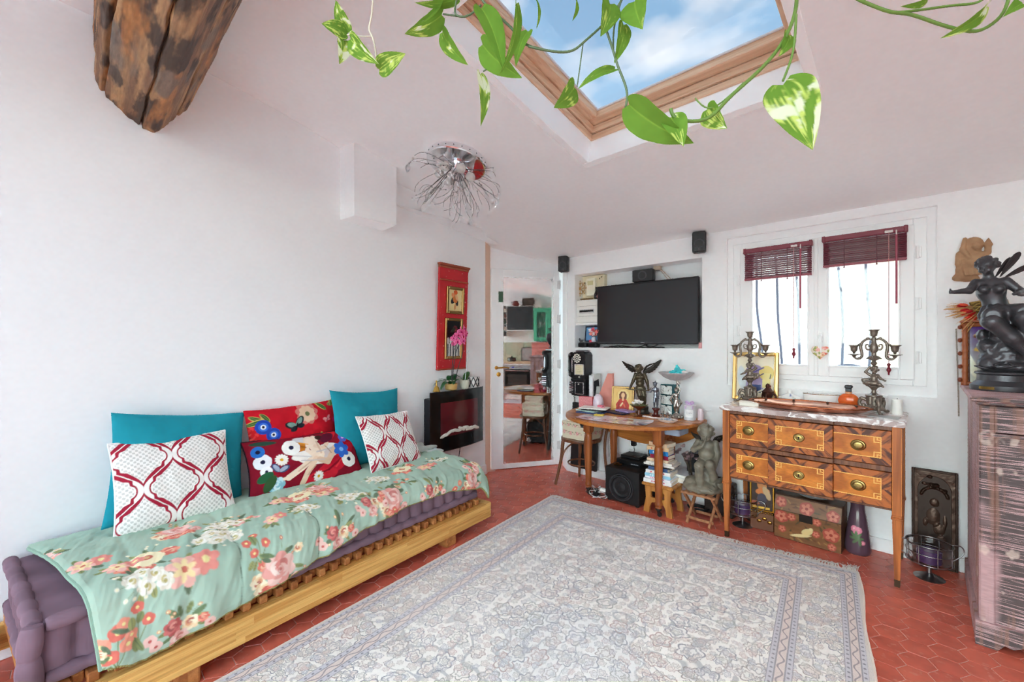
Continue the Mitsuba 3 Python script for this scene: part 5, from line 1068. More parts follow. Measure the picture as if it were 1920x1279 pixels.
# ---- teal chest of three spotted drawers
at(Wt(-1.625, 0.075, TZ, -14))
td = thing('drawer_box', 'small teal box of three white spotted drawers on the table', 'drawer box')
part(td, 'case', cat([bx(-0.062, 0.062, 0, 0.12, 0, 0.006), bx(-0.062, 0.062, 0, 0.12, 0.256, 0.262), bx(-0.062, -0.057, 0, 0.12, 0, 0.262), bx(0.057, 0.062, 0, 0.12, 0, 0.262), bx(-0.06, 0.06, 0.115, 0.12, 0, 0.26), bx(-0.06, 0.06, 0.002, 0.115, 0.083, 0.088), bx(-0.06, 0.06, 0.002, 0.115, 0.169, 0.174)]), 'satin', nz((22, 84, 92), 0.15, 20), smooth=False)
for i in range(3):
    z = 0.007 + i * 0.0855
    fp_ = sg.box(-0.056, z, 0.056, z + 0.075).difference(sg.Point(0, z + 0.076).buffer(0.012))
    gm, _ = grid(60, 42, lambda a, b: np.stack([-0.056 + 0.112 * a, 0 * a - 0.001, z + 0.075 * b], 1))
    r = np.random.default_rng(i); P = Paint(gm.vertices[:, [0, 2]], (226, 230, 226), 0.002)
    for _ in range(26): P.ell(r.uniform(-0.055, 0.055), z + r.uniform(0.002, 0.073), r.uniform(0.0015, 0.004), r.uniform(0.0015, 0.004), r.random() * 3, [(30, 40, 44), (110, 140, 146), (60, 66, 70)][r.integers(3)])
    P.ell(0, z + 0.076, 0.012, 0.011, 0, (14, 30, 34)); k = part(td, 'drawer', cat([plate(fp_, 0.0, 0.008), bx(-0.053, 0.053, 0.02, 0.022, z, z + 0.07)]), 'satin', (214, 220, 216), smooth=False)
    part(k, 'spotted_front', gm, 'satin', P.c, smooth=True)

# ---- silver tazza with a glass bowl and turquoise crystal
at(Wt(-1.497, 0.17, TZ, 20))
tz = thing('tazza', 'tall silver figure-stemmed stand with a shallow cut-glass bowl on the table', 'tazza')
SIL = nz((176, 170, 162), 0.35, 50)
part(tz, 'base', cat([lathe([(0, 0), (0.052, 0), (0.055, 0.006), (0.046, 0.016), (0.03, 0.022), (0.024, 0.034), (0.012, 0.044), (0, 0.046)], 28)] + [ball((0.045 * math.cos(i * 1.047), 0.045 * math.sin(i * 1.047), 0.014), (0.012, 0.012, 0.016), 1) for i in range(6)]), 'metal', SIL, smooth=30)
B = Blob(0.0025, (-0.06, -0.05, 0.03), (0.06, 0.05, 0.31))
B.cap((0, 0, 0.03), (0, 0, 0.07), 0.012, 0.008).chain([(-0.008, -0.004, 0.06), (-0.012, -0.014, 0.10), (-0.004, -0.002, 0.14)], [0.008, 0.011, 0.017], 0.006).chain([(0.012, 0.004, 0.06), (0.014, -0.008, 0.10), (0.006, 0, 0.14)], [0.008, 0.011, 0.017], 0.006)
B.ell((0, 0, 0.15), (0.022, 0.018, 0.02), 0.008).ell((0.0, 0, 0.185), (0.019, 0.014, 0.026), 0.008).chain([(-0.018, 0, 0.2), (-0.034, -0.01, 0.18), (-0.02, -0.022, 0.165)], [0.008, 0.007, 0.005], 0.005).chain([(0.016, 0, 0.205), (0.03, 0, 0.235), (0.014, 0, 0.265)], [0.008, 0.006, 0.005], 0.005)
head(B, (0.0, -0.006, 0.232), 0.017, -0.3, 0.1, 0.004); curls(B, (0, -0.003, 0.236), 0.016, 18, 0.0045, 4)
B.cap((0.006, 0.006, 0.24), (0.008, 0.006, 0.31), 0.007, 0.009, 0.006).ell((0.02, 0.0, 0.29), (0.012, 0.006, 0.01), 0.004).chain([(-0.03, 0.008, 0.12), (-0.045, 0.0, 0.15), (-0.03, 0.006, 0.18)], [0.007, 0.009, 0.004], 0.005).chain([(0.025, 0.008, 0.10), (0.04, 0.0, 0.13), (0.028, 0.006, 0.16)], [0.007, 0.008, 0.004], 0.005)
part(tz, 'figure_stem', B.mesh(), 'metal', SIL, smooth=True)
ft = lambda t, z: 1 + 0.02 * np.cos(t * 24)
bsdf('frosted_glass', base_color={'type': 'rgb', 'value': [0.80, 0.80, 0.80]}, roughness=0.15, specular=0.6)
part(tz, 'glass_bowl', lathe([(0.006, 0.308), (0.05, 0.316), (0.10, 0.338), (0.136, 0.372), (0.140, 0.380), (0.134, 0.378), (0.098, 0.344), (0.05, 0.322), (0.004, 0.314)], 72, fn=ft), 'gloss', nz((196, 190, 190), 0.25, 90, 1, (150, 146, 150)), smooth=True)
B = Blob(0.004, (-0.08, -0.08, 0.32), (0.11, 0.08, 0.48)).ell((0.01, 0, 0.365), (0.075, 0.06, 0.036)).cap((0.01, 0, 0.385), (0.01, 0, 0.425), 0.036, 0.016).ell((0.05, -0.01, 0.375), (0.04, 0.035, 0.03)).rough(0.012, 60, 2)
at(Wt(-1.497, 0.17, TZ, 20)); solo('turquoise_crystal', 'bright turquoise crystal lump lying in the glass bowl', 'crystal', B.mesh(), 'gloss', nz((62, 196, 204), 0.3, 40, 1), smooth=False)
at(Wt(-1.54, 0.16, TZ)); solo('white_shell', 'white shell lying in the glass bowl beside the turquoise crystal', 'shell', mv(ball((0, 0, 0), (0.03, 0.02, 0.014), 2), Tr(0.115, -0.02, 0.385)), 'gloss', nz((226, 218, 216), 0.1, 60), smooth=True)

# ---- candle jar with lilac bow, trinket dish, silver star sprays, bead string
at(Wt(-1.385, 0.17, TZ, 12))
cj = thing('candle_jar', 'clear glass candle jar with a white label and a lilac bow', 'candle')
part(cj, 'jar', cat([lathe([(0, 0), (0.043, 0), (0.046, 0.004), (0.046, 0.112), (0.044, 0.115), (0.042, 0.112), (0.042, 0.008), (0, 0.008)], 36)]), 'gloss', (206, 208, 212), smooth=30)
part(cj, 'label', lathe([(0.0466, 0.025), (0.0466, 0.085)], 14, -PI / 2 - 0.72, -PI / 2 + 0.72), 'matte', (240, 240, 240), smooth=True)
for z, w in ((0.066, 0.4), (0.056, 0.5), (0.044, 0.35)): part(cj, 'label_line', lathe([(0.0469, z), (0.0469, z + 0.0035)], 8, -PI / 2 - w, -PI / 2 + w), 'matte', (170, 170, 176), smooth=True)
part(cj, 'lid', lathe([(0.047, 0.112), (0.048, 0.118), (0.04, 0.124), (0, 0.126)], 32), 'gloss', (214, 208, 218), smooth=30)
part(cj, 'bow', cat([tube(sp([(0, -0.01, 0.13), (s * 0.022, -0.02, 0.15), (s * 0.03, -0.012, 0.138), (0, -0.01, 0.13)], 20), 0.005, 6) for s in (-1, 1)] + [tube(sp([(0, -0.01, 0.13), (s * 0.02, -0.035, 0.115), (s * 0.03, -0.05, 0.095)], 10), 0.004, 6) for s in (-1, 1)] + [ball((0, -0.012, 0.13), 0.008, 1)]), 'cloth', (206, 170, 214), smooth=True)
at(Wt(-1.318, 0.12, TZ, 0)); solo('pale_pink_jar', 'narrow pale pink glass jar behind the candle jar', 'jar', lathe([(0, 0), (0.022, 0), (0.024, 0.07), (0.016, 0.09), (0, 0.092)], 20), 'gloss', (226, 204, 210), smooth=30)
at(Wt(-1.47, 0.40, TZ, 0)); ds = thing('trinket_dish', 'oval white dish holding bits of jewellery at the right of the table', 'dish')
part(ds, 'dish', mv(lathe([(0, 0.0), (0.05, 0.0), (0.075, 0.014), (0.082, 0.024), (0.078, 0.024), (0.055, 0.010), (0, 0.008)], 36), Sc(1, 0.75, 1)), 'gloss', nz((214, 200, 190), 0.1, 30), smooth=30)
r = np.random.default_rng(9)
part(ds, 'jewellery', cat([ball((r.normal(0, 0.025), r.normal(0, 0.018), 0.014 + r.random() * 0.008), r.uniform(0.004, 0.010), 1) for _ in range(26)]), 'gloss', nz((196, 206, 216), 0.5, 90, 1, (70, 90, 110)), smooth=True)
at(Wt(-1.545, 0.29, TZ, 0)); ss_ = thing('star_spray', 'silver glittering star spray ornament in front of the tazza', 'ornament')
for i in range(9):
    a = i * 0.7; p1 = np.array([math.cos(a) * 0.045, math.sin(a) * 0.03, 0.02 + 0.05 * ((i * 37) % 10) / 10])
    star_ = [((0.016 if j % 2 == 0 else 0.007) * math.cos(j * PI / 5 + i), (0.016 if j % 2 == 0 else 0.007) * math.sin(j * PI / 5 + i)) for j in range(10)]
    part(ss_, 'star', mv(plate(star_, -0.0012, 0.0012), Tr(*p1) @ Rz(a * 0.5)), 'metal', (196, 196, 196), smooth=False); 
part(ss_, 'wires', cat([rod((0, 0, 0.002), (math.cos(i * 0.7) * 0.045, math.sin(i * 0.7) * 0.03, 0.02 + 0.05 * ((i * 37) % 10) / 10), 0.0012, n=5) for i in range(9)]), 'metal', (180, 180, 180))
at(Wt(-1.66, 0.32, TZ, 0)); solo('bead_string', 'string of white beads lying before the spotted drawers', 'beads', cat([ball((x, -0.012 * math.sin(x * 40), 0.007), 0.007, 1) for x in np.linspace(-0.06, 0.10, 20)]), 'gloss', (232, 226, 224), smooth=True)
# ---- pedestal bowl of white flowers
at(Wt(-1.765, 0.30, TZ, 0)); pb = thing('pedestal_bowl', 'brown wooden pedestal bowl holding white artificial flowers', 'bowl')
part(pb, 'pedestal', lathe([(0, 0), (0.042, 0), (0.044, 0.006), (0.016, 0.014), (0.012, 0.05), (0.02, 0.062), (0.058, 0.082), (0.062, 0.09), (0.055, 0.086), (0, 0.07)], 30), 'gloss', nz((86, 40, 22), 0.3, 40), smooth=30)
lf_ = [mv(ball((0.05, 0, 0), (0.034, 0.016, 0.003), 2), Tr(0, 0, 0.085) @ Rz(i * 0.8) @ Ry(-0.15)) for i in range(8)]
part(pb, 'leaves', cat(lf_), 'satin', (96, 98, 62), smooth=True)
for i, (x, y, z, s) in enumerate(((-0.012, -0.01, 0.115, 1.0), (0.02, 0.0, 0.11, 0.8), (-0.045, -0.005, 0.098, 0.7))): part(pb, 'flower', cat([mv(ball((0.016 * s, 0, 0.006), (0.019 * s, 0.015 * s, 0.006), 2), Tr(x, y, z) @ Rz(j * 1.047 + i) @ Ry(-0.4 - 0.25 * (j % 2))) for j in range(6)] + [ball((x, y, z + 0.005), 0.012 * s, 1)]), 'cloth', (240, 236, 230), smooth=True)
# ---- icon
at(Wt(-2.01, 0.15, TZ, 14)); ic = thing('icon', 'gold icon panel with a figure in a red robe leaning upright on the table', 'icon')
ML = CUR[0] @ Rx(-0.14)
part(ic, 'panel', bx(-0.105, 0.105, 0, 0.022, 0, 0.225, 0.003), 'satin', (84, 40, 24), M=ML, smooth=False)
gm, _ = grid(90, 96, lambda a, b: np.stack([-0.102 + 0.204 * a, 0 * a - 0.0012, 0.003 + 0.219 * b], 1))
t = meshkit.fbm(gm.vertices * 20, 3, 1)[:, None]
P = Paint(gm.vertices[:, [0, 2]], lin(226, 178, 92) * (1 - t) + lin(240, 206, 130) * t, 0.003)
P.line([(-0.088, 0.015), (-0.088, 0.208), (0.088, 0.208), (0.088, 0.015), (-0.088, 0.015)], 0.0022, (168, 112, 40)); P.ell(0.005, 0.145, 0.052, 0.05, 0, (244, 214, 140))
P.poly([(-0.055, 0.004), (-0.06, 0.06), (-0.03, 0.105), (0.0, 0.118), (0.035, 0.105), (0.062, 0.06), (0.058, 0.004)], (186, 40, 24)).poly([(-0.03, 0.11), (-0.034, 0.15), (-0.015, 0.178), (0.02, 0.178), (0.036, 0.15), (0.036, 0.11)], (112, 54, 26))
P.ell(0.003, 0.143, 0.017, 0.024, 0, (236, 190, 140)).seg(0.003, 0.10, 0.003, 0.12, 0.009, (226, 176, 128)).seg(-0.018, 0.045, 0.0, 0.072, 0.007, (240, 200, 150)).seg(0.03, 0.03, 0.012, 0.06, 0.006, (214, 96, 60)).seg(-0.04, 0.02, -0.03, 0.08, 0.003, (136, 20, 14)).seg(0.03, 0.02, 0.035, 0.08, 0.003, (136, 20, 14))
part(ic, 'painting', gm, 'satin', P.c, M=ML, smooth=True)
# ---- papers, files, booklets
at(Wt(-2.345, 0.09, TZ, 14))
def magfile(name, label, x, col, w=0.03, h=0.30, y=0.0, front=0.12, zoff=0.0, d=0.2):
    k = thing(name, label, 'magazine file')
    side = sg.Polygon([(0, 0), (d, 0), (d, h), (d * 0.55, h), (0, front)])
    part(k, 'sides', cat([mv(ext(side, 0, 0.002), M4(np.array([[0, 0, 1.0], [1, 0, 0], [0, 1, 0]]), (x, y, 0))), mv(ext(side, 0, 0.002), M4(np.array([[0, 0, 1.0], [1, 0, 0], [0, 1, 0]]), (x + w, y, 0)))]), 'satin', col, smooth=False)
    part(k, 'spine', cat([bx(x, x + w, y - 0.002, y + 0.001, 0, front, 0.001), bx(x, x + w, y + d - 0.002, y + d, 0, h, 0.001), bx(x, x + w, y, y + d, 0, 0.002, 0.0005)]), 'satin', col, smooth=False); return k
solo('white_binder', 'white ring binder standing at the left end of the table row', 'binder', cat([bx(-0.052, -0.048, -0.02, 0.1, 0, 0.305, 0.001), bx(-0.018, -0.014, -0.02, 0.1, 0, 0.31, 0.001), bx(-0.05, -0.016, 0.097, 0.1, 0, 0.305, 0.001), bx(-0.046, -0.02, -0.012, 0.095, 0.004, 0.295, 0.001)]), 'satin', (232, 234, 238), smooth=False)
at(Wt(-2.335, 0.07, TZ, 10))
kf = thing('magazine_file', 'grey marbled cardboard file with a black wedge-shaped opening between binder and pink file', 'magazine file')
part(kf, 'panel', plate([(-0.055, 0), (0.03, 0), (0.045, 0.325), (-0.055, 0.32)], -0.004, 0.0), 'satin', nz((176, 178, 174), 0.3, 60), smooth=False)
part(kf, 'dark_contents', plate([(-0.04, 0.06), (-0.015, 0.09), (0.0, 0.20), (0.03, 0.20), (0.02, 0.27), (-0.045, 0.235)], -0.008, -0.004), 'matte', (26, 26, 28), smooth=False)
at(Wt(-2.275, 0.06, TZ, 8))
kf = thing('magazine_file', 'salmon pink magazine file with a slanting front behind the papers', 'magazine file')
part(kf, 'panel', plate([(-0.085, 0), (0.105, 0), (0.105, 0.33), (0.055, 0.33)], -0.006, -0.001), 'satin', (226, 150, 136), smooth=False)
part(kf, 'side', bx(0.100, 0.105, -0.006, 0.03, 0, 0.33, 0.001), 'satin', (214, 138, 126), smooth=False)
at(Wt(-2.345, 0.26, TZ, 16))
kf = thing('magazine_file', 'low pink file printed with white polka dots at the left of the papers', 'magazine file')
gm, _ = grid(70, 60, lambda a, b: np.stack([-0.06 + 0.13 * a, 0 * a - 0.0005, 0.002 + 0.108 * b], 1)); P = Paint(gm.vertices[:, [0, 2]], (214, 112, 118), 0.002)
for i in range(9):
    for j in range(8): P.ell(-0.055 + i * 0.0155 + (j % 2) * 0.0078, 0.008 + j * 0.0135, 0.0033, 0.0033, 0, (244, 214, 212))
part(kf, 'front', gm, 'satin', P.c, smooth=True); part(kf, 'body', bx(-0.06, 0.07, 0.0, 0.06, 0, 0.11, 0.002), 'satin', (206, 104, 110), smooth=False)
def flat(name, label, catg, s, d, z, w, l, h, yaw, col, mat='satin'):
    at(Wt(s, d, TZ + z, yaw)); return solo(name, label, catg, bx(-w / 2, w / 2, -l / 2, l / 2, 0, h, min(0.0015, h / 3)), mat, col, smooth=False)
flat('booklet', 'dark blue booklet at the bottom of the paper pile', 'booklet', -2.16, 0.42, 0.0, 0.24, 0.17, 0.010, 12, (46, 66, 110))
flat('booklet', 'pale green booklet in the middle of the paper pile', 'booklet', -2.19, 0.40, 0.0105, 0.21, 0.16, 0.009, -6, (170, 196, 188))
flat('booklet', 'black notebook with a tan edge near the top of the paper pile', 'booklet', -2.15, 0.37, 0.020, 0.21, 0.16, 0.010, 8, (36, 34, 36))
ob = flat('open_notebook', 'white open notebook lying on top of the paper pile', 'notebook', -2.17, 0.36, 0.0305, 0.25, 0.17, 0.008, 18, (236, 234, 228))
at(Wt(-2.15, 0.30, TZ + 0.039)); solo('ribbon_roll', 'pink and white ribbon roll on the open notebook', 'ribbon', cat([mv(lathe([(0.014, 0), (0.024, 0), (0.024, 0.014), (0.014, 0.014), (0.014, 0)], 24), Tr(0, 0, 0)), tube(sp([(0.02, 0, 0.008), (0.05, -0.01, 0.02), (0.06, -0.03, 0.004), (0.03, -0.04, 0.003)], 16), 0.003, 6)]), 'cloth', (228, 130, 150))
flat('yellow_packet', 'small yellow packet in front of the paper pile', 'packet', -2.02, 0.52, 0, 0.08, 0.05, 0.012, 20, (206, 176, 60))
flat('folder', 'dark navy folder lying in front of the icon', 'folder', -1.985, 0.30, 0.0, 0.22, 0.10, 0.012, -12, (34, 36, 58))
flat('folder', 'lilac paper folder lying right of the icon', 'folder', -1.93, 0.24, 0.0125, 0.16, 0.09, 0.014, -16, (150, 128, 176))
at(Wt(-2.235, 0.20, TZ, 0)); solo('pink_quartz', 'pale pink quartz dome behind the papers left of the icon', 'crystal', cat([lathe([(0, 0), (0.052, 0), (0.054, 0.02), (0.05, 0.03)], 24)]), 'gloss', (150, 44, 88), smooth=30); 
at(Wt(-2.235, 0.20, TZ + 0.03, 0)); solo('frosted_dome', 'frosted white and lilac glass dome on the pink stand behind the papers', 'dome', lathe([(0.05, 0), (0.050, 0.04), (0.040, 0.085), (0.02, 0.108), (0, 0.112)], 28), 'gloss', nz((226, 210, 222), 0.15, 30), smooth=True)
# glossy printed mat and cards at the front
gm, _ = grid(150, 80, lambda a, b: np.stack([0.30 * (2 * a - 1), 0.145 * (2 * b - 1) * np.sqrt(np.clip(1 - 0.75 * (2 * a - 1) ** 4, 0, 1)), 0 * a + 0.003], 1))
t = meshkit.fbm(gm.vertices * 16, 4, 3); P = Paint(gm.vertices[:, :2], (180, 172, 176), 0.004); r = np.random.default_rng(12)
for i in range(60):
    a = r.uniform(0, 6.3); P.ell(r.uniform(-0.28, 0.28), r.uniform(-0.13, 0.13), r.uniform(0.012, 0.05), r.uniform(0.006, 0.02), a, [(214, 206, 206), (150, 70, 84), (60, 62, 76), (226, 196, 190), (120, 124, 140), (190, 150, 150), (110, 60, 66), (232, 228, 226)][r.integers(8)], 0.85)
P.seg(0.05, 0.12, 0.06, -0.13, 0.003, (240, 210, 120))
solo('printed_mat', 'glossy printed oval mat with collaged pictures lying on the front of the table', 'place mat', gm, 'gloss', P.c, M=Wt(-1.83, 0.615, TZ, 6), smooth=True)
flat('postcard', 'postcard with pale shapes at the right of the glossy mat', 'postcard', -1.62, 0.50, 0.004, 0.15, 0.10, 0.002, 24, (206, 198, 196), 'gloss')

# ================================================================ under the table
at(Wt(-2.375, 0.275, 0, -94))      # bentwood chair, facing the door
ch = thing('bentwood_chair', 'dark brown bentwood bistro chair carrying flowered boxes, tucked in at the table', 'chair')
part(ch, 'seat', cat([lathe([(0, 0.435), (0.17, 0.435), (0.188, 0.428), (0.192, 0.44), (0.19, 0.452), (0.175, 0.455), (0, 0.452)], 40)]), 'dark_wood', smooth=30)
for x, y in ((-0.125, -0.12), (0.125, -0.12)): part(ch, 'leg', tube(sp([(x, y, 0.43), (x * 1.12, y * 1.1, 0.25), (x * 1.42, y * 1.42, 0.0)], 16), np.linspace(0.017, 0.012, 16), 10), 'dark_wood', smooth=True)
part(ch, 'stretcher_ring', tube(sp([(0.125 * math.cos(a), 0.125 * math.sin(a), 0.21) for a in np.linspace(0, 2 * PI, 17)[:-1]], 50, True), 0.008, 8), 'dark_wood', smooth=True)
for s in (-1, 1): part(ch, 'leg_brace', tube(sp([(s * 0.14, -0.13, 0.20), (s * 0.12, -0.10, 0.33), (s * 0.03, -0.06, 0.40)], 14), 0.0075, 8), 'dark_wood', smooth=True)
part(ch, 'back_hoop', cat([tube(sp([(s * 0.145, 0.21, 0.0), (s * 0.150, 0.165, 0.42), (s * 0.155, 0.19, 0.56), (s * 0.11, 0.215, 0.675), (0, 0.222, 0.70)], 40), 0.0125, 10) for s in (-1, 1)]), 'dark_wood', smooth=True)
part(ch, 'inner_hoop', cat([tube(sp([(s * 0.075, 0.165, 0.44), (s * 0.085, 0.185, 0.54), (s * 0.05, 0.205, 0.62), (0, 0.21, 0.635)], 24), 0.009, 8) for s in (-1, 1)]), 'dark_wood', smooth=True)
def hatbox(label, s, d, z, w, l, h, yaw):
    at(Wt(s, d, z, yaw)); k = thing('flowered_box', label, 'box')
    def rr(w_, l_): return sg.box(-w_ / 2 + 0.03, -l_ / 2 + 0.03, w_ / 2 - 0.03, l_ / 2 - 0.03).buffer(0.03, quad_segs=6)
    def wrap(w_, l_, z0, z1, off, seed):
        ln = np.array(rr(w_ + 2 * off, l_ + 2 * off).exterior.coords)[::-1]; per_ = np.r_[0, np.cumsum(np.linalg.norm(np.diff(ln, axis=0), axis=1))]
        tt = np.linspace(0, per_[-1], 260); X, Y = np.interp(tt, per_, ln[:, 0]), np.interp(tt, per_, ln[:, 1])
        m, uv_ = grid(260, 34, lambda a, b: np.stack([np.interp(a * per_[-1], tt, X), np.interp(a * per_[-1], tt, Y), z0 + (z1 - z0) * b], 1))
        xy = np.c_[uv_[:, 0] * per_[-1], uv_[:, 1] * (z1 - z0)]; P = Paint(xy, (222, 210, 186), 0.003); r = np.random.default_rng(seed); H = z1 - z0
        for x in np.arange(0.02, per_[-1], 0.075):
            zz = H * 0.45 + r.normal(0, 0.006)
            P.leaf(x, zz, 0.03, 0.012, 2.6, (150, 150, 116)); P.leaf(x, zz, 0.03, 0.012, 0.4, (140, 146, 112)); P.rose(x, zz, min(0.017, H * 0.3), [(214, 150, 146), (226, 180, 170), (196, 116, 116), (230, 200, 190)], x * 9)
            P.ell(x + 0.035, zz + 0.008, 0.007, 0.006, 0, (220, 170, 150)); P.ell(x + 0.045, zz - 0.006, 0.006, 0.005, 0, (206, 160, 160)); P.seg(x + 0.02, zz - 0.01, x + 0.055, zz + 0.004, 0.001, (150, 150, 116), 0.7)
        return m, P.c
    m, c = wrap(w, l, 0.0, h - 0.03, 0, 1); part(k, 'body', m, 'satin', c, smooth=True)
    m, c = wrap(w, l, h - 0.045, h, 0.003, 2); part(k, 'lid_rim', m, 'satin', c, smooth=True)
    part(k, 'lid_top', cat([ext(rr(w + 0.006, l + 0.006), h - 0.004, h), ext(rr(w, l), 0, 0.003)]), 'satin', (220, 208, 184), smooth=False)
hatbox('large cream flowered hat box on the chair seat, lowest of three', -2.37, 0.272, 0.4555, 0.29, 0.27, 0.155, 0)
hatbox('medium cream flowered hat box on top of the large one', -2.365, 0.27, 0.6115, 0.24, 0.22, 0.085, 0)

# subwoofer, players
at(Wt(-1.845, 0.45, 0))
sw = thing('subwoofer', 'big black subwoofer with a round driver on the floor under the table', 'subwoofer')
part(sw, 'cabinet', bx(-0.158, 0.158, 0.0, 0.34, 0.012, 0.292, 0.006), 'satin', (24, 24, 26), smooth=False)
Y2Z = M4(np.array([[1.0, 0, 0], [0, 0, 1], [0, -1, 0]]))
part(sw, 'driver_ring', mv(lathe([(0.098, 0), (0.100, 0.014), (0.112, 0.016), (0.118, 0.006), (0.118, 0)], 48), M4(np.array([[1.0, 0, 0], [0, 0, -1], [0, 1, 0]]), (0, 0.0, 0.142))), 'gloss', (40, 40, 43), smooth=30)
part(sw, 'driver_cone', mv(lathe([(0, -0.006), (0.035, -0.012), (0.038, -0.022), (0.08, -0.012), (0.088, 0.004), (0.098, 0.002)], 48), M4(np.array([[1.0, 0, 0], [0, 0, -1], [0, 1, 0]]), (0, -0.016, 0.142))), 'satin', (34, 34, 37), smooth=30)
for x in (-0.13, 0.13):
    for y in (0.03, 0.31): part(sw, 'foot', lathe([(0, 0), (0.016, 0), (0.018, 0.012), (0, 0.0125)], 14), 'matte', BLK, M=CUR[0] @ Tr(x, y, 0))
at(Wt(-1.86, 0.16, 0.293)); pl = thing('disc_player', 'flat black disc player stacked on the subwoofer', 'disc player')
part(pl, 'case', bx(-0.12, 0.11, -0.14, 0.06, 0, 0.04, 0.003), 'satin', (30, 30, 32), smooth=False); part(pl, 'front', bx(-0.118, 0.108, -0.143, -0.138, 0.004, 0.036, 0.001), 'gloss', (22, 22, 24), smooth=False); part(pl, 'display', bx(0.02, 0.09, -0.145, -0.142, 0.010, 0.018, 0.0005), 'satin', (110, 112, 120), smooth=False)
at(Wt(-1.88, 0.15, 0.334)); solo('set_top_box', 'smaller black box on top of the disc player', 'set-top box', cat([bx(-0.09, 0.09, -0.10, 0.06, 0, 0.025, 0.004), bx(-0.085, 0.085, -0.102, -0.098, 0.005, 0.02, 0.001)]), 'satin', (20, 20, 22), smooth=False)
at(Wt(-1.93, 0.36, 0.293)); solo('brass_trinket', 'small brass trinket on the near left corner of the subwoofer', 'trinket', cat([bx(-0.03, 0.03, -0.02, 0.02, 0, 0.012), bx(-0.02, 0.01, -0.015, 0.01, 0.012, 0.022)]), 'metal', (120, 92, 50))
# sockets and plugs on the wall
at(Wt(0, 0)); sk = thing('socket_panel', 'white double socket panel on the wall under the table', 'socket')
part(sk, 'plate', cat([bx(-2.02, -1.62, -0.012, 0.0, 0.30, 0.53, 0.004)]), 'satin', (228, 228, 226), smooth=False)
for x in (-1.955, -1.855, -1.755): part(sk, 'socket_face', bx(x - 0.04, x + 0.04, -0.016, -0.011, 0.42, 0.50, 0.003), 'satin', (236, 236, 234), smooth=False)
part(sk, 'socket_hole', mv(lathe([(0, -0.002), (0.014, -0.002), (0.016, 0.002)], 18), Y2Z @ np.eye(4)).apply_transform(Tr(-1.855, -0.017, 0.46)), 'matte', (90, 90, 90))
at(Wt(-1.955, 0.0165, 0.44)); solo('plug_adapter', 'black power plug with a thin cord in the left socket', 'plug', cat([bx(-0.022, 0.022, -0.04, 0, -0.04, 0.045, 0.006), tube(sp([(0, -0.02, -0.04), (0.004, -0.02, -0.09), (-0.002, -0.03, -0.115)], 12), 0.0025, 6)]), 'satin', (18, 18, 20))
for i, pts in enumerate(([(-1.74, 0.03, 0.47), (-1.76, 0.10, 0.44), (-1.77, 0.10, 0.36), (-1.72, 0.12, 0.30)], [(-1.69, 0.03, 0.49), (-1.63, 0.09, 0.46), (-1.60, 0.10, 0.36), (-1.64, 0.12, 0.25)], [(-1.72, 0.03, 0.46), (-1.70, 0.07, 0.40), (-1.71, 0.09, 0.32), (-1.68, 0.1, 0.22)])):
    at(Wt(0, 0)); solo('power_cable', ('thick black cable hanging in a loop from the sockets', 'black cable running from the sockets towards the books', 'straight black cable hanging from the sockets')[i], 'cable', tube(sp([(a, -b_, c_) for a, b_, c_ in pts], 30), 0.006, 7), 'satin', BLK, smooth=True)
at(Wt(-1.725, 0.035, 0.475)); solo('black_plug', 'black round plug in the right socket', 'plug', lathe([(0, -0.02), (0.016, -0.02), (0.019, 0.0), (0.016, 0.03), (0.008, 0.045), (0, 0.046)], 18), 'satin', BLK, M=CUR[0] @ Rx(PI / 2))
at(Wt(0, 0)); solo('hanging_cord', 'grey looped cord hanging below the table edge beside the boxes', 'cord', tube(sp([(-2.02, -0.40, 0.62), (-2.07, -0.41, 0.60), (-2.06, -0.41, 0.66), (-1.99, -0.40, 0.65), (-2.0, -0.38, 0.55), (-2.02, -0.36, 0.35)], 50), 0.003, 6), 'satin', (120, 112, 108), smooth=True)
solo('white_loop', 'thin white cable loop on the wall behind the table leg', 'cable', tube(sp([(-2.12, -0.02, 0.42), (-2.17, -0.02, 0.38), (-2.15, -0.02, 0.31), (-2.10, -0.02, 0.30)], 24), 0.003, 6), 'satin', (214, 214, 212), smooth=True)
r = np.random.default_rng(8)
at(Wt(-2.08, 0.44, 0.012)); ct = thing('cable_tangle', 'tangle of white and black cables on the floor by the left table leg', 'cables')
for i in range(6): part(ct, 'cable', tube(sp(np.c_[r.normal(0, 0.055, 7), r.normal(0, 0.035, 7), np.clip(r.normal(0.02, 0.02, 7), 0, 0.06)], 50), 0.0028, 6), 'satin', (226, 224, 222) if i % 2 else (30, 30, 32), smooth=True)
at(Wt(-2.085, 0.46, 0.004)); solo('charger_plug', 'small black charger among the cables by the left table leg', 'charger', bx(-0.03, 0.02, -0.02, 0.02, 0, 0.045, 0.006), 'satin', (22, 22, 24)); at(Wt(-2.04, 0.42, 0.05)); solo('white_charger', 'white charger block in the cable tangle', 'charger', bx(-0.03, 0.03, -0.018, 0.018, 0, 0.03, 0.008), 'satin', (230, 228, 224))

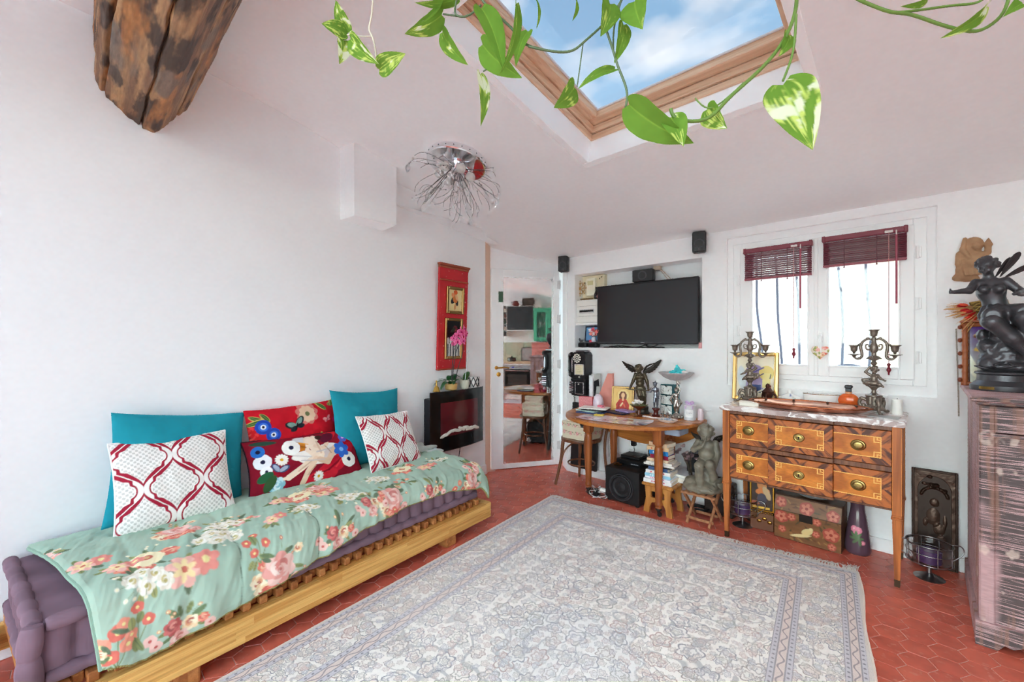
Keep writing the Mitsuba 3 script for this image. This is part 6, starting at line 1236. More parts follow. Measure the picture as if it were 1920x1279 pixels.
# ---- small stool with a pile of books
bsdf('pine_stool', **tex(wood('z', (0.55, 0.24, 0.06), (0.38, 0.14, 0.03), 40), 0.32, specular=0.45))
at(Wt(-1.525, 0.34, 0))
so = thing('wooden_stool', 'little honey-coloured wooden stool with shaped legs under the table', 'stool')
part(so, 'top', bx(-0.128, 0.128, -0.135, 0.125, 0.215, 0.24, 0.008), 'pine_stool', smooth=False)
pnl = sg.Polygon([(-0.108, 0.215), (0.108, 0.215), (0.098, 0.12), (0.112, 0.05), (0.118, 0), (0.072, 0), (0.066, 0.05), (0.05, 0.085), (0.0, 0.095), (-0.05, 0.085), (-0.066, 0.05), (-0.072, 0), (-0.118, 0), (-0.112, 0.05), (-0.098, 0.12)]).difference(sg.box(-0.055, 0.125, 0.055, 0.175))
for y in (-0.115, 0.085): part(so, 'leg_panel', plate(pnl.buffer(0.004).buffer(-0.004), y, y + 0.022), 'pine_stool', smooth=False)
part(so, 'stretcher', bx(-0.01, 0.01, -0.095, 0.087, 0.12, 0.16), 'pine_stool', smooth=False)
BOOKS = [(0.225, 0.175, 0.030, (226, 224, 224), (206, 120, 140), 4, 'thick white paperback with pink and dark lettering, lowest of the pile on the stool'), (0.215, 0.17, 0.016, (236, 232, 236), (226, 130, 170), -3, 'thin white and pink paperback, second from the bottom of the pile'),
         (0.205, 0.17, 0.024, (150, 200, 222), (236, 240, 240), 6, 'light blue paperback low in the pile on the stool'), (0.20, 0.16, 0.026, (232, 230, 226), (206, 70, 80), 2, 'white paperback with a red spine block in the pile'),
         (0.165, 0.13, 0.028, (70, 96, 140), (40, 50, 80), -4, 'dark blue paperback in the middle of the pile'), (0.235, 0.17, 0.012, (34, 34, 38), (60, 60, 64), 0, 'thin black book under the wide white ones'),
         (0.24, 0.18, 0.014, (228, 224, 218), (150, 146, 146), 5, 'wide thin white book sticking out to the left of the pile'), (0.20, 0.16, 0.016, (222, 216, 206), (196, 190, 180), 9, 'white magazine-like book above the wide one'), (0.17, 0.14, 0.020, (226, 200, 168), (200, 160, 120), 3, 'cream paperback below the crimson book'),
         (0.15, 0.125, 0.030, (146, 32, 62), (112, 24, 50), -2, 'crimson paperback in the upper half of the pile'), (0.155, 0.13, 0.036, (36, 120, 186), (226, 232, 240), 2, 'bright blue paperback with white lettering'), (0.175, 0.14, 0.030, (214, 180, 138), (214, 90, 50), 6, 'worn tan paperback with an orange spine'), (0.16, 0.135, 0.030, (222, 190, 156), (190, 150, 110), -8, 'beige paperback on top of the pile')]
z = 0.2405
for i, (w, l, h, c, c2, yaw, lab) in enumerate(BOOKS):
    at(Wt(-1.535 + 0.008 * math.sin(i * 2.2), 0.36 + 0.006 * math.cos(i * 1.7), z, yaw)); k = thing('book', lab, 'book', 'books piled on the little stool')
    part(k, 'cover', cat([bx(-w / 2, w / 2, -l / 2, l / 2, 0, 0.0022, 0.0006), bx(-w / 2, w / 2, -l / 2, l / 2, h - 0.0022, h, 0.0006), bx(-w / 2, w / 2, -l / 2, -l / 2 + 0.0022, 0, h, 0.0006)]), 'satin', c, smooth=False)
    part(k, 'pages', bx(-w / 2 + 0.003, w / 2 - 0.003, -l / 2 + 0.002, l / 2 - 0.004, 0.002, h - 0.002, 0.0005), 'matte', (228, 216, 196), smooth=False)
    part(k, 'spine_print', cat([bx(-w * 0.30 + j * w * 0.085, -w * 0.30 + j * w * 0.085 + w * 0.055, -l / 2 - 0.0006, -l / 2 + 0.001, h * 0.3, h * 0.68, 0) for j in range(7) if (j + i) % 4]), 'satin', c2, smooth=False)
    z += h + 0.0006
at(Wt(-1.40, 0.20, 0.2405, -4))
for i, (h, c, lab) in enumerate(((0.04, (206, 208, 214), 'thick pale grey book lying behind the pile on the stool'), (0.022, (216, 218, 224), 'thinner pale book on the thick grey one behind the pile'))):
    k = thing('book', lab, 'book', 'books piled on the little stool'); z0 = i * 0.041
    part(k, 'cover', cat([bx(-0.075, 0.075, -0.10, 0.10, z0, z0 + 0.002, 0.0005), bx(-0.075, 0.075, -0.10, 0.10, z0 + h - 0.002, z0 + h, 0.0005), bx(0.073, 0.075, -0.1, 0.1, z0, z0 + h, 0.0005)]), 'satin', c, smooth=False); part(k, 'pages', bx(-0.072, 0.073, -0.098, 0.098, z0 + 0.002, z0 + h - 0.002, 0.0005), 'matte', (230, 226, 216), smooth=False)
at(Wt(-1.37, 0.10, 0.335)); solo('black_box', 'tall black box standing behind the book pile', 'box', bx(-0.05, 0.05, -0.05, 0.07, -0.09, 0.12, 0.006), 'satin', (24, 26, 30))
at(Wt(-1.50, 0.33, 0.66)); solo('grey_storage_box', 'pale blue-grey box pushed in under the table top', 'storage box', cat([bx(-0.09, 0.13, -0.08, 0.1, -0.03, 0.02, 0.006)]), 'satin', (150, 160, 180))
# dried flowers
at(Wt(-1.345, 0.34, 0.475)); df = thing('dried_flowers', 'bunch of faded grey-mauve dried roses beside the cherub', 'flowers')
r = np.random.default_rng(2)
for i in range(16):
    p_ = r.normal(0, 1, 3) * (0.035, 0.025, 0.035); rr_ = r.uniform(0.014, 0.022)
    part(df, 'bloom', cat([mv(ball((rr_ * 0.45, 0, 0), (rr_ * 0.6, rr_ * 0.5, rr_ * 0.16), 1), Tr(*p_) @ Rz(j * 1.3) @ Rx(j * 0.7) @ Ry(-0.7)) for j in range(7)]), 'cloth', [(120, 96, 98), (96, 76, 82), (146, 124, 122), (80, 66, 66)][i % 4], smooth=True)
part(df, 'stems', cat([rod(r.normal(0, 0.02, 3), (0.02 + r.normal(0, 0.01), 0.08, -0.20), 0.0022, n=5) for _ in range(12)]), 'satin', (70, 58, 46))

# ---- folding stool with the seated cherub
bsdf('beech', **tex(wood('z', (0.42, 0.20, 0.10), (0.30, 0.12, 0.055), 60), 0.4, specular=0.4))
at(Wt(-1.215, 0.345, 0))
fs = thing('folding_stool', 'small folding wooden stool with crossed legs under the cherub statue', 'stool')
for x in (-0.10, 0.10):
    sx = 0.007 if x > 0 else -0.007
    part(fs, 'leg', mv(bx(-0.009, 0.009, -0.012, 0.012, -0.155, 0.155, 0.003), Tr(x, 0, 0.117) @ Rx(0.77)), 'beech', smooth=False); part(fs, 'leg', mv(bx(-0.009, 0.009, -0.012, 0.012, -0.155, 0.155, 0.003), Tr(x * 0.8, 0, 0.117) @ Rx(-0.77)), 'beech', smooth=False)
for y, xw in ((-0.105, 0.125), (0.105, 0.105)): part(fs, 'seat_rail', bx(-xw, xw, y - 0.014, y + 0.014, 0.222, 0.238, 0.003), 'beech', smooth=False)
for y, xw in ((-0.075, 0.10), (0.075, 0.08)): part(fs, 'stretcher', bx(-xw, xw, y - 0.008, y + 0.008, 0.03, 0.05, 0.003), 'beech', smooth=False)
part(fs, 'seat_slat', cat([bx(x - 0.018, x + 0.018, -0.13, 0.13, 0.2385, 0.244, 0.002) for x in (-0.08, -0.03, 0.03, 0.08)]), 'beech', smooth=False)
STN = nz((84, 80, 72), 0.35, 22, 2, (146, 138, 120))
at(Wt(-1.22, 0.33, 0.245, 24))
cb = thing('cherub_statue', 'grey-bronze cherub sitting on a rock with a finger to his lips', 'statue')
B = Blob(0.0036, (-0.16, -0.16, -0.005), (0.16, 0.14, 0.52))
B.ell((0, 0.0, 0.02), (0.145, 0.13, 0.05), 0.02).ell((0.02, 0.03, 0.10), (0.08, 0.07, 0.09), 0.03).ell((0.09, -0.02, 0.06), (0.05, 0.05, 0.04), 0.02).ell((-0.08, 0.01, 0.06), (0.05, 0.06, 0.03), 0.02)
B.flat(0.0).rough(0.006, 30, 3); 
B.ell((0.03, 0.015, 0.215), (0.066, 0.058, 0.05), 0.02).ell((0.024, 0.0, 0.275), (0.060, 0.050, 0.056), 0.022).ell((0.026, 0.01, 0.335), (0.062, 0.042, 0.04), 0.02).ell((0.022, -0.03, 0.268), (0.044, 0.03, 0.04), 0.014)
q = head(B, (0.016, -0.025, 0.425), 0.052, -0.12, 0.32, 0.009); curls(B, (0.018, -0.012, 0.438), 0.053, 46, 0.013, 7)
B.cap((0.022, 0.0, 0.385), (0.024, 0.006, 0.36), 0.024, 0.03, 0.016)
B.chain([(-0.034, 0.006, 0.352), (-0.070, -0.03, 0.300), (-0.012, -0.085, 0.345)], [0.024, 0.020, 0.013], 0.01)
hand(B, (-0.012, -0.085, 0.345), (0.35, -0.1, 0.8), (0.3, 0.8, 0), 0.0095, 0.004); B.chain([(0.0, -0.090, 0.362), (0.006, -0.086, 0.385), (0.010, -0.082, 0.398)], [0.006, 0.0052, 0.004], 0.002)
B.chain([(0.084, 0.008, 0.352), (0.100, -0.01, 0.270), (0.072, -0.075, 0.190)], [0.024, 0.019, 0.013], 0.01); hand(B, (0.072, -0.075, 0.19), (-0.3, -0.5, -0.8), (-0.8, -0.3, 0.2), 0.0095, 0.004)
B.chain([(-0.006, 0.0, 0.205), (-0.038, -0.105, 0.198), (-0.030, -0.092, 0.09), (-0.030, -0.085, 0.030)], [0.040, 0.031, 0.027, 0.015], 0.012); B.chain([(-0.030, -0.080, 0.018), (-0.036, -0.125, 0.012)], [0.015, 0.011], 0.008)
B.chain([(0.06, 0.0, 0.205), (0.035, -0.105, 0.215), (0.062, -0.070, 0.115), (0.060, -0.040, 0.06)], [0.040, 0.030, 0.025, 0.014], 0.012); B.chain([(0.06, -0.04, 0.055), (0.056, -0.085, 0.048)], [0.014, 0.010], 0.008)
for i in range(5): B.ell((-0.036 + (i - 2) * 0.0055, -0.136, 0.010), (0.004, 0.006, 0.004), 0.002)
for i in range(5): B.ell((0.056 + (i - 2) * 0.0052, -0.094, 0.046), (0.004, 0.006, 0.004), 0.002)
part(cb, 'body', B.mesh(), 'satin', STN, smooth=True)
part(cb, 'wing', wing((0.075, 0.055, 0.35), (0.155, 0.10, 0.40), 0.05, (-0.2, 0, 1), 4), 'bronze', (60, 56, 50), smooth=40)
part(cb, 'wing', wing((-0.02, 0.055, 0.36), (-0.07, 0.09, 0.40), 0.04, (0.2, 0, 1), 4), 'bronze', (60, 56, 50), smooth=40)
part(cb, 'snake', tube(sp([(0.02, -0.12, 0.055), (0.05, -0.13, 0.035), (0.085, -0.115, 0.045), (0.08, -0.08, 0.075), (0.11, -0.07, 0.085), (0.12, -0.04, 0.11)], 30), np.linspace(0.004, 0.008, 30), 8), 'bronze', STN, smooth=True)
at(Wt(0, 0)); solo('black_case', 'dark brown case standing on the floor behind the folding stool', 'case', mv(cat([bx(-0.11, 0.11, -0.05, 0.05, 0, 0.26, 0.01), tube(sp([(-0.04, 0, 0.26), (-0.035, 0, 0.28), (0.035, 0, 0.28), (0.04, 0, 0.26)], 14), 0.006, 8)]), Tr(-1.175, -0.09, 0)), 'satin', (40, 26, 22))
solo('cable_coil', 'black cable coil on the floor behind the little stool', 'cable coil', cat([tube(sp([(-1.33 + (0.07 + 0.006 * i) * math.cos(a), -0.14 + 0.05 * math.sin(a), 0.012 + 0.008 * i) for a in np.linspace(0, 2 * PI, 13)[:-1]], 40, True), 0.006, 7) for i in range(3)]), 'satin', BLK, smooth=True)
# ================================================================ inlaid commode
at(Wt(0, 0))
SEC = ((-0.985, -0.752, 1, 0), (-0.748, -0.407, 1, 1), (-0.403, -0.145, 0, 1))      # s0, s1, keys at left, at right
ROWS = ((0.662, 0.858), (0.428, 0.626))
def veneer(p, n, uv):
    s, z = wS(p), p.z
    d1 = fbm((s + z) * 7, (s - z) * 42, 1, 4); d2 = fbm((s - z) * 7, (s + z) * 42, 5, 4)
    res = mi.Color3f(0.22, 0.07, 0.025)
    for (a, b, kl, kr) in SEC:
        for (z0, z1) in ROWS:
            u_, v_ = (s - a) / (b - a), (z - z0) / (z1 - z0)
            up = ((u_ - 0.5) * (v_ - 0.5)) > 0
            g = dr.select(up, d1, d2)
            band = mix((0.42, 0.12, 0.032), (0.09, 0.03, 0.018), smoothstep(0.42, 0.72, g))
            i0, i1, j0, j1 = a + (0.045 if kl else -0.01), b - (0.045 if kr else -0.01), z0 + 0.040, z1 - 0.040
            inner = mix((0.60, 0.20, 0.03), (0.38, 0.10, 0.018), smoothstep(0.35, 0.75, fbm(s * 16, z * 16, 9, 3)) * 0.7 + 0.3 * g)
            ins = (s > i0) & (s < i1) & (z > j0) & (z < j1)
            c = dr.select(ins, inner, band)
            def box_line(x0, x1, y0, y1):
                dx = dr.maximum(x0 - s, s - x1); dz = dr.maximum(y0 - z, z - y1); return dr.abs(dr.maximum(dx, dz))
            ln = box_line(i0, i1, j0, j1); k = 0.030; q = 0.016
            for cx, on in ((i0, kl), (i1, kr)):
                if not on: continue
                sg_ = 1 if cx == i0 else -1
                for cz, sz in ((j0, 1), (j1, -1)):
                    x0, x1 = sorted((cx, cx + sg_ * k)); y0, y1 = sorted((cz, cz + sz * k)); ln = dr.minimum(ln, box_line(x0, x1, y0, y1))
                    x0, x1 = sorted((cx, cx + sg_ * q)); y0, y1 = sorted((cz, cz + sz * q)); ln = dr.minimum(ln, box_line(x0, x1, y0, y1))
            c = mix(c, (0.78, 0.42, 0.11), 1 - smoothstep(0.0018, 0.0034, ln))
            m_ = (s > a - 0.003) & (s < b + 0.003) & (z > z0 - 0.003) & (z < z1 + 0.003)
            res = dr.select(m_, c, res)
    return res * (0.88 + 0.24 * noise(s * 70, z * 260, wD(p) * 40))
bsdf('veneer', **tex(veneer, 0.32, specular=0.3))
bsdf('commode_wood', **tex(wood('z', (0.44, 0.135, 0.035), (0.24, 0.065, 0.02), 45), 0.32, specular=0.32))
def marble_fn(p, n, uv):
    w = fbm(p.x * 5, p.y * 5, p.z * 5, 4)
    v = fbm(p.x * 9 + w * 3, p.y * 9 + w * 2, p.z * 14, 4)
    c = mix((0.34, 0.25, 0.23), (0.52, 0.42, 0.40), smoothstep(0.35, 0.65, v))
    c = mix(c, (0.80, 0.78, 0.77), smoothstep(0.50, 0.62, fbm(p.x * 16 + v * 4, p.y * 16, p.z * 16, 3)))
    return mix(c, (0.74, 0.72, 0.71), 1 - smoothstep(0.008, 0.03, dr.abs(fbm(p.x * 7 + 8, p.y * 7, p.z * 9, 4) - 0.5)))
bsdf('marble', **tex(marble_fn, 0.16, specular=0.5))
cm = thing('commode', 'marquetry commode with brass knobs and a mottled marble top under the window', 'commode')
def step(o): return sg.Polygon([(-1.03 - o, -0.008), (-1.03 - o, -0.485 - o), (-0.752 - o, -0.485 - o), (-0.752 - o, -0.503 - o), (-0.403 + o, -0.503 - o), (-0.403 + o, -0.485 - o), (-0.105 + o, -0.485 - o), (-0.105 + o, -0.008)])
part(cm, 'marble_top', cat([ext(step(0.018), 0.892, 0.914), ext(step(0.012), 0.886, 0.892), ext(step(0.013), 0.914, 0.919)]), 'marble', smooth=False)
part(cm, 'carcass', cat([bx(-1.02, -1.0, -0.47, -0.01, 0.41, 0.886), bx(-0.135, -0.115, -0.47, -0.01, 0.41, 0.886), bx(-1.02, -0.115, -0.03, -0.01, 0.41, 0.886), bx(-1.0, -0.13, -0.462, -0.02, 0.41, 0.424), bx(-1.0, -0.13, -0.476, -0.02, 0.628, 0.66), bx(-1.0, -0.13, -0.476, -0.02, 0.860, 0.886), bx(-0.752, -0.403, -0.495, -0.47, 0.862, 0.886), bx(-0.752, -0.403, -0.495, -0.47, 0.630, 0.658), bx(-0.752, -0.403, -0.495, -0.46, 0.41, 0.426)]), 'dark_wood', smooth=False)
for (z0, z1) in ROWS:
    dw = part(cm, 'drawer', cat([bx(SEC[0][0], SEC[0][1] + 0.003, -0.484, -0.46, z0, z1, 0.002), bx(SEC[1][0], SEC[1][1], -0.502, -0.46, z0, z1, 0.002), bx(SEC[2][0] - 0.003, SEC[2][1], -0.484, -0.46, z0, z1, 0.002)]), 'veneer', smooth=False)
    for s, y, key in ((-0.868, -0.484, 0), (-0.578, -0.502, 1), (-0.290, -0.484, 0)):
        Mk = CUR[0] @ M4(np.array([[1.0, 0, 0], [0, 0, 1], [0, -1.15, 0]]) @ np.diag([1, 1.0, 1]), (s, y, (z0 + z1) / 2 + 0.004))
        rr_ = 0.031 if not key else 0.026
        Mk = CUR[0] @ Tr(s, y, (z0 + z1) / 2) @ M4(np.array([[1.15, 0, 0], [0, 0, -1.0], [0, 1.0, 0]]))
        kb = part(dw, 'escutcheon' if key else 'knob', lathe([(0, 0.006 if key else 0.012), (rr_ * 0.5, 0.006 if key else 0.013), (rr_ * 0.66, 0.004 if key else 0.010), (rr_ * 0.72, 0.006), (rr_ * 0.85, 0.007), (rr_, 0.004), (rr_ * 1.02, 0)], 36, fn=lambda t, z: 1 + 0.012 * np.cos(t * 20)), 'metal', nz((150, 128, 78), 0.35, 300, 1), M=Mk, smooth=True)
        if key: part(dw, 'keyhole', plate(sg.Point(s, (z0 + z1) / 2 + 0.003).buffer(0.0045).union(sg.box(s - 0.002, (z0 + z1) / 2 - 0.010, s + 0.002, (z0 + z1) / 2)), y - 0.0085, y - 0.004), 'matte', (16, 12, 10), smooth=False)
for s, y, w in ((-1.008, -0.470, 0.044), (-0.122, -0.470, 0.044), (-1.008, -0.032, 0.04), (-0.122, -0.032, 0.04)):
    h_ = w / 2
    lg = part(cm, 'leg', cat([bx(s - h_, s + h_, y - h_, y + h_, 0.395, 0.886, 0.002), trimesh.convex.convex_hull(np.array([[s + a * h_ * q, y + b * h_ * q, z] for z, q in ((0.372, 0.96), (0.022, 0.52)) for a in (-1, 1) for b in (-1, 1)]))]), 'commode_wood', smooth=False)
    part(lg, 'ring_moulding', cat([bx(s - h_ - 0.004, s + h_ + 0.004, y - h_ - 0.004, y + h_ + 0.004, 0.372, 0.384, 0.003), bx(s - h_ - 0.001, s + h_ + 0.001, y - h_ - 0.001, y + h_ + 0.001, 0.384, 0.396, 0.002)]), 'commode_wood', smooth=False)
    part(lg, 'sabot', trimesh.convex.convex_hull(np.array([[s + a * h_ * q, y + b * h_ * q, z] for z, q in ((0.04, 0.60), (0.0, 0.54)) for a in (-1, 1) for b in (-1, 1)])), 'bronze', (70, 52, 36), smooth=False)
    part(lg, 'stringing', cat([bx(s + a * h_ * 0.86 - 0.001, s + a * h_ * 0.86 + 0.001, y - h_ - 0.0008, y - h_ + 0.001, 0.40, 0.88, 0) for a in (-1, 1)]), 'satin', (196, 120, 50), smooth=False)

# ---- candelabra: claw feet, fluted drum, putto, two scrolled arms and three cups
MZ = 0.9192
CAN = nz((88, 78, 70), 0.6, 55, 4, (150, 138, 126))
def candelabrum(label, s, d, yaw, mir):
    at(Wt(s, d, MZ, yaw)); k = thing('candelabrum', label, 'candelabrum')
    for i in range(3):
        a = -PI / 2 + i * 2 * PI / 3 + 0.5; c_, s_ = math.cos(a), math.sin(a)
        B = Blob(0.003, (-0.11, -0.11, -0.002), (0.11, 0.11, 0.10))
        pts = [(c_ * r_, s_ * r_, z) for r_, z in ((0.034, 0.075), (0.058, 0.085), (0.072, 0.055), (0.066, 0.032), (0.080, 0.012), (0.096, 0.008))]
        q_ = sp(pts, 16); B.chain(list(q_), list(np.linspace(0.010, 0.007, 16)), 0.004).ell((c_ * 0.06, s_ * 0.06, 0.088), (0.012, 0.012, 0.010), 0.004).ell((c_ * 0.096, s_ * 0.096, 0.008), (0.012, 0.012, 0.0085), 0.004).ell((c_ * 0.05, s_ * 0.05, 0.04), (0.012, 0.012, 0.016), 0.006); B.flat(0.0)
        part(k, 'claw_foot', B.mesh(), 'bronze', CAN, smooth=True)
    part(k, 'base', lathe([(0, 0.018), (0.052, 0.020), (0.056, 0.028), (0.046, 0.040), (0.034, 0.048), (0.034, 0.054), (0.036, 0.056), (0.036, 0.100), (0.042, 0.104), (0.042, 0.110), (0.022, 0.116), (0.013, 0.126), (0.011, 0.140), (0.02, 0.156), (0.030, 0.162), (0.026, 0.168), (0, 0.17)], 48, fn=lambda t, z: 1 + np.where((z > 0.055) & (z < 0.101), 0.05 * np.cos(t * 16), 0) + np.where((z < 0.05), 0.03 * np.cos(t * 10), 0)), 'bronze', CAN, smooth=32)
    B = Blob(0.0025, (-0.07, -0.06, 0.15), (0.07, 0.06, 0.34)); m_ = mir
    B.ell((0, 0, 0.185), (0.032, 0.026, 0.018), 0.01).chain([(0.0, 0, 0.19), (-m_ * 0.036, -0.018, 0.186), (-m_ * 0.03, -0.016, 0.172)], [0.016, 0.011, 0.008], 0.006).chain([(0.01 * m_, 0, 0.19), (m_ * 0.03, -0.02, 0.178), (m_ * 0.048, -0.02, 0.166)], [0.016, 0.011, 0.006], 0.006)
    B.ell((0, 0, 0.212), (0.019, 0.016, 0.024), 0.008).ell((0, -0.008, 0.216), (0.012, 0.008, 0.014), 0.006)
    head(B, (m_ * 0.004, -0.005, 0.266), 0.020, 0.3 * m_, 0.1, 0.004); curls(B, (m_ * 0.004, -0.002, 0.270), 0.0195, 22, 0.0055, 3); B.cap((0, 0, 0.23), (0, 0, 0.25), 0.011, 0.009, 0.006)
    B.chain([(-m_ * 0.018, 0, 0.234), (-m_ * 0.040, -0.004, 0.252), (-m_ * 0.020, 0.0, 0.282)], [0.009, 0.0075, 0.006], 0.004).chain([(m_ * 0.018, 0, 0.234), (m_ * 0.032, -0.012, 0.216), (m_ * 0.056, -0.022, 0.204)], [0.009, 0.0075, 0.005], 0.004)
    B.ell((m_ * 0.056, -0.024, 0.204), (0.008, 0.006, 0.005), 0.003).ell((-m_ * 0.02, 0, 0.284), (0.007, 0.007, 0.006), 0.003).chain([(-0.02 * m_, 0.012, 0.21), (-m_ * 0.05, 0.006, 0.200), (-m_ * 0.048, 0.0, 0.178)], [0.008, 0.012, 0.006], 0.006)
    part(k, 'putto', B.mesh(), 'bronze', CAN, smooth=True)
    part(k, 'stem', lathe([(0, 0.280), (0.010, 0.284), (0.006, 0.292), (0.017, 0.306), (0.012, 0.316), (0.008, 0.322), (0.028, 0.338), (0.036, 0.334), (0.022, 0.350), (0.013, 0.356), (0.012, 0.372), (0.020, 0.385), (0.022, 0.41), (0.014, 0.43), (0.010, 0.455), (0.012, 0.468), (0, 0.47)], 32, fn=lambda t, z: 1 + np.where((z > 0.33) & (z < 0.352), 0.16 * np.cos(t * 8), 0.0)), 'bronze', CAN, smooth=32)
    def cup(x, y, z): return mv(lathe([(0, -0.012), (0.006, -0.010), (0.008, 0.0), (0.016, 0.006), (0.019, 0.022), (0.020, 0.034), (0.030, 0.044), (0.026, 0.043), (0.016, 0.034), (0.014, 0.018), (0, 0.016)], 32, fn=lambda t, z_: 1 + np.where(z_ > 0.036, 0.10 * np.cos(t * 6), 0)), Tr(x, y, z))
    part(k, 'candle_cup', cup(0, 0, 0.472), 'bronze', CAN, smooth=True)
    for sd in (-1, 1):
        arm = [(0.010, 0.455), (0.030, 0.458), (0.058, 0.435), (0.064, 0.40), (0.058, 0.362), (0.066, 0.338), (0.085, 0.334), (0.098, 0.346)]
        inner = [(0.014, 0.395), (0.030, 0.392), (0.040, 0.408), (0.034, 0.425), (0.024, 0.418), (0.028, 0.408)]
        ms = [tube(sp([(sd * a, 0, b) for a, b in arm], 40), np.r_[np.linspace(0.0062, 0.0085, 20), np.linspace(0.0085, 0.006, 20)], 8), tube(sp([(sd * a, 0, b) for a, b in inner], 24), np.linspace(0.006, 0.003, 24), 7), tube(sp([(sd * 0.058, 0, 0.43), (sd * 0.078, 0, 0.422), (sd * 0.082, 0, 0.410)], 12), np.linspace(0.006, 0.002, 12), 6)]
        for p_, r_ in (((0.030, 0.462), 0.010), ((0.062, 0.42), 0.009), ((0.060, 0.350), 0.009), ((0.072, 0.336), 0.010)): ms.append(ball((sd * p_[0], 0, p_[1]), (r_, r_ * 0.7, r_ * 0.8), 1))
        part(k, 'arm', cat(ms), 'bronze', CAN, smooth=True)
        part(k, 'drip_pan', mv(lathe([(0, -0.022), (0.006, -0.018), (0.012, -0.006), (0.030, 0.0), (0.036, 0.003), (0.030, 0.003), (0, 0.002)], 32, fn=lambda t, z_: 1 + 0.06 * np.cos(t * 7)), Tr(sd * 0.098, 0, 0.360)), 'bronze', CAN, smooth=True)
        part(k, 'candle_cup', cup(sd * 0.098, 0, 0.376), 'bronze', CAN, smooth=True)
candelabrum('dark metal three-cup candelabrum with a putto stem in front of the gilt picture', -0.935, 0.20, 14, -1)
candelabrum('dark metal three-cup candelabrum with a putto stem at the right end of the marble', -0.240, 0.20, -6, 1)
# ---- framed picture
PFM = Wt(-0.935, 0.085, MZ, 3) @ Rx(-0.10)
pk = thing('framed_picture', 'gilt framed pale abstract picture leaning on the wall behind the candelabrum', 'picture')
part(pk, 'frame', cat([ring(-0.155, 0.155, 0, 0.365, 0.026, -0.012, 0.008, 0.005), ring(-0.131, 0.131, 0.024, 0.341, 0.006, -0.016, 0.0, 0.002)]), 'metal', nz((196, 160, 104), 0.25, 60), M=PFM, smooth=False)
gm, _ = grid(90, 110, lambda a, b: np.stack([-0.128 + 0.256 * a, 0 * a - 0.002, 0.028 + 0.31 * b], 1)); P = Paint(gm.vertices[:, [0, 2]], (236, 226, 200), 0.003)
P.ell(-0.005, 0.21, 0.062, 0.062, 0, (160, 142, 180)).rect(-0.067, 0.075, 0.057, 0.21, (160, 142, 180)).rect(-0.02, 0.06, 0.04, 0.12, (52, 68, 122)).ell(0.075, 0.21, 0.05, 0.055, 0, (226, 206, 120)).rect(0.05, 0.10, 0.10, 0.21, (230, 214, 140)).ell(-0.09, 0.17, 0.03, 0.09, 0.1, (206, 212, 214)).seg(-0.05, 0.14, 0.055, 0.205, 0.0035, (70, 60, 110)).seg(-0.05, 0.19, 0.055, 0.25, 0.0045, (92, 84, 150)).seg(0.01, 0.06, 0.06, 0.09, 0.005, (240, 232, 210)).poly([(0.085, 0.07), (0.108, 0.08), (0.105, 0.12), (0.085, 0.125)], (176, 90, 50)).seg(0.088, 0.09, 0.104, 0.10, 0.0016, (90, 40, 30)).seg(0.088, 0.105, 0.104, 0.112, 0.0016, (90, 40, 30)).seg(0.098, 0.17, 0.103, 0.20, 0.003, (60, 50, 60))
part(pk, 'painting', gm, 'satin', P.c, M=PFM, smooth=True); part(pk, 'backing', bx(-0.14, 0.14, 0.0, 0.006, 0.01, 0.355, 0.001), 'matte', (120, 90, 60), M=PFM, smooth=False)
# ---- smaller things on the marble
at(Wt(-0.835, 0.135, MZ, 0)); ew = thing('bronze_burner', 'small dark bronze lidded burner on three legs right of the left candelabrum', 'burner')
part(ew, 'bowl', lathe([(0, 0.03), (0.02, 0.03), (0.034, 0.055), (0.036, 0.075), (0.042, 0.08), (0.034, 0.083), (0.022, 0.098), (0.012, 0.108), (0.016, 0.12), (0.01, 0.135), (0, 0.14)], 28), 'bronze', nz((80, 48, 40), 0.5, 60), smooth=30)
for i in range(3): part(ew, 'leg', tube(sp([(0.032 * math.cos(i * 2.1 + 0.5), 0.032 * math.sin(i * 2.1 + 0.5), 0.07), (0.05 * math.cos(i * 2.1 + 0.5), 0.05 * math.sin(i * 2.1 + 0.5), 0.04), (0.04 * math.cos(i * 2.1 + 0.5), 0.04 * math.sin(i * 2.1 + 0.5), 0.0), (0.056 * math.cos(i * 2.1 + 0.5), 0.056 * math.sin(i * 2.1 + 0.5), 0.0)], 16), 0.006, 8), 'bronze', (84, 50, 42), smooth=True)
at(Wt(-0.885, 0.40, MZ, 8)); solo('ivory_box', 'small ivory white box at the front left of the marble top', 'box', cat([bx(-0.058, 0.058, -0.03, 0.03, 0, 0.024, 0.002), bx(-0.06, 0.06, -0.032, 0.032, 0.0245, 0.031, 0.002)]), 'satin', (226, 220, 208), smooth=False)
at(Wt(-0.575, 0.315, MZ + 0.002, 0)); ty = thing('copper_tray', 'large oval hammered copper tray with a wavy rim on the marble top', 'tray')
def tray_r(t): return 1 + 0.025 * np.cos(t * 8) + 0.012 * np.cos(t * 3 + 1)
tf = lambda lift: lathe([(0, 0.002 + lift), (0.75, 0.002 + lift), (0.88, 0.010 + lift), (0.97, 0.026 + lift), (1.0, 0.031 + lift)], 120, fn=lambda t, z: tray_r(t) ** np.clip(z * 80, 0, 1))
a_ = mv(tf(0.003), np.diag([0.325, 0.175, 1, 1])); b_ = mv(tf(0), np.diag([0.329, 0.179, 1, 1])); b_.faces = b_.faces[:, ::-1]
part(ty, 'dish', cat([a_, b_]), 'metal', nz((240, 200, 178), 0.12, 40, 2, (226, 168, 140)), smooth=True)
tt_ = np.linspace(0, 2 * PI, 160)
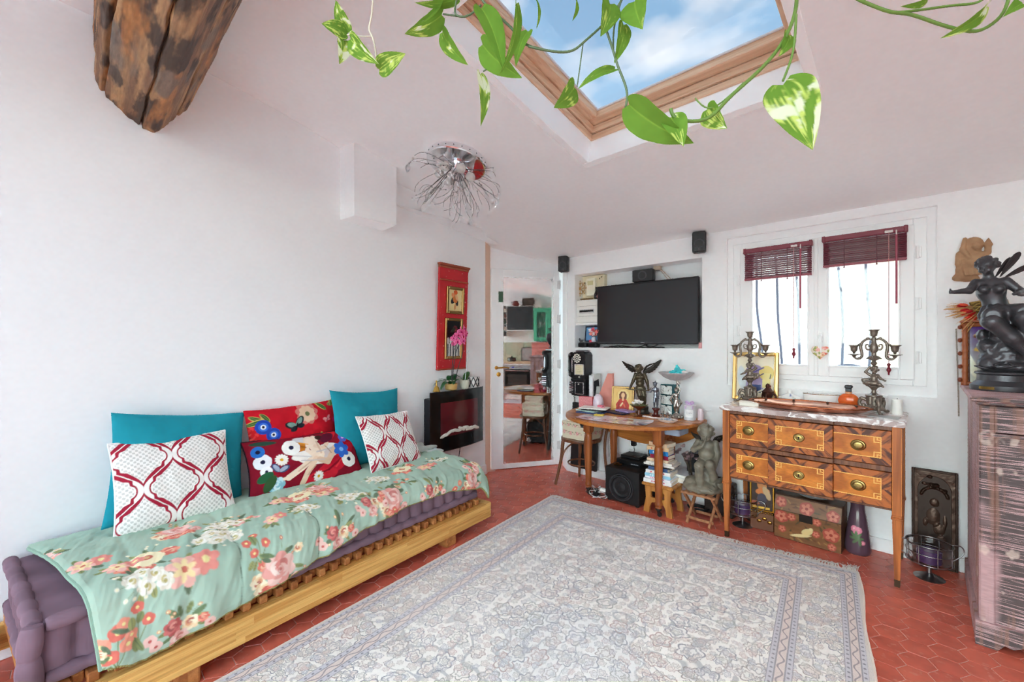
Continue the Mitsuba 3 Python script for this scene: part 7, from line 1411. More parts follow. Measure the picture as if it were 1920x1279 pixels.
part(ty, 'rim', tube(np.stack([0.327 * tray_r(tt_) * np.cos(tt_), 0.177 * tray_r(tt_) * np.sin(tt_), 0.033 + 0 * tt_], 1), 0.0055, 7), 'metal', nz((176, 104, 70), 0.3, 60), smooth=True)
for i in range(10): part(ty, 'rim_boss', ball((0.31 * math.cos(i * 0.628), 0.165 * math.sin(i * 0.628), 0.032), (0.008, 0.008, 0.006), 1), 'bronze', (60, 44, 36), smooth=True)
at(Wt(-0.43, 0.36, MZ + 0.0065, 18))
gm, _ = grid(60, 40, lambda a, b: np.stack([-0.055 + 0.11 * a, -0.038 + 0.076 * b, 0 * a + 0.0022], 1)); P = Paint(gm.vertices[:, :2], (226, 230, 236), 0.002).leaf(-0.03, 0.0, 0.07, 0.03, 0.3, (70, 100, 160)).leaf(0.0, -0.015, 0.05, 0.02, 1.2, (150, 176, 206)).rect(-0.05, -0.034, -0.02, -0.02, (190, 200, 214))
k = thing('picture_card', 'white and blue picture card lying in the copper tray', 'card'); part(k, 'card', bx(-0.055, 0.055, -0.038, 0.038, 0, 0.002, 0.0005), 'gloss', (230, 232, 236), smooth=False); part(k, 'print', gm, 'gloss', P.c, smooth=True)
at(Wt(-0.715, 0.055, MZ, 0)); tu = thing('porcelain_tureen', 'small white porcelain dish with a knobbed lid and blue touches behind the tray', 'tureen')
pc = lambda v: Paint(np.c_[np.arctan2(v[:, 1], v[:, 0]) * 0.06, v[:, 2]], (236, 236, 236), 0.002).c
def ware(key, name, prof, sx=1.0, sy=1.0, blue=6, zb=0.03, n=64):
    m = mv(lathe(prof, n), np.diag([sx, sy, 1, 1])); v = m.vertices; P = Paint(np.c_[np.arctan2(v[:, 1] / sy, v[:, 0] / sx), v[:, 2] * 12], (236, 236, 234), 0.03)
    for i in range(blue): a = -PI + (i + 0.5) * 2 * PI / blue; P.leaf(a - 0.2, zb * 12, 0.4, 0.10, 0.4, (96, 112, 170)); P.leaf(a + 0.1, zb * 12 - 0.1, 0.3, 0.08, -0.6, (130, 150, 120))
    part(key, name, m, 'gloss', P.c, smooth=True)
ware(tu, 'bowl', [(0, 0), (0.05, 0), (0.052, 0.006), (0.062, 0.02), (0.075, 0.034), (0.078, 0.036), (0.07, 0.036), (0, 0.034)], 1.0, 0.7, 8, 0.022)
ware(tu, 'lid', [(0.074, 0.037), (0.068, 0.046), (0.045, 0.06), (0.018, 0.068), (0.010, 0.072), (0.015, 0.082), (0.012, 0.092), (0, 0.096)], 1.0, 0.7, 5, 0.055)
at(Wt(-0.53, 0.05, MZ, 0)); pt = thing('porcelain_planter', 'oval white porcelain planter painted with blue garlands in the middle of the marble top', 'planter')
ware(pt, 'body', [(0, 0), (0.09, 0), (0.094, 0.004), (0.096, 0.072), (0.100, 0.078), (0.096, 0.080), (0.09, 0.074), (0.088, 0.01), (0, 0.008)], 1.05, 0.42, 12, 0.045, 96)
part(pt, 'gold_rim', tube([(0.105 * math.cos(a), 0.0425 * math.sin(a), 0.079) for a in np.linspace(0, 2 * PI, 60)], 0.0022, 6), 'metal', (150, 120, 80), smooth=True)
at(Wt(-0.372, 0.12, MZ, 0)); pf_ = thing('perfume_bottle', 'round flat perfume bottle of amber liquid with a black stopper', 'bottle')
part(pf_, 'flacon', mv(ball((0, 0, 0.055), (0.056, 0.024, 0.050), 3), Tr(0, 0, 0)), 'gloss', nz((196, 72, 24), 0.25, 14, 1, (226, 110, 50)), smooth=True)
part(pf_, 'shoulder', cat([mv(lathe([(0.016, 0.100), (0.016, 0.108), (0.020, 0.110), (0.020, 0.114), (0, 0.115)], 24), np.eye(4)), bx(-0.03, 0.03, -0.02, 0.02, 0, 0.012, 0.004)]), 'gloss', (206, 150, 110), smooth=30)
part(pf_, 'stopper', cat([bx(-0.016, 0.016, -0.014, 0.014, 0.115, 0.138, 0.003), bx(-0.021, 0.021, -0.018, 0.018, 0.136, 0.158, 0.006)]), 'gloss', (24, 22, 22), smooth=False)
at(Wt(-0.235, 0.065, MZ, 0)); gj = thing('lidded_jar', 'plain white lidded jar half hidden behind the right candelabrum', 'jar'); part(gj, 'jar', lathe([(0, 0), (0.05, 0), (0.052, 0.005), (0.052, 0.085), (0.046, 0.09), (0, 0.09)], 32), 'gloss', (232, 232, 230), smooth=30); part(gj, 'lid', lathe([(0.055, 0.09), (0.055, 0.097), (0.03, 0.108), (0.008, 0.112), (0.012, 0.128), (0, 0.134)], 32), 'gloss', (236, 236, 234), smooth=30)
at(Wt(-0.135, 0.16, MZ, 0)); wc = thing('pillar_candle', 'white pillar candle at the right end of the marble top', 'candle'); part(wc, 'wax', lathe([(0, 0), (0.026, 0), (0.026, 0.086), (0.023, 0.09), (0, 0.086)], 28), 'satin', (238, 234, 228), smooth=30); part(wc, 'wick', rod((0, 0, 0.085), (0.001, 0, 0.096), 0.0012, n=6), 'matte', (40, 34, 30))
at(Wt(-0.185, 0.36, MZ, -4)); solo('slate_tile', 'thin grey flat tile under the edge of the right candelabrum', 'tile', bx(-0.07, 0.07, -0.05, 0.05, 0, 0.005, 0.001), 'satin', (150, 148, 146), smooth=False)

# ---- under the commode
def basin(label, s, d, yaw=0):
    at(Wt(s, d, 0, yaw)); k = thing('glass_basin', label, 'glass bowl')
    part(k, 'bowl', lathe([(0, 0.075), (0.03, 0.076), (0.085, 0.088), (0.094, 0.10), (0.097, 0.19), (0.100, 0.20), (0.0965, 0.20), (0.093, 0.19), (0.090, 0.104), (0.08, 0.093), (0, 0.083)], 56), 'glass', smooth=True)
    part(k, 'metal_foot', lathe([(0, 0.0), (0.066, 0.0), (0.068, 0.004), (0.03, 0.022), (0.012, 0.032), (0.010, 0.06), (0.02, 0.074), (0, 0.0745)], 48, fn=lambda t, z: 1 + np.where(z < 0.01, 0.015 * np.cos(t * 24), 0)), 'metal', nz((150, 150, 152), 0.3, 90), smooth=30)
    part(k, 'wire_cradle', cat([tube([(0.101 * math.cos(a), 0.101 * math.sin(a), z) for a in np.linspace(0, 2 * PI, 50)], 0.0026, 6) for z in (0.10, 0.155, 0.203)] + [tube([(0.101 * math.cos(a), 0.101 * math.sin(a), 0.10), (0.101 * math.cos(a), 0.101 * math.sin(a), 0.2)], 0.0024, 6) for a in np.arange(8) * PI / 4] + [tube(sp([(0.02, 0, 0.074), (0.07, 0, 0.08), (0.10, 0, 0.10)], 8) @ Rz(a)[:3, :3].T, 0.0024, 6) for a in np.arange(8) * PI / 4]), 'metal', (170, 170, 172), smooth=True)
    for sd in (-1, 1): part(k, 'handle', tube(sp([(sd * 0.10, 0, 0.205), (sd * 0.135, 0, 0.205), (sd * 0.15, 0, 0.18), (sd * 0.128, 0, 0.14), (sd * 0.10, 0, 0.115)], 24), 0.0032, 8), 'metal', (176, 176, 178), smooth=True)
    at(Wt(s, d, 0.094, 0)); solo('purple_candle', 'dark purple candle inside ' + ('the glass basin beside the fireback' if s > -0.5 else 'the glass basin under the left end of the commode'), 'candle', lathe([(0, 0), (0.052, 0), (0.054, 0.004), (0.054, 0.066), (0.05, 0.07), (0, 0.066)], 32), 'gloss', (64, 46, 88), smooth=30)
basin('clear glass basin in a wire cradle under the left end of the commode', -0.985, 0.20)
basin('clear glass basin in a wire cradle in front of the cast iron fireback', 0.005, 0.225, 20)
at(Wt(-0.86, 0.19, 0, 6)); ip = thing('framed_painting', 'gold framed dark painting on an ornate red box under the commode', 'painting')
part(ip, 'plinth_box', bx(-0.075, 0.075, 0.0, 0.08, 0, 0.135, 0.004), 'satin', nz((84, 26, 22), 0.5, 50, 1, (120, 84, 46)), smooth=False)
for i in range(11): part(ip, 'bead', ball((-0.066 + i * 0.022, -0.004, 0.128), (0.009, 0.007, 0.008), 1) if i < 7 else ball((-0.281 + i * 0.033, -0.002, 0.065 + 0.02 * (i % 2)), (0.016, 0.005, 0.012), 1), 'metal', (150, 112, 56), smooth=True)
part(ip, 'frame', ring(-0.078, 0.078, 0.137, 0.40, 0.012, -0.002, 0.016, 0.003), 'metal', nz((206, 156, 60), 0.3, 60), smooth=False)
gm, _ = grid(60, 90, lambda a, b: np.stack([-0.066 + 0.132 * a, 0 * a + 0.002, 0.149 + 0.24 * b], 1)); t_ = meshkit.fbm(gm.vertices * 22, 3, 2)[:, None]; P = Paint(gm.vertices[:, [0, 2]], lin(34, 24, 20) * (1 - t_) + lin(70, 44, 30) * t_, 0.004)
P.ell(0.0, 0.32, 0.03, 0.036, 0.3, (196, 130, 76)).leaf(-0.04, 0.27, 0.09, 0.05, 0.2, (206, 120, 60)).ell(0.03, 0.27, 0.02, 0.05, 0.4, (190, 160, 120)).leaf(-0.03, 0.22, 0.06, 0.03, 0.5, (160, 74, 62)).ell(-0.045, 0.19, 0.03, 0.016, 0, (176, 100, 76)).rect(-0.06, 0.152, 0.05, 0.17, (206, 160, 60)).ell(0.0, 0.225, 0.03, 0.04, 0, (64, 58, 72))
part(ip, 'painting', gm, 'satin', P.c, smooth=True); part(ip, 'backboard', bx(-0.072, 0.072, 0.006, 0.03, 0.136, 0.398), 'matte', (40, 26, 20), smooth=False)
at(Wt(-0.955, 0.07, 0, 0)); solo('dark_plank', 'dark brown upright board standing behind the painted panel', 'board', bx(-0.03, 0.11, -0.01, 0.03, 0, 0.40, 0.004), 'satin', nz((44, 24, 18), 0.4, 20))
# painted chest
at(Wt(-0.585, 0.235, 0, -2)); cx = thing('painted_chest', 'small brown chest painted with red flowers and a bird under the commode', 'chest')
gm, uvm = grid(150, 110, lambda a, b: np.stack([-0.188 + 0.376 * a, np.where(b < 0.68, 0.0, 0.03 * (b - 0.68) / 0.32) * 1.0, 0.004 + 0.282 * b], 1))
t_ = meshkit.fbm(gm.vertices * [8, 8, 30], 4, 2)[:, None]; P = Paint(gm.vertices[:, [0, 2]], lin(140, 92, 48) * (1 - t_) + lin(84, 52, 28) * t_, 0.003); r = np.random.default_rng(6)
for i in range(60): P.leaf(r.uniform(-0.18, 0.18), r.uniform(0.01, 0.27), r.uniform(0.02, 0.05), 0.010, r.uniform(0, 6.3), [(70, 58, 30), (92, 52, 28), (150, 110, 60)][i % 3])
for x, z, s in ((-0.145, 0.15, 0.042), (-0.15, 0.245, 0.034), (0.0, 0.235, 0.042), (0.145, 0.225, 0.036), (0.135, 0.105, 0.045), (-0.085, 0.16, 0.026), (0.06, 0.165, 0.024), (-0.14, 0.065, 0.024), (0.14, 0.03, 0.024), (0.055, 0.085, 0.022)):
    P.flower(x, z, s, 5, (168, 66, 54), (206, 160, 100), x * 20, 0.95).flower(x, z, s * 0.8, 5, (206, 122, 98), (150, 44, 36), x * 20, 0.5)
P.leaf(-0.09, 0.035, 0.12, 0.022, 0.25, (226, 206, 150)).ell(0.005, 0.085, 0.035, 0.02, 0.5, (222, 200, 140)).ell(0.028, 0.108, 0.012, 0.011, 0, (226, 206, 150)).seg(0.038, 0.11, 0.05, 0.108, 0.002, (120, 60, 30)).line([(-0.188, 0.192), (0.188, 0.192)], 0.0022, (40, 24, 16))
P.c = P.c * 0.78 + lin(104, 66, 36) * 0.22; part(cx, 'front', gm, 'satin', P.c, smooth=40)
part(cx, 'body', cat([bx(-0.19, 0.19, 0.002, 0.20, 0, 0.192, 0.004), plate([(-0.19, 0.194), (0.19, 0.194), (0.19, 0.288), (-0.19, 0.288)], 0.036, 0.20)]), 'satin', nz((74, 46, 28), 0.4, 20), smooth=False)
part(cx, 'lid_top', bx(-0.192, 0.192, 0.028, 0.205, 0.286, 0.296, 0.003), 'satin', nz((66, 42, 28), 0.5, 24), smooth=False)
part(cx, 'lock_plate', bx(-0.04, 0.035, -0.004, 0.004, 0.145, 0.195, 0.002), 'bronze', (40, 32, 28), smooth=False)
at(Wt(-0.56, 0.12, 0.2965, 0)); solo('glass_saucer', 'dark glass saucer lying on the painted chest', 'saucer', lathe([(0, 0), (0.05, 0), (0.09, 0.012), (0.092, 0.014), (0.05, 0.005), (0, 0.005)], 32), 'gloss', (60, 62, 66), smooth=30)
at(Wt(-0.325, 0.125, 0)); vs = thing('vase', 'tall purple-brown glass vase with painted flowers beside the chest', 'vase')
m = lathe([(0, 0)] + sp([(0.058, 0.001), (0.066, 0.014), (0.068, 0.05), (0.058, 0.14), (0.044, 0.24), (0.036, 0.30), (0.040, 0.33)], 90).tolist() + [(0.036, 0.33), (0.032, 0.30), (0, 0.29)], 120); v = m.vertices
P = Paint(np.c_[np.arctan2(v[:, 0], -v[:, 1]) * 0.06, v[:, 2]], (84, 62, 74), 0.003)
for x, z, s in ((-0.015, 0.165, 0.02), (0.008, 0.158, 0.022), (-0.002, 0.148, 0.018), (0.03, 0.085, 0.012)): P.flower(x, z, s, 7, (216, 130, 150), (240, 200, 200), z * 50, 0.8)
for a in range(7): P.leaf(-0.01 + 0.004 * a, 0.11, 0.045, 0.016, 0.8 * a, (84, 110, 74))
part(vs, 'body', m, 'gloss', P.c, smooth=True)
# cast iron fireback
at(Wt(0.028, 0.025, 0, 0) @ Rx(-0.03)); fb_ = thing('fireback', 'dark brown cast iron fireback plate with relief leaning on the wall beside the cabinet', 'fireback')
def relief(a, b):
    x, z = -0.1 + 0.2 * a, 0.58 * b
    h = np.zeros_like(x); A_ = (np.abs(x) < 0.072) & (z > 0.05) & ((z < 0.45) | (((x / 0.072) ** 2 + ((z - 0.45) / 0.09) ** 2) < 1)); h -= 0.006 * A_
    r = np.random.default_rng(3)
    def bump(cx, cz, rx, rz, H): nonlocal h; h = h + H * np.clip(1 - ((x - cx) / rx) ** 2 - ((z - cz) / rz) ** 2, 0, 1) ** 0.6
    for i in range(15):
        t = PI * (0.06 + 0.88 * i / 14); bump(0.058 * math.cos(t), 0.415 + 0.06 * math.sin(t), 0.011, 0.013, 0.008)
    for i in range(9): bump(r.normal(0, 0.022), 0.495 + r.normal(0, 0.012), 0.014, 0.012, 0.009)
    bump(0.0, 0.385, 0.024, 0.028, 0.010); bump(-0.005, 0.30, 0.035, 0.06, 0.010); bump(0.02, 0.23, 0.03, 0.04, 0.009); bump(-0.04, 0.26, 0.014, 0.03, 0.008); bump(0.045, 0.28, 0.012, 0.05, 0.008); bump(0.03, 0.17, 0.025, 0.03, 0.008); bump(-0.02, 0.16, 0.03, 0.025, 0.008)
    for i in range(12): bump(r.uniform(-0.05, 0.05), 0.11 + r.normal(0, 0.012), 0.012, 0.009, 0.006)
    h += 0.003 * (meshkit.fbm(np.stack([x * 40, z * 40, 0 * x], 1), 3, 1) - 0.5)
    return np.stack([x, -h - 0.012, z], 1)
gm, _ = grid(110, 240, relief); part(fb_, 'relief_face', gm, 'bronze', nz((62, 44, 36), 0.4, 20, 1, (84, 64, 52)), smooth=True); part(fb_, 'plate', bx(-0.1, 0.1, -0.010, 0.004, 0, 0.58, 0.004), 'bronze', (50, 38, 32), smooth=False)
part(fb_, 'border', ring(-0.1, 0.1, 0, 0.58, 0.012, -0.018, 0.0, 0.003), 'bronze', (58, 42, 34), smooth=False)
# ================================================================ pink distressed cabinet
def worn_pink(p, n, uv):
    s, z, d = wS(p), p.z, wD(p)
    base = mix((0.48, 0.33, 0.34), (0.40, 0.24, 0.25), fbm(s * 5, d * 5, z * 3, 3))
    sc = fbm((s + d) * 9, z * 230, 3, 4) * 0.75 + 0.25 * noise((s + d) * 14, z * 420, 5); reg = fbm(s * 6 + 3, d * 6, z * 4, 3)
    facing = dr.abs(n.x * float(NW[0]) + n.y * float(NW[1])) > 0.7
    zone = smoothstep(0.36, 0.62, reg + 0.20 * smoothstep(0.20, 0.26, s))
    c = mix(base, (0.055, 0.045, 0.045), smoothstep(0.30, 0.52, sc) * zone * dr.select(facing, 0.93, 0.25))
    g = fbm((s + d) * 40, z * 3.0, 7, 3)
    c = mix(c, (0.27, 0.14, 0.10), smoothstep(0.52, 0.72, g) * dr.select(facing, 0.6, 0.8))
    c = mix(c, (0.60, 0.48, 0.42), smoothstep(0.66, 0.78, fbm(s * 22, d * 22, z * 14, 3)) * 0.6)
    return c * (0.9 + 0.2 * noise((s + d) * 50, z * 200, 1))
bsdf('worn_pink', **tex(worn_pink, 0.6, specular=0.3))
at(Wt(0, 0))
pc = thing('pink_cabinet', 'distressed pink painted wooden cabinet with worn dark patches at the right edge', 'cabinet')
CX0, CX1, CF = 0.165, 1.05, -0.825
part(pc, 'side', bx(CX0, CX0 + 0.025, CF + 0.02, -0.045, 0.06, 1.075, 0.003), 'worn_pink', smooth=False)
part(pc, 'side', bx(CX1 - 0.025, CX1, CF + 0.02, -0.045, 0.06, 1.075, 0.003), 'worn_pink', smooth=False)
part(pc, 'front_panel', bx(CX0 + 0.03, CX1 - 0.03, CF + 0.016, CF + 0.035, 0.11, 0.945, 0.002), 'worn_pink', smooth=False)
for x in (CX0 + 0.0, CX1 - 0.05): part(pc, 'corner_stile', bx(x, x + 0.05, CF + 0.006, CF + 0.05, 0.10, 1.075, 0.006), 'worn_pink', smooth=False)
part(pc, 'frieze', bx(CX0 + 0.04, CX1 - 0.04, CF + 0.010, CF + 0.035, 0.955, 1.07, 0.002), 'worn_pink', smooth=False)
part(pc, 'moulding', cat([bx(CX0, CX1, CF - 0.002, CF + 0.03, 0.936, 0.950, 0.005), bx(CX0 - 0.012, CX1 + 0.012, CF - 0.014, -0.04, 1.076, 1.090, 0.005)]), 'worn_pink', smooth=False)
part(pc, 'top', bx(CX0 - 0.03, CX1 + 0.03, CF - 0.03, -0.035, 1.090, 1.112, 0.006), 'worn_pink', smooth=False)
pl_ = sg.Polygon([(CX0 - 0.012, 0), (CX0 + 0.055, 0), (CX0 + 0.075, 0.03), (CX0 + 0.10, 0.024), (CX0 + 0.13, 0.045), (CX1 - 0.13, 0.045), (CX1 - 0.10, 0.024), (CX1 - 0.055, 0), (CX1 + 0.012, 0), (CX1 + 0.012, 0.108), (CX0 - 0.012, 0.108)])
part(pc, 'plinth', cat([plate(pl_, CF - 0.006, CF + 0.02), bx(CX0 - 0.012, CX0 + 0.012, CF, -0.045, 0, 0.108, 0.002), bx(CX1 - 0.012, CX1 + 0.012, CF, -0.045, 0, 0.108, 0.002), bx(CX0, CX1, CF + 0.015, -0.05, 0.1, 0.112, 0.001)]), 'worn_pink', smooth=False)
# ---- bronze fairy
CZ = 1.1125
at(Wt(0.275, 0.385, CZ, 2))
fy = thing('fairy_statue', 'large dark bronze winged woman seated on a rock on top of the pink cabinet', 'statue')
FBR = nz((64, 63, 67), 0.35, 14, 2, (88, 86, 90))
part(fy, 'plinth', lathe([(0, 0), (0.118, 0), (0.120, 0.004), (0.120, 0.026), (0.112, 0.032), (0.106, 0.04), (0.095, 0.05), (0.094, 0.078), (0.104, 0.086), (0.102, 0.092), (0.09, 0.097), (0, 0.098)], 56), 'bronze', FBR, smooth=30)
part(fy, 'name_plate', lathe([(0.1207, 0.008), (0.1207, 0.022)], 12, -2.45, -1.95), 'metal', (150, 122, 66), smooth=True, label='small brass plate')
B = Blob(0.0042, (-0.20, -0.17, 0.09), (0.17, 0.14, 0.72))
B.ell((0.0, 0.02, 0.16), (0.085, 0.075, 0.09), 0.03).ell((0.01, 0.03, 0.25), (0.075, 0.065, 0.08), 0.03).ell((-0.06, 0.0, 0.225), (0.035, 0.04, 0.03), 0.02).ell((-0.055, -0.02, 0.13), (0.04, 0.045, 0.035), 0.02).ell((0.04, -0.03, 0.12), (0.07, 0.05, 0.03), 0.02).ell((-0.075, 0.01, 0.28), (0.022, 0.03, 0.03), 0.015)
B.rough(0.010, 26, 5)
B.ell((-0.012, 0.015, 0.372), (0.068, 0.058, 0.052), 0.025).ell((-0.030, 0.005, 0.435), (0.046, 0.038, 0.05), 0.03).ell((-0.044, 0.0, 0.500), (0.054, 0.040, 0.052), 0.025).ell((-0.046, 0.004, 0.545), (0.056, 0.032, 0.028), 0.02)
for s in (-1, 1): B.ell((-0.046 + s * 0.026, -0.034, 0.512), (0.023, 0.022, 0.022), 0.012)
B.cap((-0.048, 0.004, 0.555), (-0.056, -0.006, 0.600), 0.021, 0.019, 0.015)
q = head(B, (-0.060, -0.016, 0.632), 0.040, -0.45, 0.30, 0.008, 0.8); curls(B, (-0.058, -0.006, 0.640), 0.040, 30, 0.0105, 9)
B.ell(q(0, 1.05, 0.35), (0.02, 0.02, 0.02), 0.01)
B.chain([(-0.096, 0.004, 0.552), (-0.122, -0.03, 0.512), (-0.180, -0.070, 0.505)], [0.022, 0.0165, 0.010], 0.01); hand(B, (-0.180, -0.070, 0.505), (-1, -0.3, 0.05), (0, -0.2, 1), 0.0088, 0.004)
B.chain([(0.006, 0.004, 0.552), (0.058, 0.0, 0.490), (0.036, -0.070, 0.482)], [0.022, 0.0175, 0.010], 0.01); hand(B, (0.036, -0.070, 0.482), (-0.5, -0.7, -0.1), (0.1, 0, 1), 0.0088, 0.004)
B.chain([(-0.034, 0.0, 0.365), (-0.052, -0.105, 0.345), (0.018, -0.085, 0.262), (0.066, -0.075, 0.185)], [0.052, 0.037, 0.032, 0.015], 0.014); B.chain([(0.068, -0.075, 0.178), (0.088, -0.118, 0.160)], [0.015, 0.010], 0.008)
B.chain([(0.026, 0.0, 0.368), (0.052, -0.105, 0.365), (0.082, -0.080, 0.270), (0.100, -0.055, 0.195)], [0.052, 0.037, 0.031, 0.015], 0.014); B.chain([(0.102, -0.055, 0.188), (0.116, -0.098, 0.172)], [0.015, 0.010], 0.008)
part(fy, 'figure', B.mesh(), 'bronze', FBR, smooth=True)
B = Blob(0.0042, (-0.12, -0.13, 0.27), (0.16, 0.12, 0.47))
rs = np.random.default_rng(14)
B.ell((-0.012, 0.012, 0.378), (0.074, 0.064, 0.045), 0.02)
for i in range(12):
    a = -2.6 + i * 0.42; x0, y0 = -0.014 + 0.066 * math.cos(a), 0.012 + 0.056 * math.sin(a)
    B.chain([(x0, y0, 0.42 + 0.008 * math.sin(i)), (x0 * 1.15, y0 * 1.35 - 0.01, 0.38), (x0 * 1.25 + 0.01, y0 * 1.6 - 0.012, 0.335)], [0.011, 0.012, 0.009], 0.012)
B.chain([(-0.03, -0.06, 0.385), (-0.05, -0.10, 0.375)], [0.043, 0.040], 0.02).chain([(0.03, -0.06, 0.39), (0.05, -0.095, 0.39)], [0.043, 0.041], 0.02).chain([(0.06, 0.0, 0.40), (0.11, 0.01, 0.385), (0.15, 0.02, 0.35)], [0.025, 0.02, 0.012], 0.02)
part(fy, 'drapery', B.mesh(), 'bronze', FBR, smooth=True)
def dragon_wing(a, b, w): 
    a, b = np.array(a, float), np.array(b, float); d = b - a; L_ = np.linalg.norm(d); d /= L_; up = np.array([-d[2], 0, d[0]]); n_ = np.cross(d, up)
    m = ball((0, 0, 0), (L_ / 2, w / 2, 0.004), 3); v = m.vertices; v[:, 1] *= 0.62 + 0.38 * np.clip(v[:, 0] / (L_ / 2), -1, 1); v[:, 2] += 0.0012 * np.sin(v[:, 1] * 500)
    return mv(m, M4(np.stack([d, up, n_], 1), (a + b) / 2))
for a, b, w in (((-0.012, 0.03, 0.575), (0.060, 0.055, 0.700), 0.042), ((0.0, 0.03, 0.570), (0.088, 0.05, 0.628), 0.036), ((-0.03, 0.035, 0.57), (0.03, 0.075, 0.68), 0.03)): part(fy, 'wing', dragon_wing(a, b, w), 'bronze', (58, 52, 54), smooth=True)
for i, (x, y, z) in enumerate(((-0.08, -0.05, 0.115), (-0.045, -0.085, 0.118), (0.0, -0.075, 0.12), (-0.02, -0.06, 0.14), (0.02, -0.08, 0.135))): part(fy, 'leaf_spray', mv(ball((0, 0, 0), (0.030, 0.010, 0.006), 2), Tr(x, y, z) @ Rz(i * 1.3) @ Ry(0.3)), 'bronze', FBR, smooth=True)
# ---- bamboo frame with an iris print, woven horn of dried flowers, wall plaque, bead chain
at(Wt(0.135, 0.125, CZ, 0)); bf = thing('bamboo_frame', 'reddish bamboo frame holding a purple iris print behind the fairy on the cabinet', 'frame')
def bamboo(a, b, r_=0.0125, n=9):
    a, b = np.array(a, float), np.array(b, float); L_ = np.linalg.norm(b - a); t = np.linspace(0, 1, n * 8 + 1)
    return tube(a + (b - a) * t[:, None], r_ * (1 + 0.16 * np.exp(-(((t * n) - np.round(t * n)) / 0.10) ** 2)), 12)
BAM = nz((150, 76, 42), 0.3, 30, 1, (178, 104, 62))
part(bf, 'post', cat([bamboo((0.016, 0, 0), (0.016, 0, 0.345))]), 'satin', BAM, smooth=True); part(bf, 'post', bamboo((0.36, 0, 0), (0.36, 0, 0.345)), 'satin', BAM, smooth=True)
part(bf, 'rail', bamboo((0.0, 0, 0.345), (0.38, 0, 0.345), 0.012, 8), 'satin', BAM, smooth=True); part(bf, 'rail', bamboo((0.0, 0, 0.012), (0.38, 0, 0.012), 0.011, 8), 'satin', BAM, smooth=True)
part(bf, 'knob', cat([ball((-0.004, -0.004, 0.03 + i * 0.075), (0.010, 0.010, 0.013), 1) for i in range(5)] + [rod((0.012, 0, 0.03 + i * 0.075), (-0.004, -0.004, 0.03 + i * 0.075), 0.006) for i in range(5)]), 'satin', (120, 54, 30))
part(bf, 'top_tray', bx(-0.005, 0.385, -0.05, 0.06, 0.357, 0.366, 0.003), 'satin', (170, 96, 62), smooth=False)
gm, _ = grid(110, 110, lambda a, b: np.stack([0.035 + 0.305 * a, -0.02 + 0.03 * b, 0.02 + 0.31 * b], 1)); v = gm.vertices; t_ = v[:, 2:3] / 0.33
P = Paint(v[:, [0, 2]], lin(206, 214, 190) * (1 - t_) + lin(92, 46, 140) * t_, 0.004); P.leaf(0.05, 0.28, 0.10, 0.035, 0.1, (222, 176, 84)).leaf(0.05, 0.20, 0.07, 0.03, 0.3, (226, 190, 96)).ell(0.06, 0.275, 0.012, 0.008, 0, (120, 60, 30)).leaf(0.12, 0.30, 0.14, 0.06, -0.4, (70, 30, 120)).leaf(0.10, 0.08, 0.16, 0.03, 1.2, (120, 150, 100)).leaf(0.15, 0.05, 0.2, 0.03, 1.4, (96, 136, 92)).leaf(0.22, 0.18, 0.12, 0.07, 0.6, (104, 56, 160)).leaf(0.06, 0.05, 0.16, 0.04, 1.9, (232, 232, 206))
part(bf, 'iris_print', gm, 'gloss', P.c, smooth=True); part(bf, 'backing', bx(0.03, 0.345, 0.012, 0.016, 0.02, 0.335, 0.001), 'matte', (120, 90, 80), smooth=False)
at(Wt(0.215, 0.125, 1.545, 0) @ Ry(-0.42)); hn = thing('flower_horn', 'woven gold horn spilling red and straw-coloured dried flowers on the bamboo frame', 'flower horn')
hz_ = np.linspace(0, 1, 9)
part(hn, 'horn_weave', cat([tube([((-0.03 + 0.13 * t), (0.052 - 0.030 * t) * math.cos(a + t * q), (0.052 - 0.030 * t) * math.sin(a + t * q)) for t in hz_], 0.0024, 5) for a in np.arange(14) * 2 * PI / 14 for q in (1.2, -1.2)]), 'satin', nz((176, 146, 76), 0.4, 80), smooth=True)
part(hn, 'horn_lining', mv(lathe([(0.049, -0.03), (0.034, 0.05), (0.020, 0.10), (0, 0.105)], 28), M4(np.array([[0, 0, 1.0], [0, 1, 0], [-1, 0, 0]]))), 'satin', (96, 70, 30), smooth=True)
r = np.random.default_rng(17); straw = []
for i in range(70):
    a, b_ = r.uniform(0, 2 * PI), r.uniform(0.2, 1.0); L_ = r.uniform(0.07, 0.135); d_ = np.array([-1, b_ * math.cos(a) * 0.9, b_ * math.sin(a) * 0.9]); d_ /= np.linalg.norm(d_); o = np.array([-0.02, 0.03 * math.cos(a) * b_, 0.03 * math.sin(a) * b_])
    straw.append(tube([o, o + d_ * L_ * 0.6, o + d_ * L_], [0.0016, 0.004 if i % 2 else 0.0024, 0.0008], 5))
    if i < 26: part(hn, 'red_bloom', mv(ball((0, 0, 0), (0.022, 0.008, 0.008), 1), M4(np.stack([d_, *np.linalg.svd(d_[None])[2][1:]], 1), o + d_ * L_ * 0.45)), 'cloth', [(206, 46, 40), (226, 90, 66), (170, 36, 40)][i % 3], smooth=True)
part(hn, 'straw', cat(straw), 'cloth', nz((206, 160, 108), 0.35, 60), smooth=True)
at(Wt(0.20, 0.002, 1.80, 0)); pq = thing('wall_plaque', 'terracotta relief of a hooded figure holding a tower on the wall above the fairy', 'plaque')
B = Blob(0.003, (-0.10, -0.06, -0.10), (0.09, 0.03, 0.19))
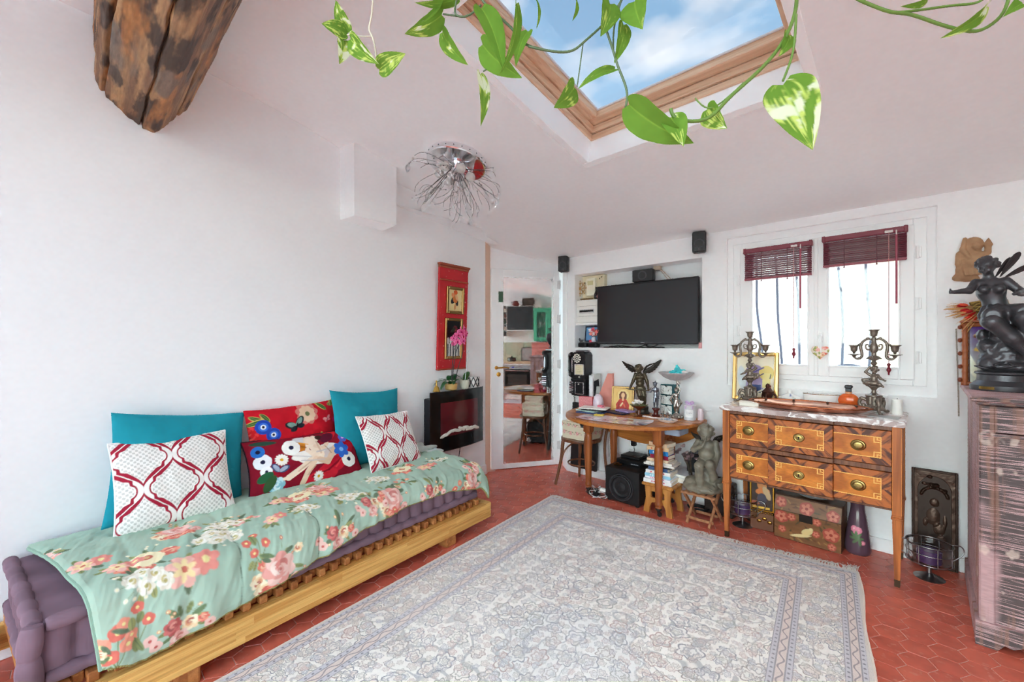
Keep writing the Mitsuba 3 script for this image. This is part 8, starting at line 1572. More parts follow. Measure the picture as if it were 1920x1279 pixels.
B.ell((-0.010, 0, 0.125), (0.042, 0.03, 0.045), 0.015).ell((-0.030, 0, 0.06), (0.05, 0.028, 0.06), 0.02).ell((-0.035, 0, -0.02), (0.05, 0.026, 0.065), 0.02).ell((0.0, -0.01, 0.03), (0.05, 0.03, 0.05), 0.02).cap((-0.066, -0.01, 0.075), (-0.074, -0.01, 0.02), 0.016, 0.012, 0.012).cap((-0.078, 0, -0.062), (0.0, 0, -0.075), 0.020, 0.016, 0.015).cap((0.03, -0.008, 0.05), (0.046, -0.012, 0.085), 0.016, 0.012, 0.01)
B.cap((0.046, -0.008, 0.07), (0.046, -0.008, 0.115), 0.014, 0.014, 0.004).cap((0.046, -0.008, 0.118), (0.048, -0.008, 0.150), 0.020, 0.004, 0.002); head(B, (0.0, -0.026, 0.112), 0.022, 0.2, 0.35, 0.006)
B.chain([(-0.045, -0.02, 0.16), (-0.055, -0.03, 0.10), (-0.03, -0.035, 0.05)], [0.010, 0.012, 0.008], 0.008)
for i in range(5): B.cap((-0.06 + i * 0.018, -0.03, 0.035 - i * 0.006), (-0.04 + i * 0.016, -0.028, -0.05), 0.006, 0.007, 0.008)
B.F = np.maximum(B.F, (B.o[1] + B.h * np.arange(B.n[1]))[None, :, None] - 0.0)
part(pq, 'relief', B.mesh(), 'matte', nz((184, 146, 112), 0.35, 26, 1, (146, 106, 78)), smooth=True)
at(Wt(0.118, 0.07, 0, 0)); solo('bead_chain', 'thin chain of small beads hanging down beside the pink cabinet', 'bead chain', cat([ball((0.012 * math.sin(z * 2.2), 0, z), 0.0042, 1) for z in np.arange(0.93, 1.44, 0.0085)]), 'satin', (140, 128, 116), smooth=True)

# ================================================================ left wall: red panel, electric fire, orchid
at(Lt(2.685, 0.028, 1.11) @ Rx(0.035))
rp = thing('trumeau', 'tall red trumeau panel with two gilt-framed pictures on the left wall', 'wall panel')
RED = nz((176, 24, 34), 0.22, 9, 1, (198, 36, 42))
def redfn(v):
    c = RED(v); t = meshkit.fbm(v * [60, 60, 60], 3, 4); c[t > 0.80] = lin(214, 150, 140); return c
m = bx(0, 0.375, 0.0, 0.022, 0, 0.955, 0.002); m = m.subdivide_to_size(0.012); part(rp, 'board', m, 'satin', redfn, smooth=False)
part(rp, 'cornice', cat([bx(-0.012, 0.387, -0.018, 0.026, 0.945, 0.968, 0.006), bx(-0.004, 0.379, -0.008, 0.022, 0.925, 0.946, 0.004)]), 'satin', nz((150, 70, 44), 0.3, 30), smooth=False)
part(rp, 'moulding', cat([bx(0, 0.375, -0.010, 0.004, 0.81, 0.826, 0.004), bx(-0.004, 0.379, -0.008, 0.022, -0.004, 0.012, 0.004)]), 'satin', nz((160, 62, 40), 0.3, 30), smooth=False)
for (x0, x1, z0, z1, nm) in ((0.085, 0.315, 0.515, 0.765, 0), (0.075, 0.305, 0.095, 0.475, 1)):
    fk = part(rp, 'picture_frame', cat([ring(x0, x1, z0, z1, 0.024, -0.018, 0.002, 0.005), ring(x0 + 0.02, x1 - 0.02, z0 + 0.02, z1 - 0.02, 0.007, -0.012, 0.002, 0.002)]), 'metal', nz((170, 136, 86), 0.3, 50), smooth=False)
    gm, _ = grid(70, 100, lambda a, b: np.stack([x0 + 0.022 + (x1 - x0 - 0.044) * a, 0 * a - 0.004, z0 + 0.022 + (z1 - z0 - 0.044) * b], 1)); X = gm.vertices[:, [0, 2]]; mx, mz = (x0 + x1) / 2, (z0 + z1) / 2
    if nm == 0:
        P = Paint(X, (226, 206, 150), 0.004); P.leaf(mx - 0.05, mz - 0.03, 0.10, 0.05, 0.9, (40, 36, 40)).leaf(mx + 0.03, mz - 0.05, 0.10, 0.04, 1.8, (52, 44, 44)).ell(mx, mz + 0.02, 0.035, 0.045, 0.2, (206, 120, 60)).ell(mx + 0.005, mz + 0.075, 0.026, 0.022, 0, (214, 100, 50)).ell(mx + 0.02, mz + 0.03, 0.018, 0.03, 0.5, (228, 180, 130)).ell(mx - 0.03, mz + 0.05, 0.02, 0.02, 0, (222, 140, 90)).ell(mx, mz - 0.06, 0.014, 0.03, -0.2, (206, 150, 96))
    else:
        P = Paint(X, (26, 22, 24), 0.004); P.rect(x0, z0, x1, mz - 0.045, (206, 204, 200))
        for i in range(5): P.seg(x0 + 0.045 + i * 0.035, z0 + 0.03, x0 + 0.045 + i * 0.035, mz - 0.05 + 0.02 * (i % 2), 0.007, (60, 60, 64)); P.ell(x0 + 0.045 + i * 0.035, mz - 0.02, 0.015, 0.03, 0, (226, 220, 214))
        P.rose(mx + 0.02, mz + 0.09, 0.03, [(120, 40, 50), (90, 30, 40), (60, 20, 30), (150, 70, 70)]).leaf(mx - 0.04, mz + 0.06, 0.07, 0.03, 0.5, (50, 60, 44))
    part(fk, 'painting', gm, 'gloss', P.c, smooth=True)
at(Lt(2.855, 0.0, 0.665))
ef = thing('electric_fireplace', 'black wall-hung electric fireplace with a curved glass front under the red panel', 'fireplace')
def glass_front(a, b, off=0.0): x = -0.345 + 0.69 * a; return np.stack([x, -0.125 - 0.035 * (1 - (x / 0.345) ** 2) - off, -0.26 + 0.52 * b], 1)
f, _ = grid(40, 30, glass_front); g, _ = grid(40, 30, lambda a, b: glass_front(a, b, -0.008)); g.faces = g.faces[:, ::-1]
e_ = np.linspace(0, 1, 40); o_ = np.zeros(40)
lp = np.vstack([glass_front(e_, o_, -0.004), glass_front(o_ + 1, e_, -0.004), glass_front(1 - e_, o_ + 1, -0.004), glass_front(o_, 1 - e_, -0.004)])
part(ef, 'glass_front', cat([f, g, tube(lp, 0.0042, 6)]), 'gloss', (9, 9, 10), smooth=True)
part(ef, 'case', bx(-0.31, 0.31, -0.112, 0.0, -0.21, 0.20, 0.008), 'satin', (24, 26, 32), smooth=False)
wnd = lambda a, b: np.stack([-0.245 + 0.49 * a, -0.1275 - 0.035 * (1 - ((-0.245 + 0.49 * a) / 0.345) ** 2), -0.135 + 0.30 * b], 1)
gm, _ = grid(90, 60, wnd); P = Paint(gm.vertices[:, [0, 2]], (84, 24, 30), 0.006); t_ = meshkit.fbm(gm.vertices * 7, 3, 2)[:, None]; P.c = P.c * (0.7 + 0.6 * t_)
part(ef, 'fire_window', gm, 'gloss', P.c, smooth=True, label='dark red fire window')
r = np.random.default_rng(5)
for i in range(9): x = -0.21 + i * 0.0525; part(ef, 'driftwood_log', mv(ball((0, 0, 0), (0.05, 0.008, 0.015), 2), Tr(x, -0.130 - 0.035 * (1 - (x / 0.345) ** 2), -0.122 + 0.026 * math.sin(i * 0.39) + 0.006 * (i % 3)) @ Ry(r.normal(0, 0.35))), 'matte', nz((206, 202, 190), 0.35, 40, i), smooth=True)
at(np.eye(4)); solo('fireplace_cord', 'grey power cord hanging from the electric fireplace to the adapter', 'cord', tube(sp([(-2.78, 2.98, 0.46), (-2.80, 2.97, 0.38), (-2.79, 2.94, 0.28), (-2.76, 2.84, 0.20), (-2.74, 2.70, 0.24), (-2.70, 2.60, 0.36), (-2.64, 2.50, 0.46)], 50), 0.0042, 7), 'satin', (70, 72, 76), smooth=True)
FZ = 0.926
at(Lt(2.79, 0.095, FZ)); oc = thing('orchid', 'pink orchid in a tan pot with dark leaves standing on the electric fireplace', 'orchid')
part(oc, 'pot', lathe([(0, 0), (0.04, 0), (0.054, 0.01), (0.058, 0.055), (0.052, 0.062), (0.05, 0.055), (0, 0.05)], 28), 'satin', nz((196, 160, 96), 0.15, 30), smooth=30)
def strap_leaf(a, L_, w, droop, seed=0):
    def fn(p, q_): x = L_ * p; y = w * (q_ - 0.5) * np.sin(np.clip(p * 0.92 + 0.08, 0, 1) * PI) ** 0.6; return np.stack([x * math.cos(0.35) * 1.0, y, 0.05 + x * 0.9 * (1 - droop * p) + 0.06 * np.abs(y / w * 2) * w], 1)
    m, _ = grid(22, 9, fn); return mv(m, Rz(a))
for i, (a, L_, w, dp) in enumerate(((-0.4, 0.14, 0.06, 0.7), (0.5, 0.16, 0.065, 0.4), (2.6, 0.18, 0.05, 1.05), (3.3, 0.17, 0.05, 1.25), (2.1, 0.13, 0.06, 0.6), (-1.2, 0.12, 0.06, 0.5), (-2.2, 0.15, 0.055, 0.9), (1.0, 0.12, 0.06, 0.3))): part(oc, 'leaf', strap_leaf(a, L_, w, dp), 'gloss', nz((30, 84, 44), 0.3, 14, i), smooth=True)
part(oc, 'roots', cat([tube(sp([(0, 0, 0.055), (0.04 * math.cos(i), 0.04 * math.sin(i), 0.085), (0.065 * math.cos(i + 0.4), 0.065 * math.sin(i + 0.4), 0.06)], 12), 0.0045, 6) for i in range(5)]), 'satin', (214, 208, 196), smooth=True)
STM = [[(0, 0, 0.05), (0.01, -0.01, 0.25), (0.03, -0.02, 0.42), (0.05, -0.04, 0.50), (0.11, -0.06, 0.49)], [(0.02, 0, 0.05), (0.04, 0, 0.25), (0.07, -0.02, 0.40), (0.06, -0.05, 0.45), (0.0, -0.07, 0.46)], [(0.05, 0.0, 0.05), (0.10, 0, 0.22), (0.14, -0.02, 0.38), (0.13, -0.02, 0.43)]]
for q_ in STM: part(oc, 'stem', tube(sp(q_, 30), np.linspace(0.0042, 0.002, 30), 7), 'satin', (40, 36, 38), smooth=True)
def orchid_flower(M_, s):
    ms = [mv(ball((0, 0, 0.5), (0.42, 0.10, 0.5), 2), Ry(a)) for a in (PI / 2 - 0.15, -PI / 2 + 0.15)] + [mv(ball((0, 0.06, 0.52), (0.24, 0.08, 0.5), 2), Ry(a)) for a in (0, 2.35, -2.35)]
    return mv(cat(ms), M_ @ Sc(s)), mv(cat([ball((0, -0.12, -0.12), (0.14, 0.2, 0.16), 1), ball((0, -0.1, 0.04), (0.08, 0.12, 0.08), 1)]), M_ @ Sc(s))
for i, (x, y, z, s, yw) in enumerate(((0.115, -0.07, 0.50, 0.046, 0.4), (0.07, -0.06, 0.53, 0.05, 0.1), (0.02, -0.07, 0.50, 0.046, -0.2), (0.06, -0.09, 0.45, 0.05, 0.2), (0.0, -0.08, 0.44, 0.044, -0.4), (-0.04, -0.07, 0.47, 0.034, -0.5), (0.10, -0.07, 0.56, 0.038, 0.5), (0.155, -0.05, 0.52, 0.042, 0.6), (-0.035, -0.06, 0.42, 0.026, 0))):
    a_, b_ = orchid_flower(Tr(x, y, z) @ Rz(yw) @ Rx(-0.1), s); k = part(oc, 'flower', a_, 'cloth', nz((222, 84, 140), 0.15, 30, i, (236, 130, 176)), smooth=True); part(k, 'lip', b_, 'cloth', (170, 30, 96), smooth=True)
at(Lt(2.965, 0.095, FZ)); wp = thing('flower_pot', 'small white patterned pot with a green leaf and a thin metal rod beside the orchid', 'pot')
part(wp, 'pot', lathe([(0, 0), (0.042, 0), (0.046, 0.07), (0.05, 0.082), (0.045, 0.082), (0.042, 0.06), (0, 0.06)], 26), 'satin', nz((224, 222, 206), 0.2, 60, 1, (196, 200, 176)), smooth=30); part(wp, 'leaf', mv(strap_leaf(0.4, 0.13, 0.06, 0.3), Tr(0, 0, 0.02)), 'gloss', (44, 96, 50), smooth=True); part(wp, 'leaf', mv(strap_leaf(2.6, 0.12, 0.05, 0.3), Tr(0, 0, 0.02)), 'gloss', (38, 88, 46), smooth=True); part(wp, 'rod', rod((0.005, 0, 0.05), (0.05, -0.01, 0.36), 0.004, 0.0025), 'metal', (150, 150, 152))
at(Lt(3.10, 0.085, FZ)); lh = thing('lattice_holder', 'black and white lattice-patterned tealight holder at the far end of the fireplace', 'holder')
part(lh, 'drum', lathe([(0, 0), (0.052, 0), (0.054, 0.004), (0.056, 0.10), (0.050, 0.10), (0.048, 0.01), (0, 0.01)], 30), 'satin', (214, 212, 208), smooth=30)
part(lh, 'lattice', cat([tube([(0.0565 * math.cos(a + q * t), 0.0565 * math.sin(a + q * t), 0.006 + 0.094 * t) for t in np.linspace(0, 1, 9)], 0.0042, 5) for a in np.arange(8) * PI / 4 for q in (0.78, -0.78)]), 'satin', (30, 30, 34), smooth=True)
at(Lt(2.605, 0.10, FZ)); solo('brass_bell', 'little brass bell with a pointed handle left of the orchid', 'bell', lathe([(0, 0), (0.030, 0), (0.034, 0.006), (0.026, 0.02), (0.02, 0.04), (0.012, 0.052), (0.006, 0.058), (0.005, 0.085), (0.009, 0.09), (0.006, 0.10), (0, 0.102)], 24), 'metal', (206, 168, 84), smooth=30)

# ================================================================ chandelier
CSs, CDd = -2.375, 1.775; CZc = float(zc(CDd)); SL = math.atan(0.22)
at(Wt(CSs, CDd, CZc) @ Rx(-SL) @ np.diag([1, -1, -1, 1]))      # z points down out of the ceiling
cl = thing('ceiling_lamp', 'chrome ceiling lamp with a disc base and a spray of wires tipped with glass drops', 'ceiling lamp')
part(cl, 'rim', lathe([(0.0, 0.0), (0.205, 0.0), (0.210, 0.006), (0.210, 0.038), (0.204, 0.044), (0.196, 0.044)], 72), 'chrome', smooth=30)
part(cl, 'mirror_dish', lathe([(0.197, 0.044), (0.12, 0.034), (0.0, 0.030)], 72), 'chrome', smooth=30)
for i in range(24): part(cl, 'rim_rivet', ball((0.2105 * math.cos(i * PI / 12), 0.2105 * math.sin(i * PI / 12), 0.022), 0.004, 1), 'satin', (60, 60, 64))
part(cl, 'hub', lathe([(0, 0.03), (0.055, 0.03), (0.06, 0.04), (0.05, 0.06), (0.03, 0.085), (0, 0.09)], 40), 'chrome', smooth=30)
r = np.random.default_rng(33)
for i in range(6):
    a = i * PI / 3 + 0.3; c_, s_ = math.cos(a), math.sin(a)
    bk = part(cl, 'bulb_socket', tube(sp([(0.04 * c_, 0.04 * s_, 0.05), (0.08 * c_, 0.08 * s_, 0.06), (0.10 * c_, 0.10 * s_, 0.085)], 10), 0.009, 8), 'chrome', smooth=True); part(bk, 'globe', ball((0.112 * c_, 0.112 * s_, 0.118), 0.034, 3), 'gloss', (206, 204, 198), smooth=True)
DROP = lathe([(0, 0), (0.0075, 0.006), (0.011, 0.016), (0.0085, 0.026), (0.0025, 0.036), (0, 0.037)], 8)
for i in range(46):
    a = i * 2.399 + r.normal(0, 0.15); tilt = 0.28 + 1.15 * ((i * 7) % 46) / 46; L_ = r.uniform(0.24, 0.33); d_ = np.array([math.cos(a) * math.sin(tilt), math.sin(a) * math.sin(tilt), math.cos(tilt)]); o = np.array([0.03 * math.cos(a), 0.03 * math.sin(a), 0.07])
    sw_ = np.cross(d_, [0, 0, 1.0]); sw_ /= np.linalg.norm(sw_) + 1e-9; bend = r.uniform(-0.05, 0.05); e_ = o + d_ * L_
    q_ = sp([o, o + d_ * L_ * 0.55 + sw_ * bend, e_ + sw_ * bend * 0.3, e_ + np.array([d_[0] * 0.02, d_[1] * 0.02, 0.03]) - sw_ * bend * 0.8], 18)
    k = part(cl, 'arm', tube(q_, 0.0015, 5), 'metal', (112, 110, 110), smooth=True); part(k, 'glass_drop', mv(DROP, Tr(*(q_[-1] + [0, 0, 0.002])) @ Sc(1.6)), 'glass', smooth=False)
    if i % 2 == 0:
        b0 = o + d_ * L_ * 0.6; q2 = sp([b0, b0 + sw_ * 0.045 + d_ * 0.03, b0 + sw_ * 0.05 + d_ * 0.07 + [0, 0, 0.02]], 12); k = part(cl, 'branch', tube(q2, 0.0014, 5), 'metal', (140, 138, 138), smooth=True); part(k, 'glass_drop', mv(DROP, Tr(*q2[-1]) @ Sc(0.8)), 'glass', smooth=False); part(k, 'bead', ball(q2[0], 0.0042, 1), 'satin', (30, 30, 32))
# ================================================================ trailing pothos
LEAVES = [
((-0.923, 0.587, 2.094), (-0.919, 0.552, 2.147), 0.036, 0.5, 0.7),
((-0.923, 0.587, 2.092), (-0.943, 0.535, 2.095), 0.038, -0.5, 0.5),
((-0.935, 0.59, 2.087), (-0.916, 0.567, 2.009), 0.038, 0.4, 0.9),
((-0.905, 0.575, 2.066), (-0.826, 0.596, 1.987), 0.043, -0.4, 1.0),
((-0.847, 0.618, 1.993), (-0.773, 0.635, 2.01), 0.043, 0.3, 1.0),
((-0.685, 0.675, 2.078), (-0.728, 0.606, 2.014), 0.046, 0.5, 0.6),
((-0.71, 0.682, 2.059), (-0.642, 0.694, 1.964), 0.040, -0.6, 0.7),
((-0.663, 0.666, 2.095), (-0.694, 0.606, 2.012), 0.022, 1.0, 0.2),
((-0.571, 0.672, 2.055), (-0.515, 0.676, 1.903), 0.048, 0.5, 0.1),
((-0.591, 0.683, 1.98), (-0.506, 0.708, 1.89), 0.053, -0.5, 0.1),
((-0.493, 0.705, 2.039), (-0.502, 0.661, 1.874), 0.029, 0.9, 0.3),
((-0.509, 0.743, 2.017), (-0.512, 0.703, 1.923), 0.030, -0.6, 0.2),
((-0.595, 0.704, 1.938), (-0.575, 0.682, 1.81), 0.031, 0.7, 0.8),
((-0.644, 0.68, 2.095), (-0.697, 0.604, 2.063), 0.022, 0.6, 0.3),
((-0.347, 0.813, 2.042), (-0.35, 0.773, 1.953), 0.044, 0.4, 0.3),
((-0.311, 0.827, 2.037), (-0.288, 0.807, 1.959), 0.059, -0.3, 0.8),
((-0.332, 0.849, 2.015), (-0.336, 0.809, 1.915), 0.032, 0.5, 0.5),
((-0.358, 0.854, 1.938), (-0.407, 0.781, 1.878), 0.026, -0.8, 0.2),
((-0.424, 0.806, 1.892), (-0.443, 0.754, 1.831), 0.046, 0.5, 0.3),
((-0.318, 0.809, 1.815), (-0.207, 0.854, 1.725), 0.066, -0.5, 0.1),
((-0.241, 0.841, 1.79), (-0.213, 0.824, 1.719), 0.042, 0.3, 0.9),
((-0.195, 0.913, 1.817), (-0.157, 0.903, 1.763), 0.043, -0.4, 1.0),
((-0.064, 0.922, 1.83), (-0.019, 0.918, 1.696), 0.077, 0.2, 0.7),
((-0.054, 0.992, 1.957), (-0.067, 0.945, 1.894), 0.029, 0.5, 0.4),
((-0.468, 0.723, 2.051), (-0.449, 0.7, 1.966), 0.013, 1.1, 0.2),
((-0.404, 0.771, 2.051), (-0.393, 0.741, 1.98), 0.016, 1.1, 0.2),
((0.255, 1.182, 1.985), (0.178, 1.088, 1.902), 0.028, 0.7, 0.8),
((0.158, 1.11, 1.992), (0.113, 1.04, 1.956), 0.014, 0.5, 0.7),
((0.296, 1.187, 1.978), (0.256, 1.121, 1.933), 0.025, -0.5, 0.1),
]
STEMS = [
([(-0.862, 0.619, 2.199), (-0.865, 0.617, 2.152), (-0.868, 0.615, 2.12), (-0.871, 0.612, 2.092), (-0.866, 0.616, 2.077), (-0.86, 0.621, 2.045), (-0.855, 0.624, 2.0)], 0.0020),
([(-0.866, 0.616, 2.077), (-0.89, 0.598, 2.077), (-0.914, 0.581, 2.081)], 0.0012),
([(-0.595, 0.679, 2.117), (-0.578, 0.692, 2.064), (-0.533, 0.725, 2.012), (-0.513, 0.74, 1.983), (-0.482, 0.763, 1.97)], 0.0026),
([(-0.495, 0.729, 1.963), (-0.453, 0.759, 1.952), (-0.422, 0.782, 1.954), (-0.404, 0.795, 1.97), (-0.373, 0.818, 2.005), (-0.345, 0.839, 2.048), (-0.332, 0.849, 2.097)], 0.0024),
([(-0.409, 0.804, 1.975), (-0.414, 0.8, 1.927), (-0.419, 0.797, 1.886)], 0.0012),
([(-0.362, 0.801, 1.997), (-0.345, 0.814, 1.935), (-0.338, 0.819, 1.907), (-0.324, 0.829, 1.857), (-0.326, 0.828, 1.826)], 0.0024),
([(-0.338, 0.831, 2.044), (-0.349, 0.824, 1.993), (-0.35, 0.823, 1.949)], 0.0018),
([(-0.045, 0.986, 2.046), (-0.047, 0.984, 2.001), (-0.054, 0.979, 1.965), (-0.078, 0.961, 1.911), (-0.117, 0.933, 1.86), (-0.158, 0.903, 1.813), (-0.189, 0.879, 1.78), (-0.237, 0.844, 1.787), (-0.241, 0.841, 1.801)], 0.0034),
([(-0.13, 0.935, 1.857), (-0.16, 0.914, 1.824), (-0.186, 0.894, 1.808), (-0.206, 0.879, 1.827)], 0.0014),
([(-0.046, 0.96, 1.967), (-0.051, 0.957, 1.897), (-0.058, 0.952, 1.868), (-0.066, 0.945, 1.842)], 0.0022),
([(0.027, 1.014, 2.019), (0.067, 1.044, 1.985), (0.1, 1.068, 1.971), (0.121, 1.083, 1.968), (0.165, 1.116, 1.951), (0.202, 1.143, 1.938), (0.228, 1.162, 1.936), (0.254, 1.181, 1.953), (0.268, 1.192, 1.974), (0.276, 1.197, 2.003)], 0.0030),
([(0.102, 1.069, 1.97), (0.147, 1.102, 1.976), (0.202, 1.143, 1.985), (0.239, 1.17, 1.999)], 0.0022),
([(-0.6, 0.701, 2.08), (-0.629, 0.68, 2.055), (-0.643, 0.669, 2.059), (-0.643, 0.669, 2.087)], 0.0022),
([(-0.635, 0.687, 2.061), (-0.673, 0.659, 2.068)], 0.0018),
([(-0.559, 0.719, 1.955), (-0.582, 0.702, 1.937), (-0.589, 0.696, 1.93)], 0.0016),
]
at(np.eye(4))
def pothos_leaf(b, t, w, roll, hue, seed):
    b, t = np.array(b), np.array(t); d = t - b; L_ = np.linalg.norm(d); d /= L_
    view = (b + t) / 2 - EYE; view /= np.linalg.norm(view); sd = np.cross(d, view); sd /= np.linalg.norm(sd); nr = np.cross(sd, d)
    c, s = math.cos(roll), math.sin(roll); sd, nr = sd * c + nr * s, nr * c - sd * s
    def fn(p, q):
        e = 2 * q - 1; prof = np.where(p < 0.22, np.sqrt(np.clip(1 - ((0.22 - p) / 0.235) ** 2, 0, 1)), np.clip(1 - (np.clip(p - 0.22, 0, 1) / 0.78) ** 1.75, 0, 1) ** 0.95)
        y = e * prof * w / 2 * 1.08; x = L_ * (p - 0.10 * np.abs(e) * np.clip(0.25 - p, 0, 1) * 4 * 0.6)
        z = 0.22 * np.abs(y) * (1 + 0.2 * math.sin(seed)) - 0.09 * L_ * (2 * p - 1) ** 2 + 0.012 * w * np.sin(p * 20 + seed) * np.abs(e)
        return b + x[:, None] * d + y[:, None] * sd - z[:, None] * nr
    m, uv_ = grid(40, 27, fn); p, e = uv_[:, 0], 2 * uv_[:, 1] - 1
    g = meshkit.fbm(np.stack([p * 3 + seed * 3.1, np.abs(e) * 1.2 + e * 0.6 + p * 2, 0 * p + seed], 1), 4, seed); st = meshkit.fbm(np.stack([p * 2 - np.abs(e) * 3 + seed, e * 9, 0 * p], 1), 3, seed + 1)
    mot = np.clip((0.62 * g + 0.38 * st - (0.70 - 0.20 * hue)) / 0.07, 0, 1)[:, None]
    c = lin(122, 166, 66) * (1 - 0.3 * g[:, None]) ; c = c * (1 - mot) + lin(204, 222, 116) * mot
    wht = np.clip((g - 0.78 + 0.14 * hue) / 0.05, 0, 1)[:, None] * (hue > 0.55); c = c * (1 - wht) + lin(232, 238, 206) * wht
    vein = np.exp(-(e / 0.05) ** 2)[:, None]; c = c * (1 - 0.35 * vein) + lin(170, 206, 90) * 0.35 * vein
    return m, c
PO = [('golden pothos hanging short pale strands near the beam at the upper left', (-0.90, 0.62)), ('golden pothos trailing in front of the left edge of the roof window', (-0.50, 0.80)), ('golden pothos trailing across the sky and lower edge of the roof window', (-0.30, 0.95)), ('golden pothos with long thick stems at the upper right of the roof window', (0.03, 1.06)), ('golden pothos strand looping across the ceiling at the upper right corner', (0.26, 1.30))]
PZ = 2.26
own = {'s0': 0, 's0b': 0, 's1': 1, 's7': 1, 's8': 1, 's9': 1, 's1b': 2, 's1c': 2, 's2': 2, 's2b': 2, 's3': 3, 's3b': 3, 's4': 3, 's5': 4, 's6': 4}
leaf_own = [0] * 5 + [1] * 9 + [2] * 6 + [3] * 4 + [2] * 2 + [4] * 3
leaf_own[20] = leaf_own[21] = 3
SN = ['s0', 's0b', 's1', 's1b', 's1c', 's2', 's2b', 's3', 's3b', 's4', 's5', 's6', 's7', 's8', 's9']
roots = []
for i, (lab, (x, y)) in enumerate(PO):
    k = thing('pothos', lab, 'plant'); roots.append(k)
    part(k, 'pot', mv(lathe([(0, 0), (0.06, 0), (0.07, 0.01), (0.085, 0.13), (0.08, 0.13), (0.07, 0.11), (0, 0.105)], 28), Tr(x, y, PZ)), 'satin', (206, 196, 184), smooth=30)
    part(k, 'hanger', cat([rod((x + 0.082 * math.cos(a), y + 0.082 * math.sin(a), PZ + 0.12), (x, y, 2.70), 0.0018) for a in (0, 2.09, 4.19)] + [rod((x, y, 2.70), (x, y, float(zc(DW - (x * NW[0] + y * NW[1])))), 0.002)]), 'satin', (190, 180, 166))
for nm, (pts, r_) in zip(SN, STEMS):
    k = roots[own[nm]]; x, y = PO[own[nm]][1]; q = [np.array(p) for p in pts]
    if nm in ('s0', 's1', 's3', 's5'): q = [np.array([x, y, PZ + 0.10]), np.array([x, y, PZ + 0.16]) + (q[0] - [x, y, PZ]) * [0.4, 0.4, 0]] + q
    if nm in ('s1b', 's6', 's7'): e_ = -1; q = q + [np.array([x, y, PZ + 0.15]) + (q[-1] - [x, y, PZ]) * [0.5, 0.5, 0], np.array([x, y, PZ + 0.10])]
    part(k, 'stem', tube(sp(q, 60), r_, 8), 'satin', nz((206, 196, 176) if nm[:2] == 's0' else (98, 128, 56) if nm in ('s3', 's4', 's5', 's6', 's3b') else (86, 104, 72), 0.2, 20), smooth=True)
for i, (b, t, w, ro, h) in enumerate(LEAVES):
    m, c = pothos_leaf(b, t, w, ro, h, i); k = roots[leaf_own[i]]
    part(k, 'leaf', m, 'leaf', c, smooth=True)
# ================================================================ the kitchen end, seen in the mirror
def Rt(d, s, z=0.0): return M4(np.stack([-NW, U, [0, 0, 1.0]], 1), PW(s, d, z))
at(Rt(0, 0))
WH = (226, 224, 220)
kc = thing('kitchen_counter', 'white kitchen base units with a pale wooden worktop, seen in the mirror', 'kitchen unit')
part(kc, 'worktop', bx(1.07, 3.0, 1.60, 2.195, 0.90, 0.94, 0.004), 'satin', nz((206, 178, 146), 0.15, 6), smooth=False); part(kc, 'body', cat([bx(1.07, 1.078, 1.62, 2.19, 0.1, 0.9), bx(1.70, 3.0, 1.62, 2.19, 0.1, 0.9), bx(1.07, 1.70, 1.64, 2.19, 0.10, 0.21), bx(1.07, 1.7, 1.62, 2.19, 0.86, 0.90)]), 'satin', WH, smooth=False); part(kc, 'plinth', bx(1.07, 3.0, 1.66, 2.19, 0, 0.10), 'satin', (196, 198, 206), smooth=False)
for x in (1.72, 2.36): part(kc, 'door', bx(x, x + 0.60, 1.603, 1.621, 0.12, 0.88, 0.003), 'satin', (232, 230, 226), smooth=False)
ov = thing('oven', 'built-in steel oven with a black glass door, seen in the mirror', 'oven')
part(ov, 'case', bx(1.08, 1.695, 1.62, 2.15, 0.215, 0.858, 0.004), 'metal', (190, 190, 192), smooth=False); part(ov, 'control_panel', bx(1.08, 1.695, 1.612, 1.622, 0.775, 0.855, 0.003), 'metal', (200, 200, 204), smooth=False)
dr_ = part(ov, 'door', bx(1.10, 1.675, 1.60, 1.618, 0.32, 0.768, 0.003), 'gloss', (14, 14, 16), smooth=False); part(dr_, 'door_window', bx(1.17, 1.60, 1.597, 1.602, 0.42, 0.66, 0.001), 'gloss', (64, 60, 58), smooth=False); part(dr_, 'handle', rod((1.12, 1.575, 0.742), (1.655, 1.575, 0.742), 0.010), 'chrome')
part(ov, 'clock_display', bx(1.46, 1.52, 1.608, 1.614, 0.80, 0.83, 0.001), 'gloss', (60, 60, 170), smooth=False)
for x in (1.17, 1.24, 1.60): part(ov, 'knob', mv(lathe([(0, -0.02), (0.018, -0.018), (0.02, 0)], 16), Tr(x, 1.612, 0.815) @ Rx(-PI / 2) @ np.diag([1, 1, -1, 1])), 'metal', (200, 170, 90) if x < 1.3 else (170, 170, 174))
sp_ = thing('splashback', 'beige tiled splashback above the worktop, seen in the mirror', 'splashback')
for i in range(13):
    for j in range(3): part(sp_, 'tile', bx(1.075 + i * 0.145, 1.216 + i * 0.145, 2.185, 2.199, 0.942 + j * 0.145, 1.083 + j * 0.145, 0.003), 'satin', (196 - 6 * ((i * 5 + j * 3) % 4), 182, 158), smooth=False)
lb = thing('pink_base_cabinet', 'salmon pink panelled base cabinet below the green one, seen in the mirror', 'cabinet')
PKM = nz((222, 140, 130), 0.18, 12)
part(lb, 'body', bx(0.40, 1.062, 1.63, 2.19, 0, 1.34, 0.004), 'satin', PKM, smooth=False); part(lb, 'top', cat([bx(0.385, 1.068, 1.60, 2.19, 1.34, 1.375, 0.005), bx(0.40, 1.062, 1.612, 1.64, 1.26, 1.30, 0.004)]), 'satin', PKM, smooth=False)
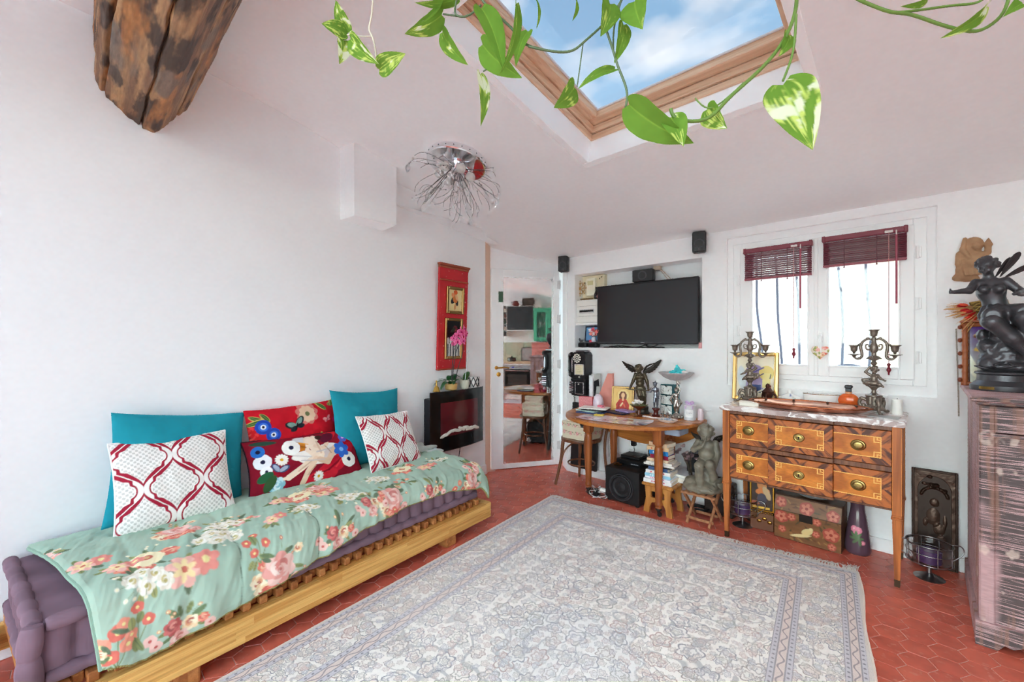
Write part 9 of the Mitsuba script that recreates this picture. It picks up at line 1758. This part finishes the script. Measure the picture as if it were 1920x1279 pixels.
for x in (0.43, 0.74): part(lb, 'door', cat([ring(x, x + 0.30, 0.10, 1.22, 0.06, 1.612, 1.632, 0.004), bx(x + 0.06, x + 0.24, 1.622, 1.632, 0.16, 1.16), bx(x + 0.09, x + 0.21, 1.614, 1.626, 0.2, 1.12, 0.006)]), 'satin', PKM, smooth=False)
gc = thing('green_cabinet', 'sea green glazed wall cabinet with cups inside, seen in the mirror', 'cabinet')
GRN = nz((66, 176, 138), 0.2, 14, 1, (96, 190, 150))
part(gc, 'body', cat([bx(0.40, 1.065, 2.17, 2.19, 1.40, 2.12), bx(0.40, 0.42, 1.87, 2.19, 1.40, 2.12), bx(1.045, 1.065, 1.87, 2.19, 1.40, 2.12), bx(0.40, 1.065, 1.87, 2.19, 1.40, 1.43), bx(0.40, 1.065, 1.87, 2.19, 1.74, 1.755), bx(0.385, 1.075, 1.845, 2.19, 2.11, 2.15, 0.006)]), 'satin', GRN, smooth=False)
for x in (0.42, 0.735):
    k = part(gc, 'door', ring(x, x + 0.31, 1.43, 2.11, 0.055, 1.848, 1.868, 0.004), 'satin', GRN, smooth=False); part(k, 'pane', tri([[x + 0.05, 1.858, 1.48], [x + 0.26, 1.858, 1.48], [x + 0.26, 1.858, 2.06], [x + 0.05, 1.858, 2.06]], [[0, 1, 2], [0, 2, 3]]), 'thin_glass', smooth=False)
for i in range(8): solo('cup', '%s white cup from the left on the %s shelf inside the green glazed cabinet' % (('first', 'second', 'third', 'fourth')[3 - i % 4], 'lower' if i < 4 else 'upper'), 'cup', mv(lathe([(0, 0), (0.03, 0), (0.045, 0.03), (0.05, 0.08), (0.046, 0.08), (0.04, 0.03), (0, 0.01)], 20), Tr(0.53 + (i % 4) * 0.14, 2.05, 1.431 if i < 4 else 1.756)), 'gloss', (226, 222, 214), group='cups in the green cabinet', smooth=30)
tvk = thing('wall_cabinet', 'kitchen wall cabinet with a dark grey glass front, seen in the mirror', 'wall cabinet')
part(tvk, 'body', bx(1.085, 1.69, 1.91, 2.19, 1.65, 2.21, 0.004), 'satin', (214, 212, 208), smooth=False); part(tvk, 'glass_door', bx(1.088, 1.688, 1.898, 1.912, 1.665, 2.20, 0.003), 'gloss', (52, 56, 58), smooth=False); part(tvk, 'light_strip', bx(1.085, 1.69, 1.895, 1.93, 1.635, 1.652, 0.003), 'satin', (226, 226, 226), smooth=False); part(tvk, 'door_badge', bx(1.52, 1.63, 1.8965, 1.899, 1.70, 1.706, 0.0005), 'metal', (180, 180, 184), smooth=False)
sr = thing('spice_rack', 'narrow white spice rack beside the dark wall cabinet, seen in the mirror', 'rack')
part(sr, 'frame', cat([bx(1.70, 1.706, 1.9, 2.19, 1.51, 2.225), bx(1.80, 1.806, 1.9, 2.19, 1.51, 2.225)]), 'satin', WH, smooth=False)
for i in range(6):
    z = 1.51 + i * 0.141; part(sr, 'shelf', bx(1.705, 1.801, 1.9, 2.19, z, z + 0.008, 0.001), 'satin', WH, smooth=False)
    if i < 5: k = thing('spice_jar', '%s spice jar on the %s shelf of the narrow rack' % (('dark', 'pale', 'dark green', 'red-brown', 'cream')[i], ('lowest', 'second', 'third', 'fourth', 'top')[i]), 'jar'); part(k, 'jar', mv(lathe([(0, 0), (0.028, 0), (0.03, 0.07), (0.02, 0.08), (0, 0.08)], 16), Tr(1.753, 1.95, z + 0.0085)), 'gloss', ((60, 46, 40), (214, 204, 190), (60, 80, 60), (120, 66, 44), (222, 214, 200))[i], smooth=30); part(k, 'lid', mv(lathe([(0.022, 0.08), (0.022, 0.1), (0, 0.101)], 16), Tr(1.753, 1.95, z + 0.0085)), 'satin', (60, 56, 54), smooth=30)
solo('copper_jug', 'round red-brown jug on top of the dark wall cabinet, seen in the mirror', 'jug', mv(cat([lathe([(0, 0), (0.05, 0), (0.075, 0.04), (0.07, 0.08), (0.05, 0.105), (0.06, 0.125), (0, 0.12)], 28), tube(sp([(0.05, 0, 0.10), (0.10, 0, 0.10), (0.09, 0, 0.05), (0.065, 0, 0.03)], 16), 0.007, 7)]), Tr(1.51, 2.0, 2.2105)), 'gloss', (110, 42, 34), smooth=30)
k = thing('small_painting', 'small dark framed painting leaning above the wall cabinet, seen in the mirror', 'painting'); part(k, 'frame', ring(1.09, 1.37, 2.212, 2.40, 0.02, 2.06, 2.08, 0.003), 'satin', (70, 50, 36), smooth=False); part(k, 'canvas', bx(1.105, 1.355, 2.07, 2.078, 2.225, 2.385, 0.001), 'satin', nz((84, 72, 62), 0.6, 12), smooth=False)
for i, (x, s) in enumerate(((0.95, 1.0), (1.04, 0.6), (0.72, 0.6))):
    B = Blob(0.006, (-0.10, -0.08, -0.01), (0.10, 0.08, 0.24)); B.ell((0, 0, 0.05), (0.06, 0.04, 0.05)).ell((0, 0, 0.11), (0.035, 0.03, 0.05), 0.02).ell((-0.005, -0.01, 0.18), (0.03, 0.03, 0.033), 0.01).chain([(0.03, 0, 0.14), (0.06, -0.02, 0.12), (0.07, -0.04, 0.16)], [0.014, 0.012, 0.009], 0.01).chain([(-0.03, 0, 0.14), (-0.06, -0.02, 0.10)], [0.014, 0.01], 0.01).chain([(-0.02, -0.03, 0.04), (-0.05, -0.06, 0.02)], [0.022, 0.015], 0.01).chain([(0.03, -0.03, 0.04), (0.06, -0.06, 0.015)], [0.022, 0.015], 0.01); B.flat(0.0)
    solo('white_figurine', ('white cherub figurine on the green cabinet top, seen in the mirror', 'small white figurine left of the cherub on the green cabinet, seen in the mirror', 'small white figurine right of the cherub on the green cabinet, seen in the mirror')[i], 'figurine', mv(B.mesh(), Tr(x, 2.0, 2.151) @ Sc(s)), 'gloss', (232, 220, 212), smooth=True)
k = thing('tin_tray', 'blue-grey painted tin tray standing against the splashback, seen in the mirror', 'tray'); part(k, 'tray', mv(bx(-0.125, 0.125, -0.006, 0.006, 0, 0.31, 0.004), Tr(1.28, 2.12, 0.941) @ Rx(-0.12)), 'satin', nz((140, 158, 166), 0.4, 16, 1, (176, 150, 140)), smooth=False); part(k, 'rim', mv(ring(-0.13, 0.13, 0, 0.32, 0.012, -0.014, 0.0, 0.003), Tr(1.28, 2.12, 0.941) @ Rx(-0.12)), 'satin', (90, 96, 90), smooth=False)
k = thing('hob_pan', 'dark pan with a lid standing on the worktop, seen in the mirror', 'pan'); part(k, 'pan', mv(lathe([(0, 0), (0.09, 0), (0.10, 0.01), (0.10, 0.07), (0, 0.07)], 28), Tr(1.58, 1.88, 0.941)), 'metal', (90, 88, 86), smooth=30); part(k, 'lid', mv(lathe([(0.103, 0.071), (0.09, 0.085), (0.02, 0.095), (0.02, 0.115), (0, 0.116)], 28), Tr(1.58, 1.88, 0.941)), 'metal', (70, 68, 66), smooth=30)
at(np.eye(4))
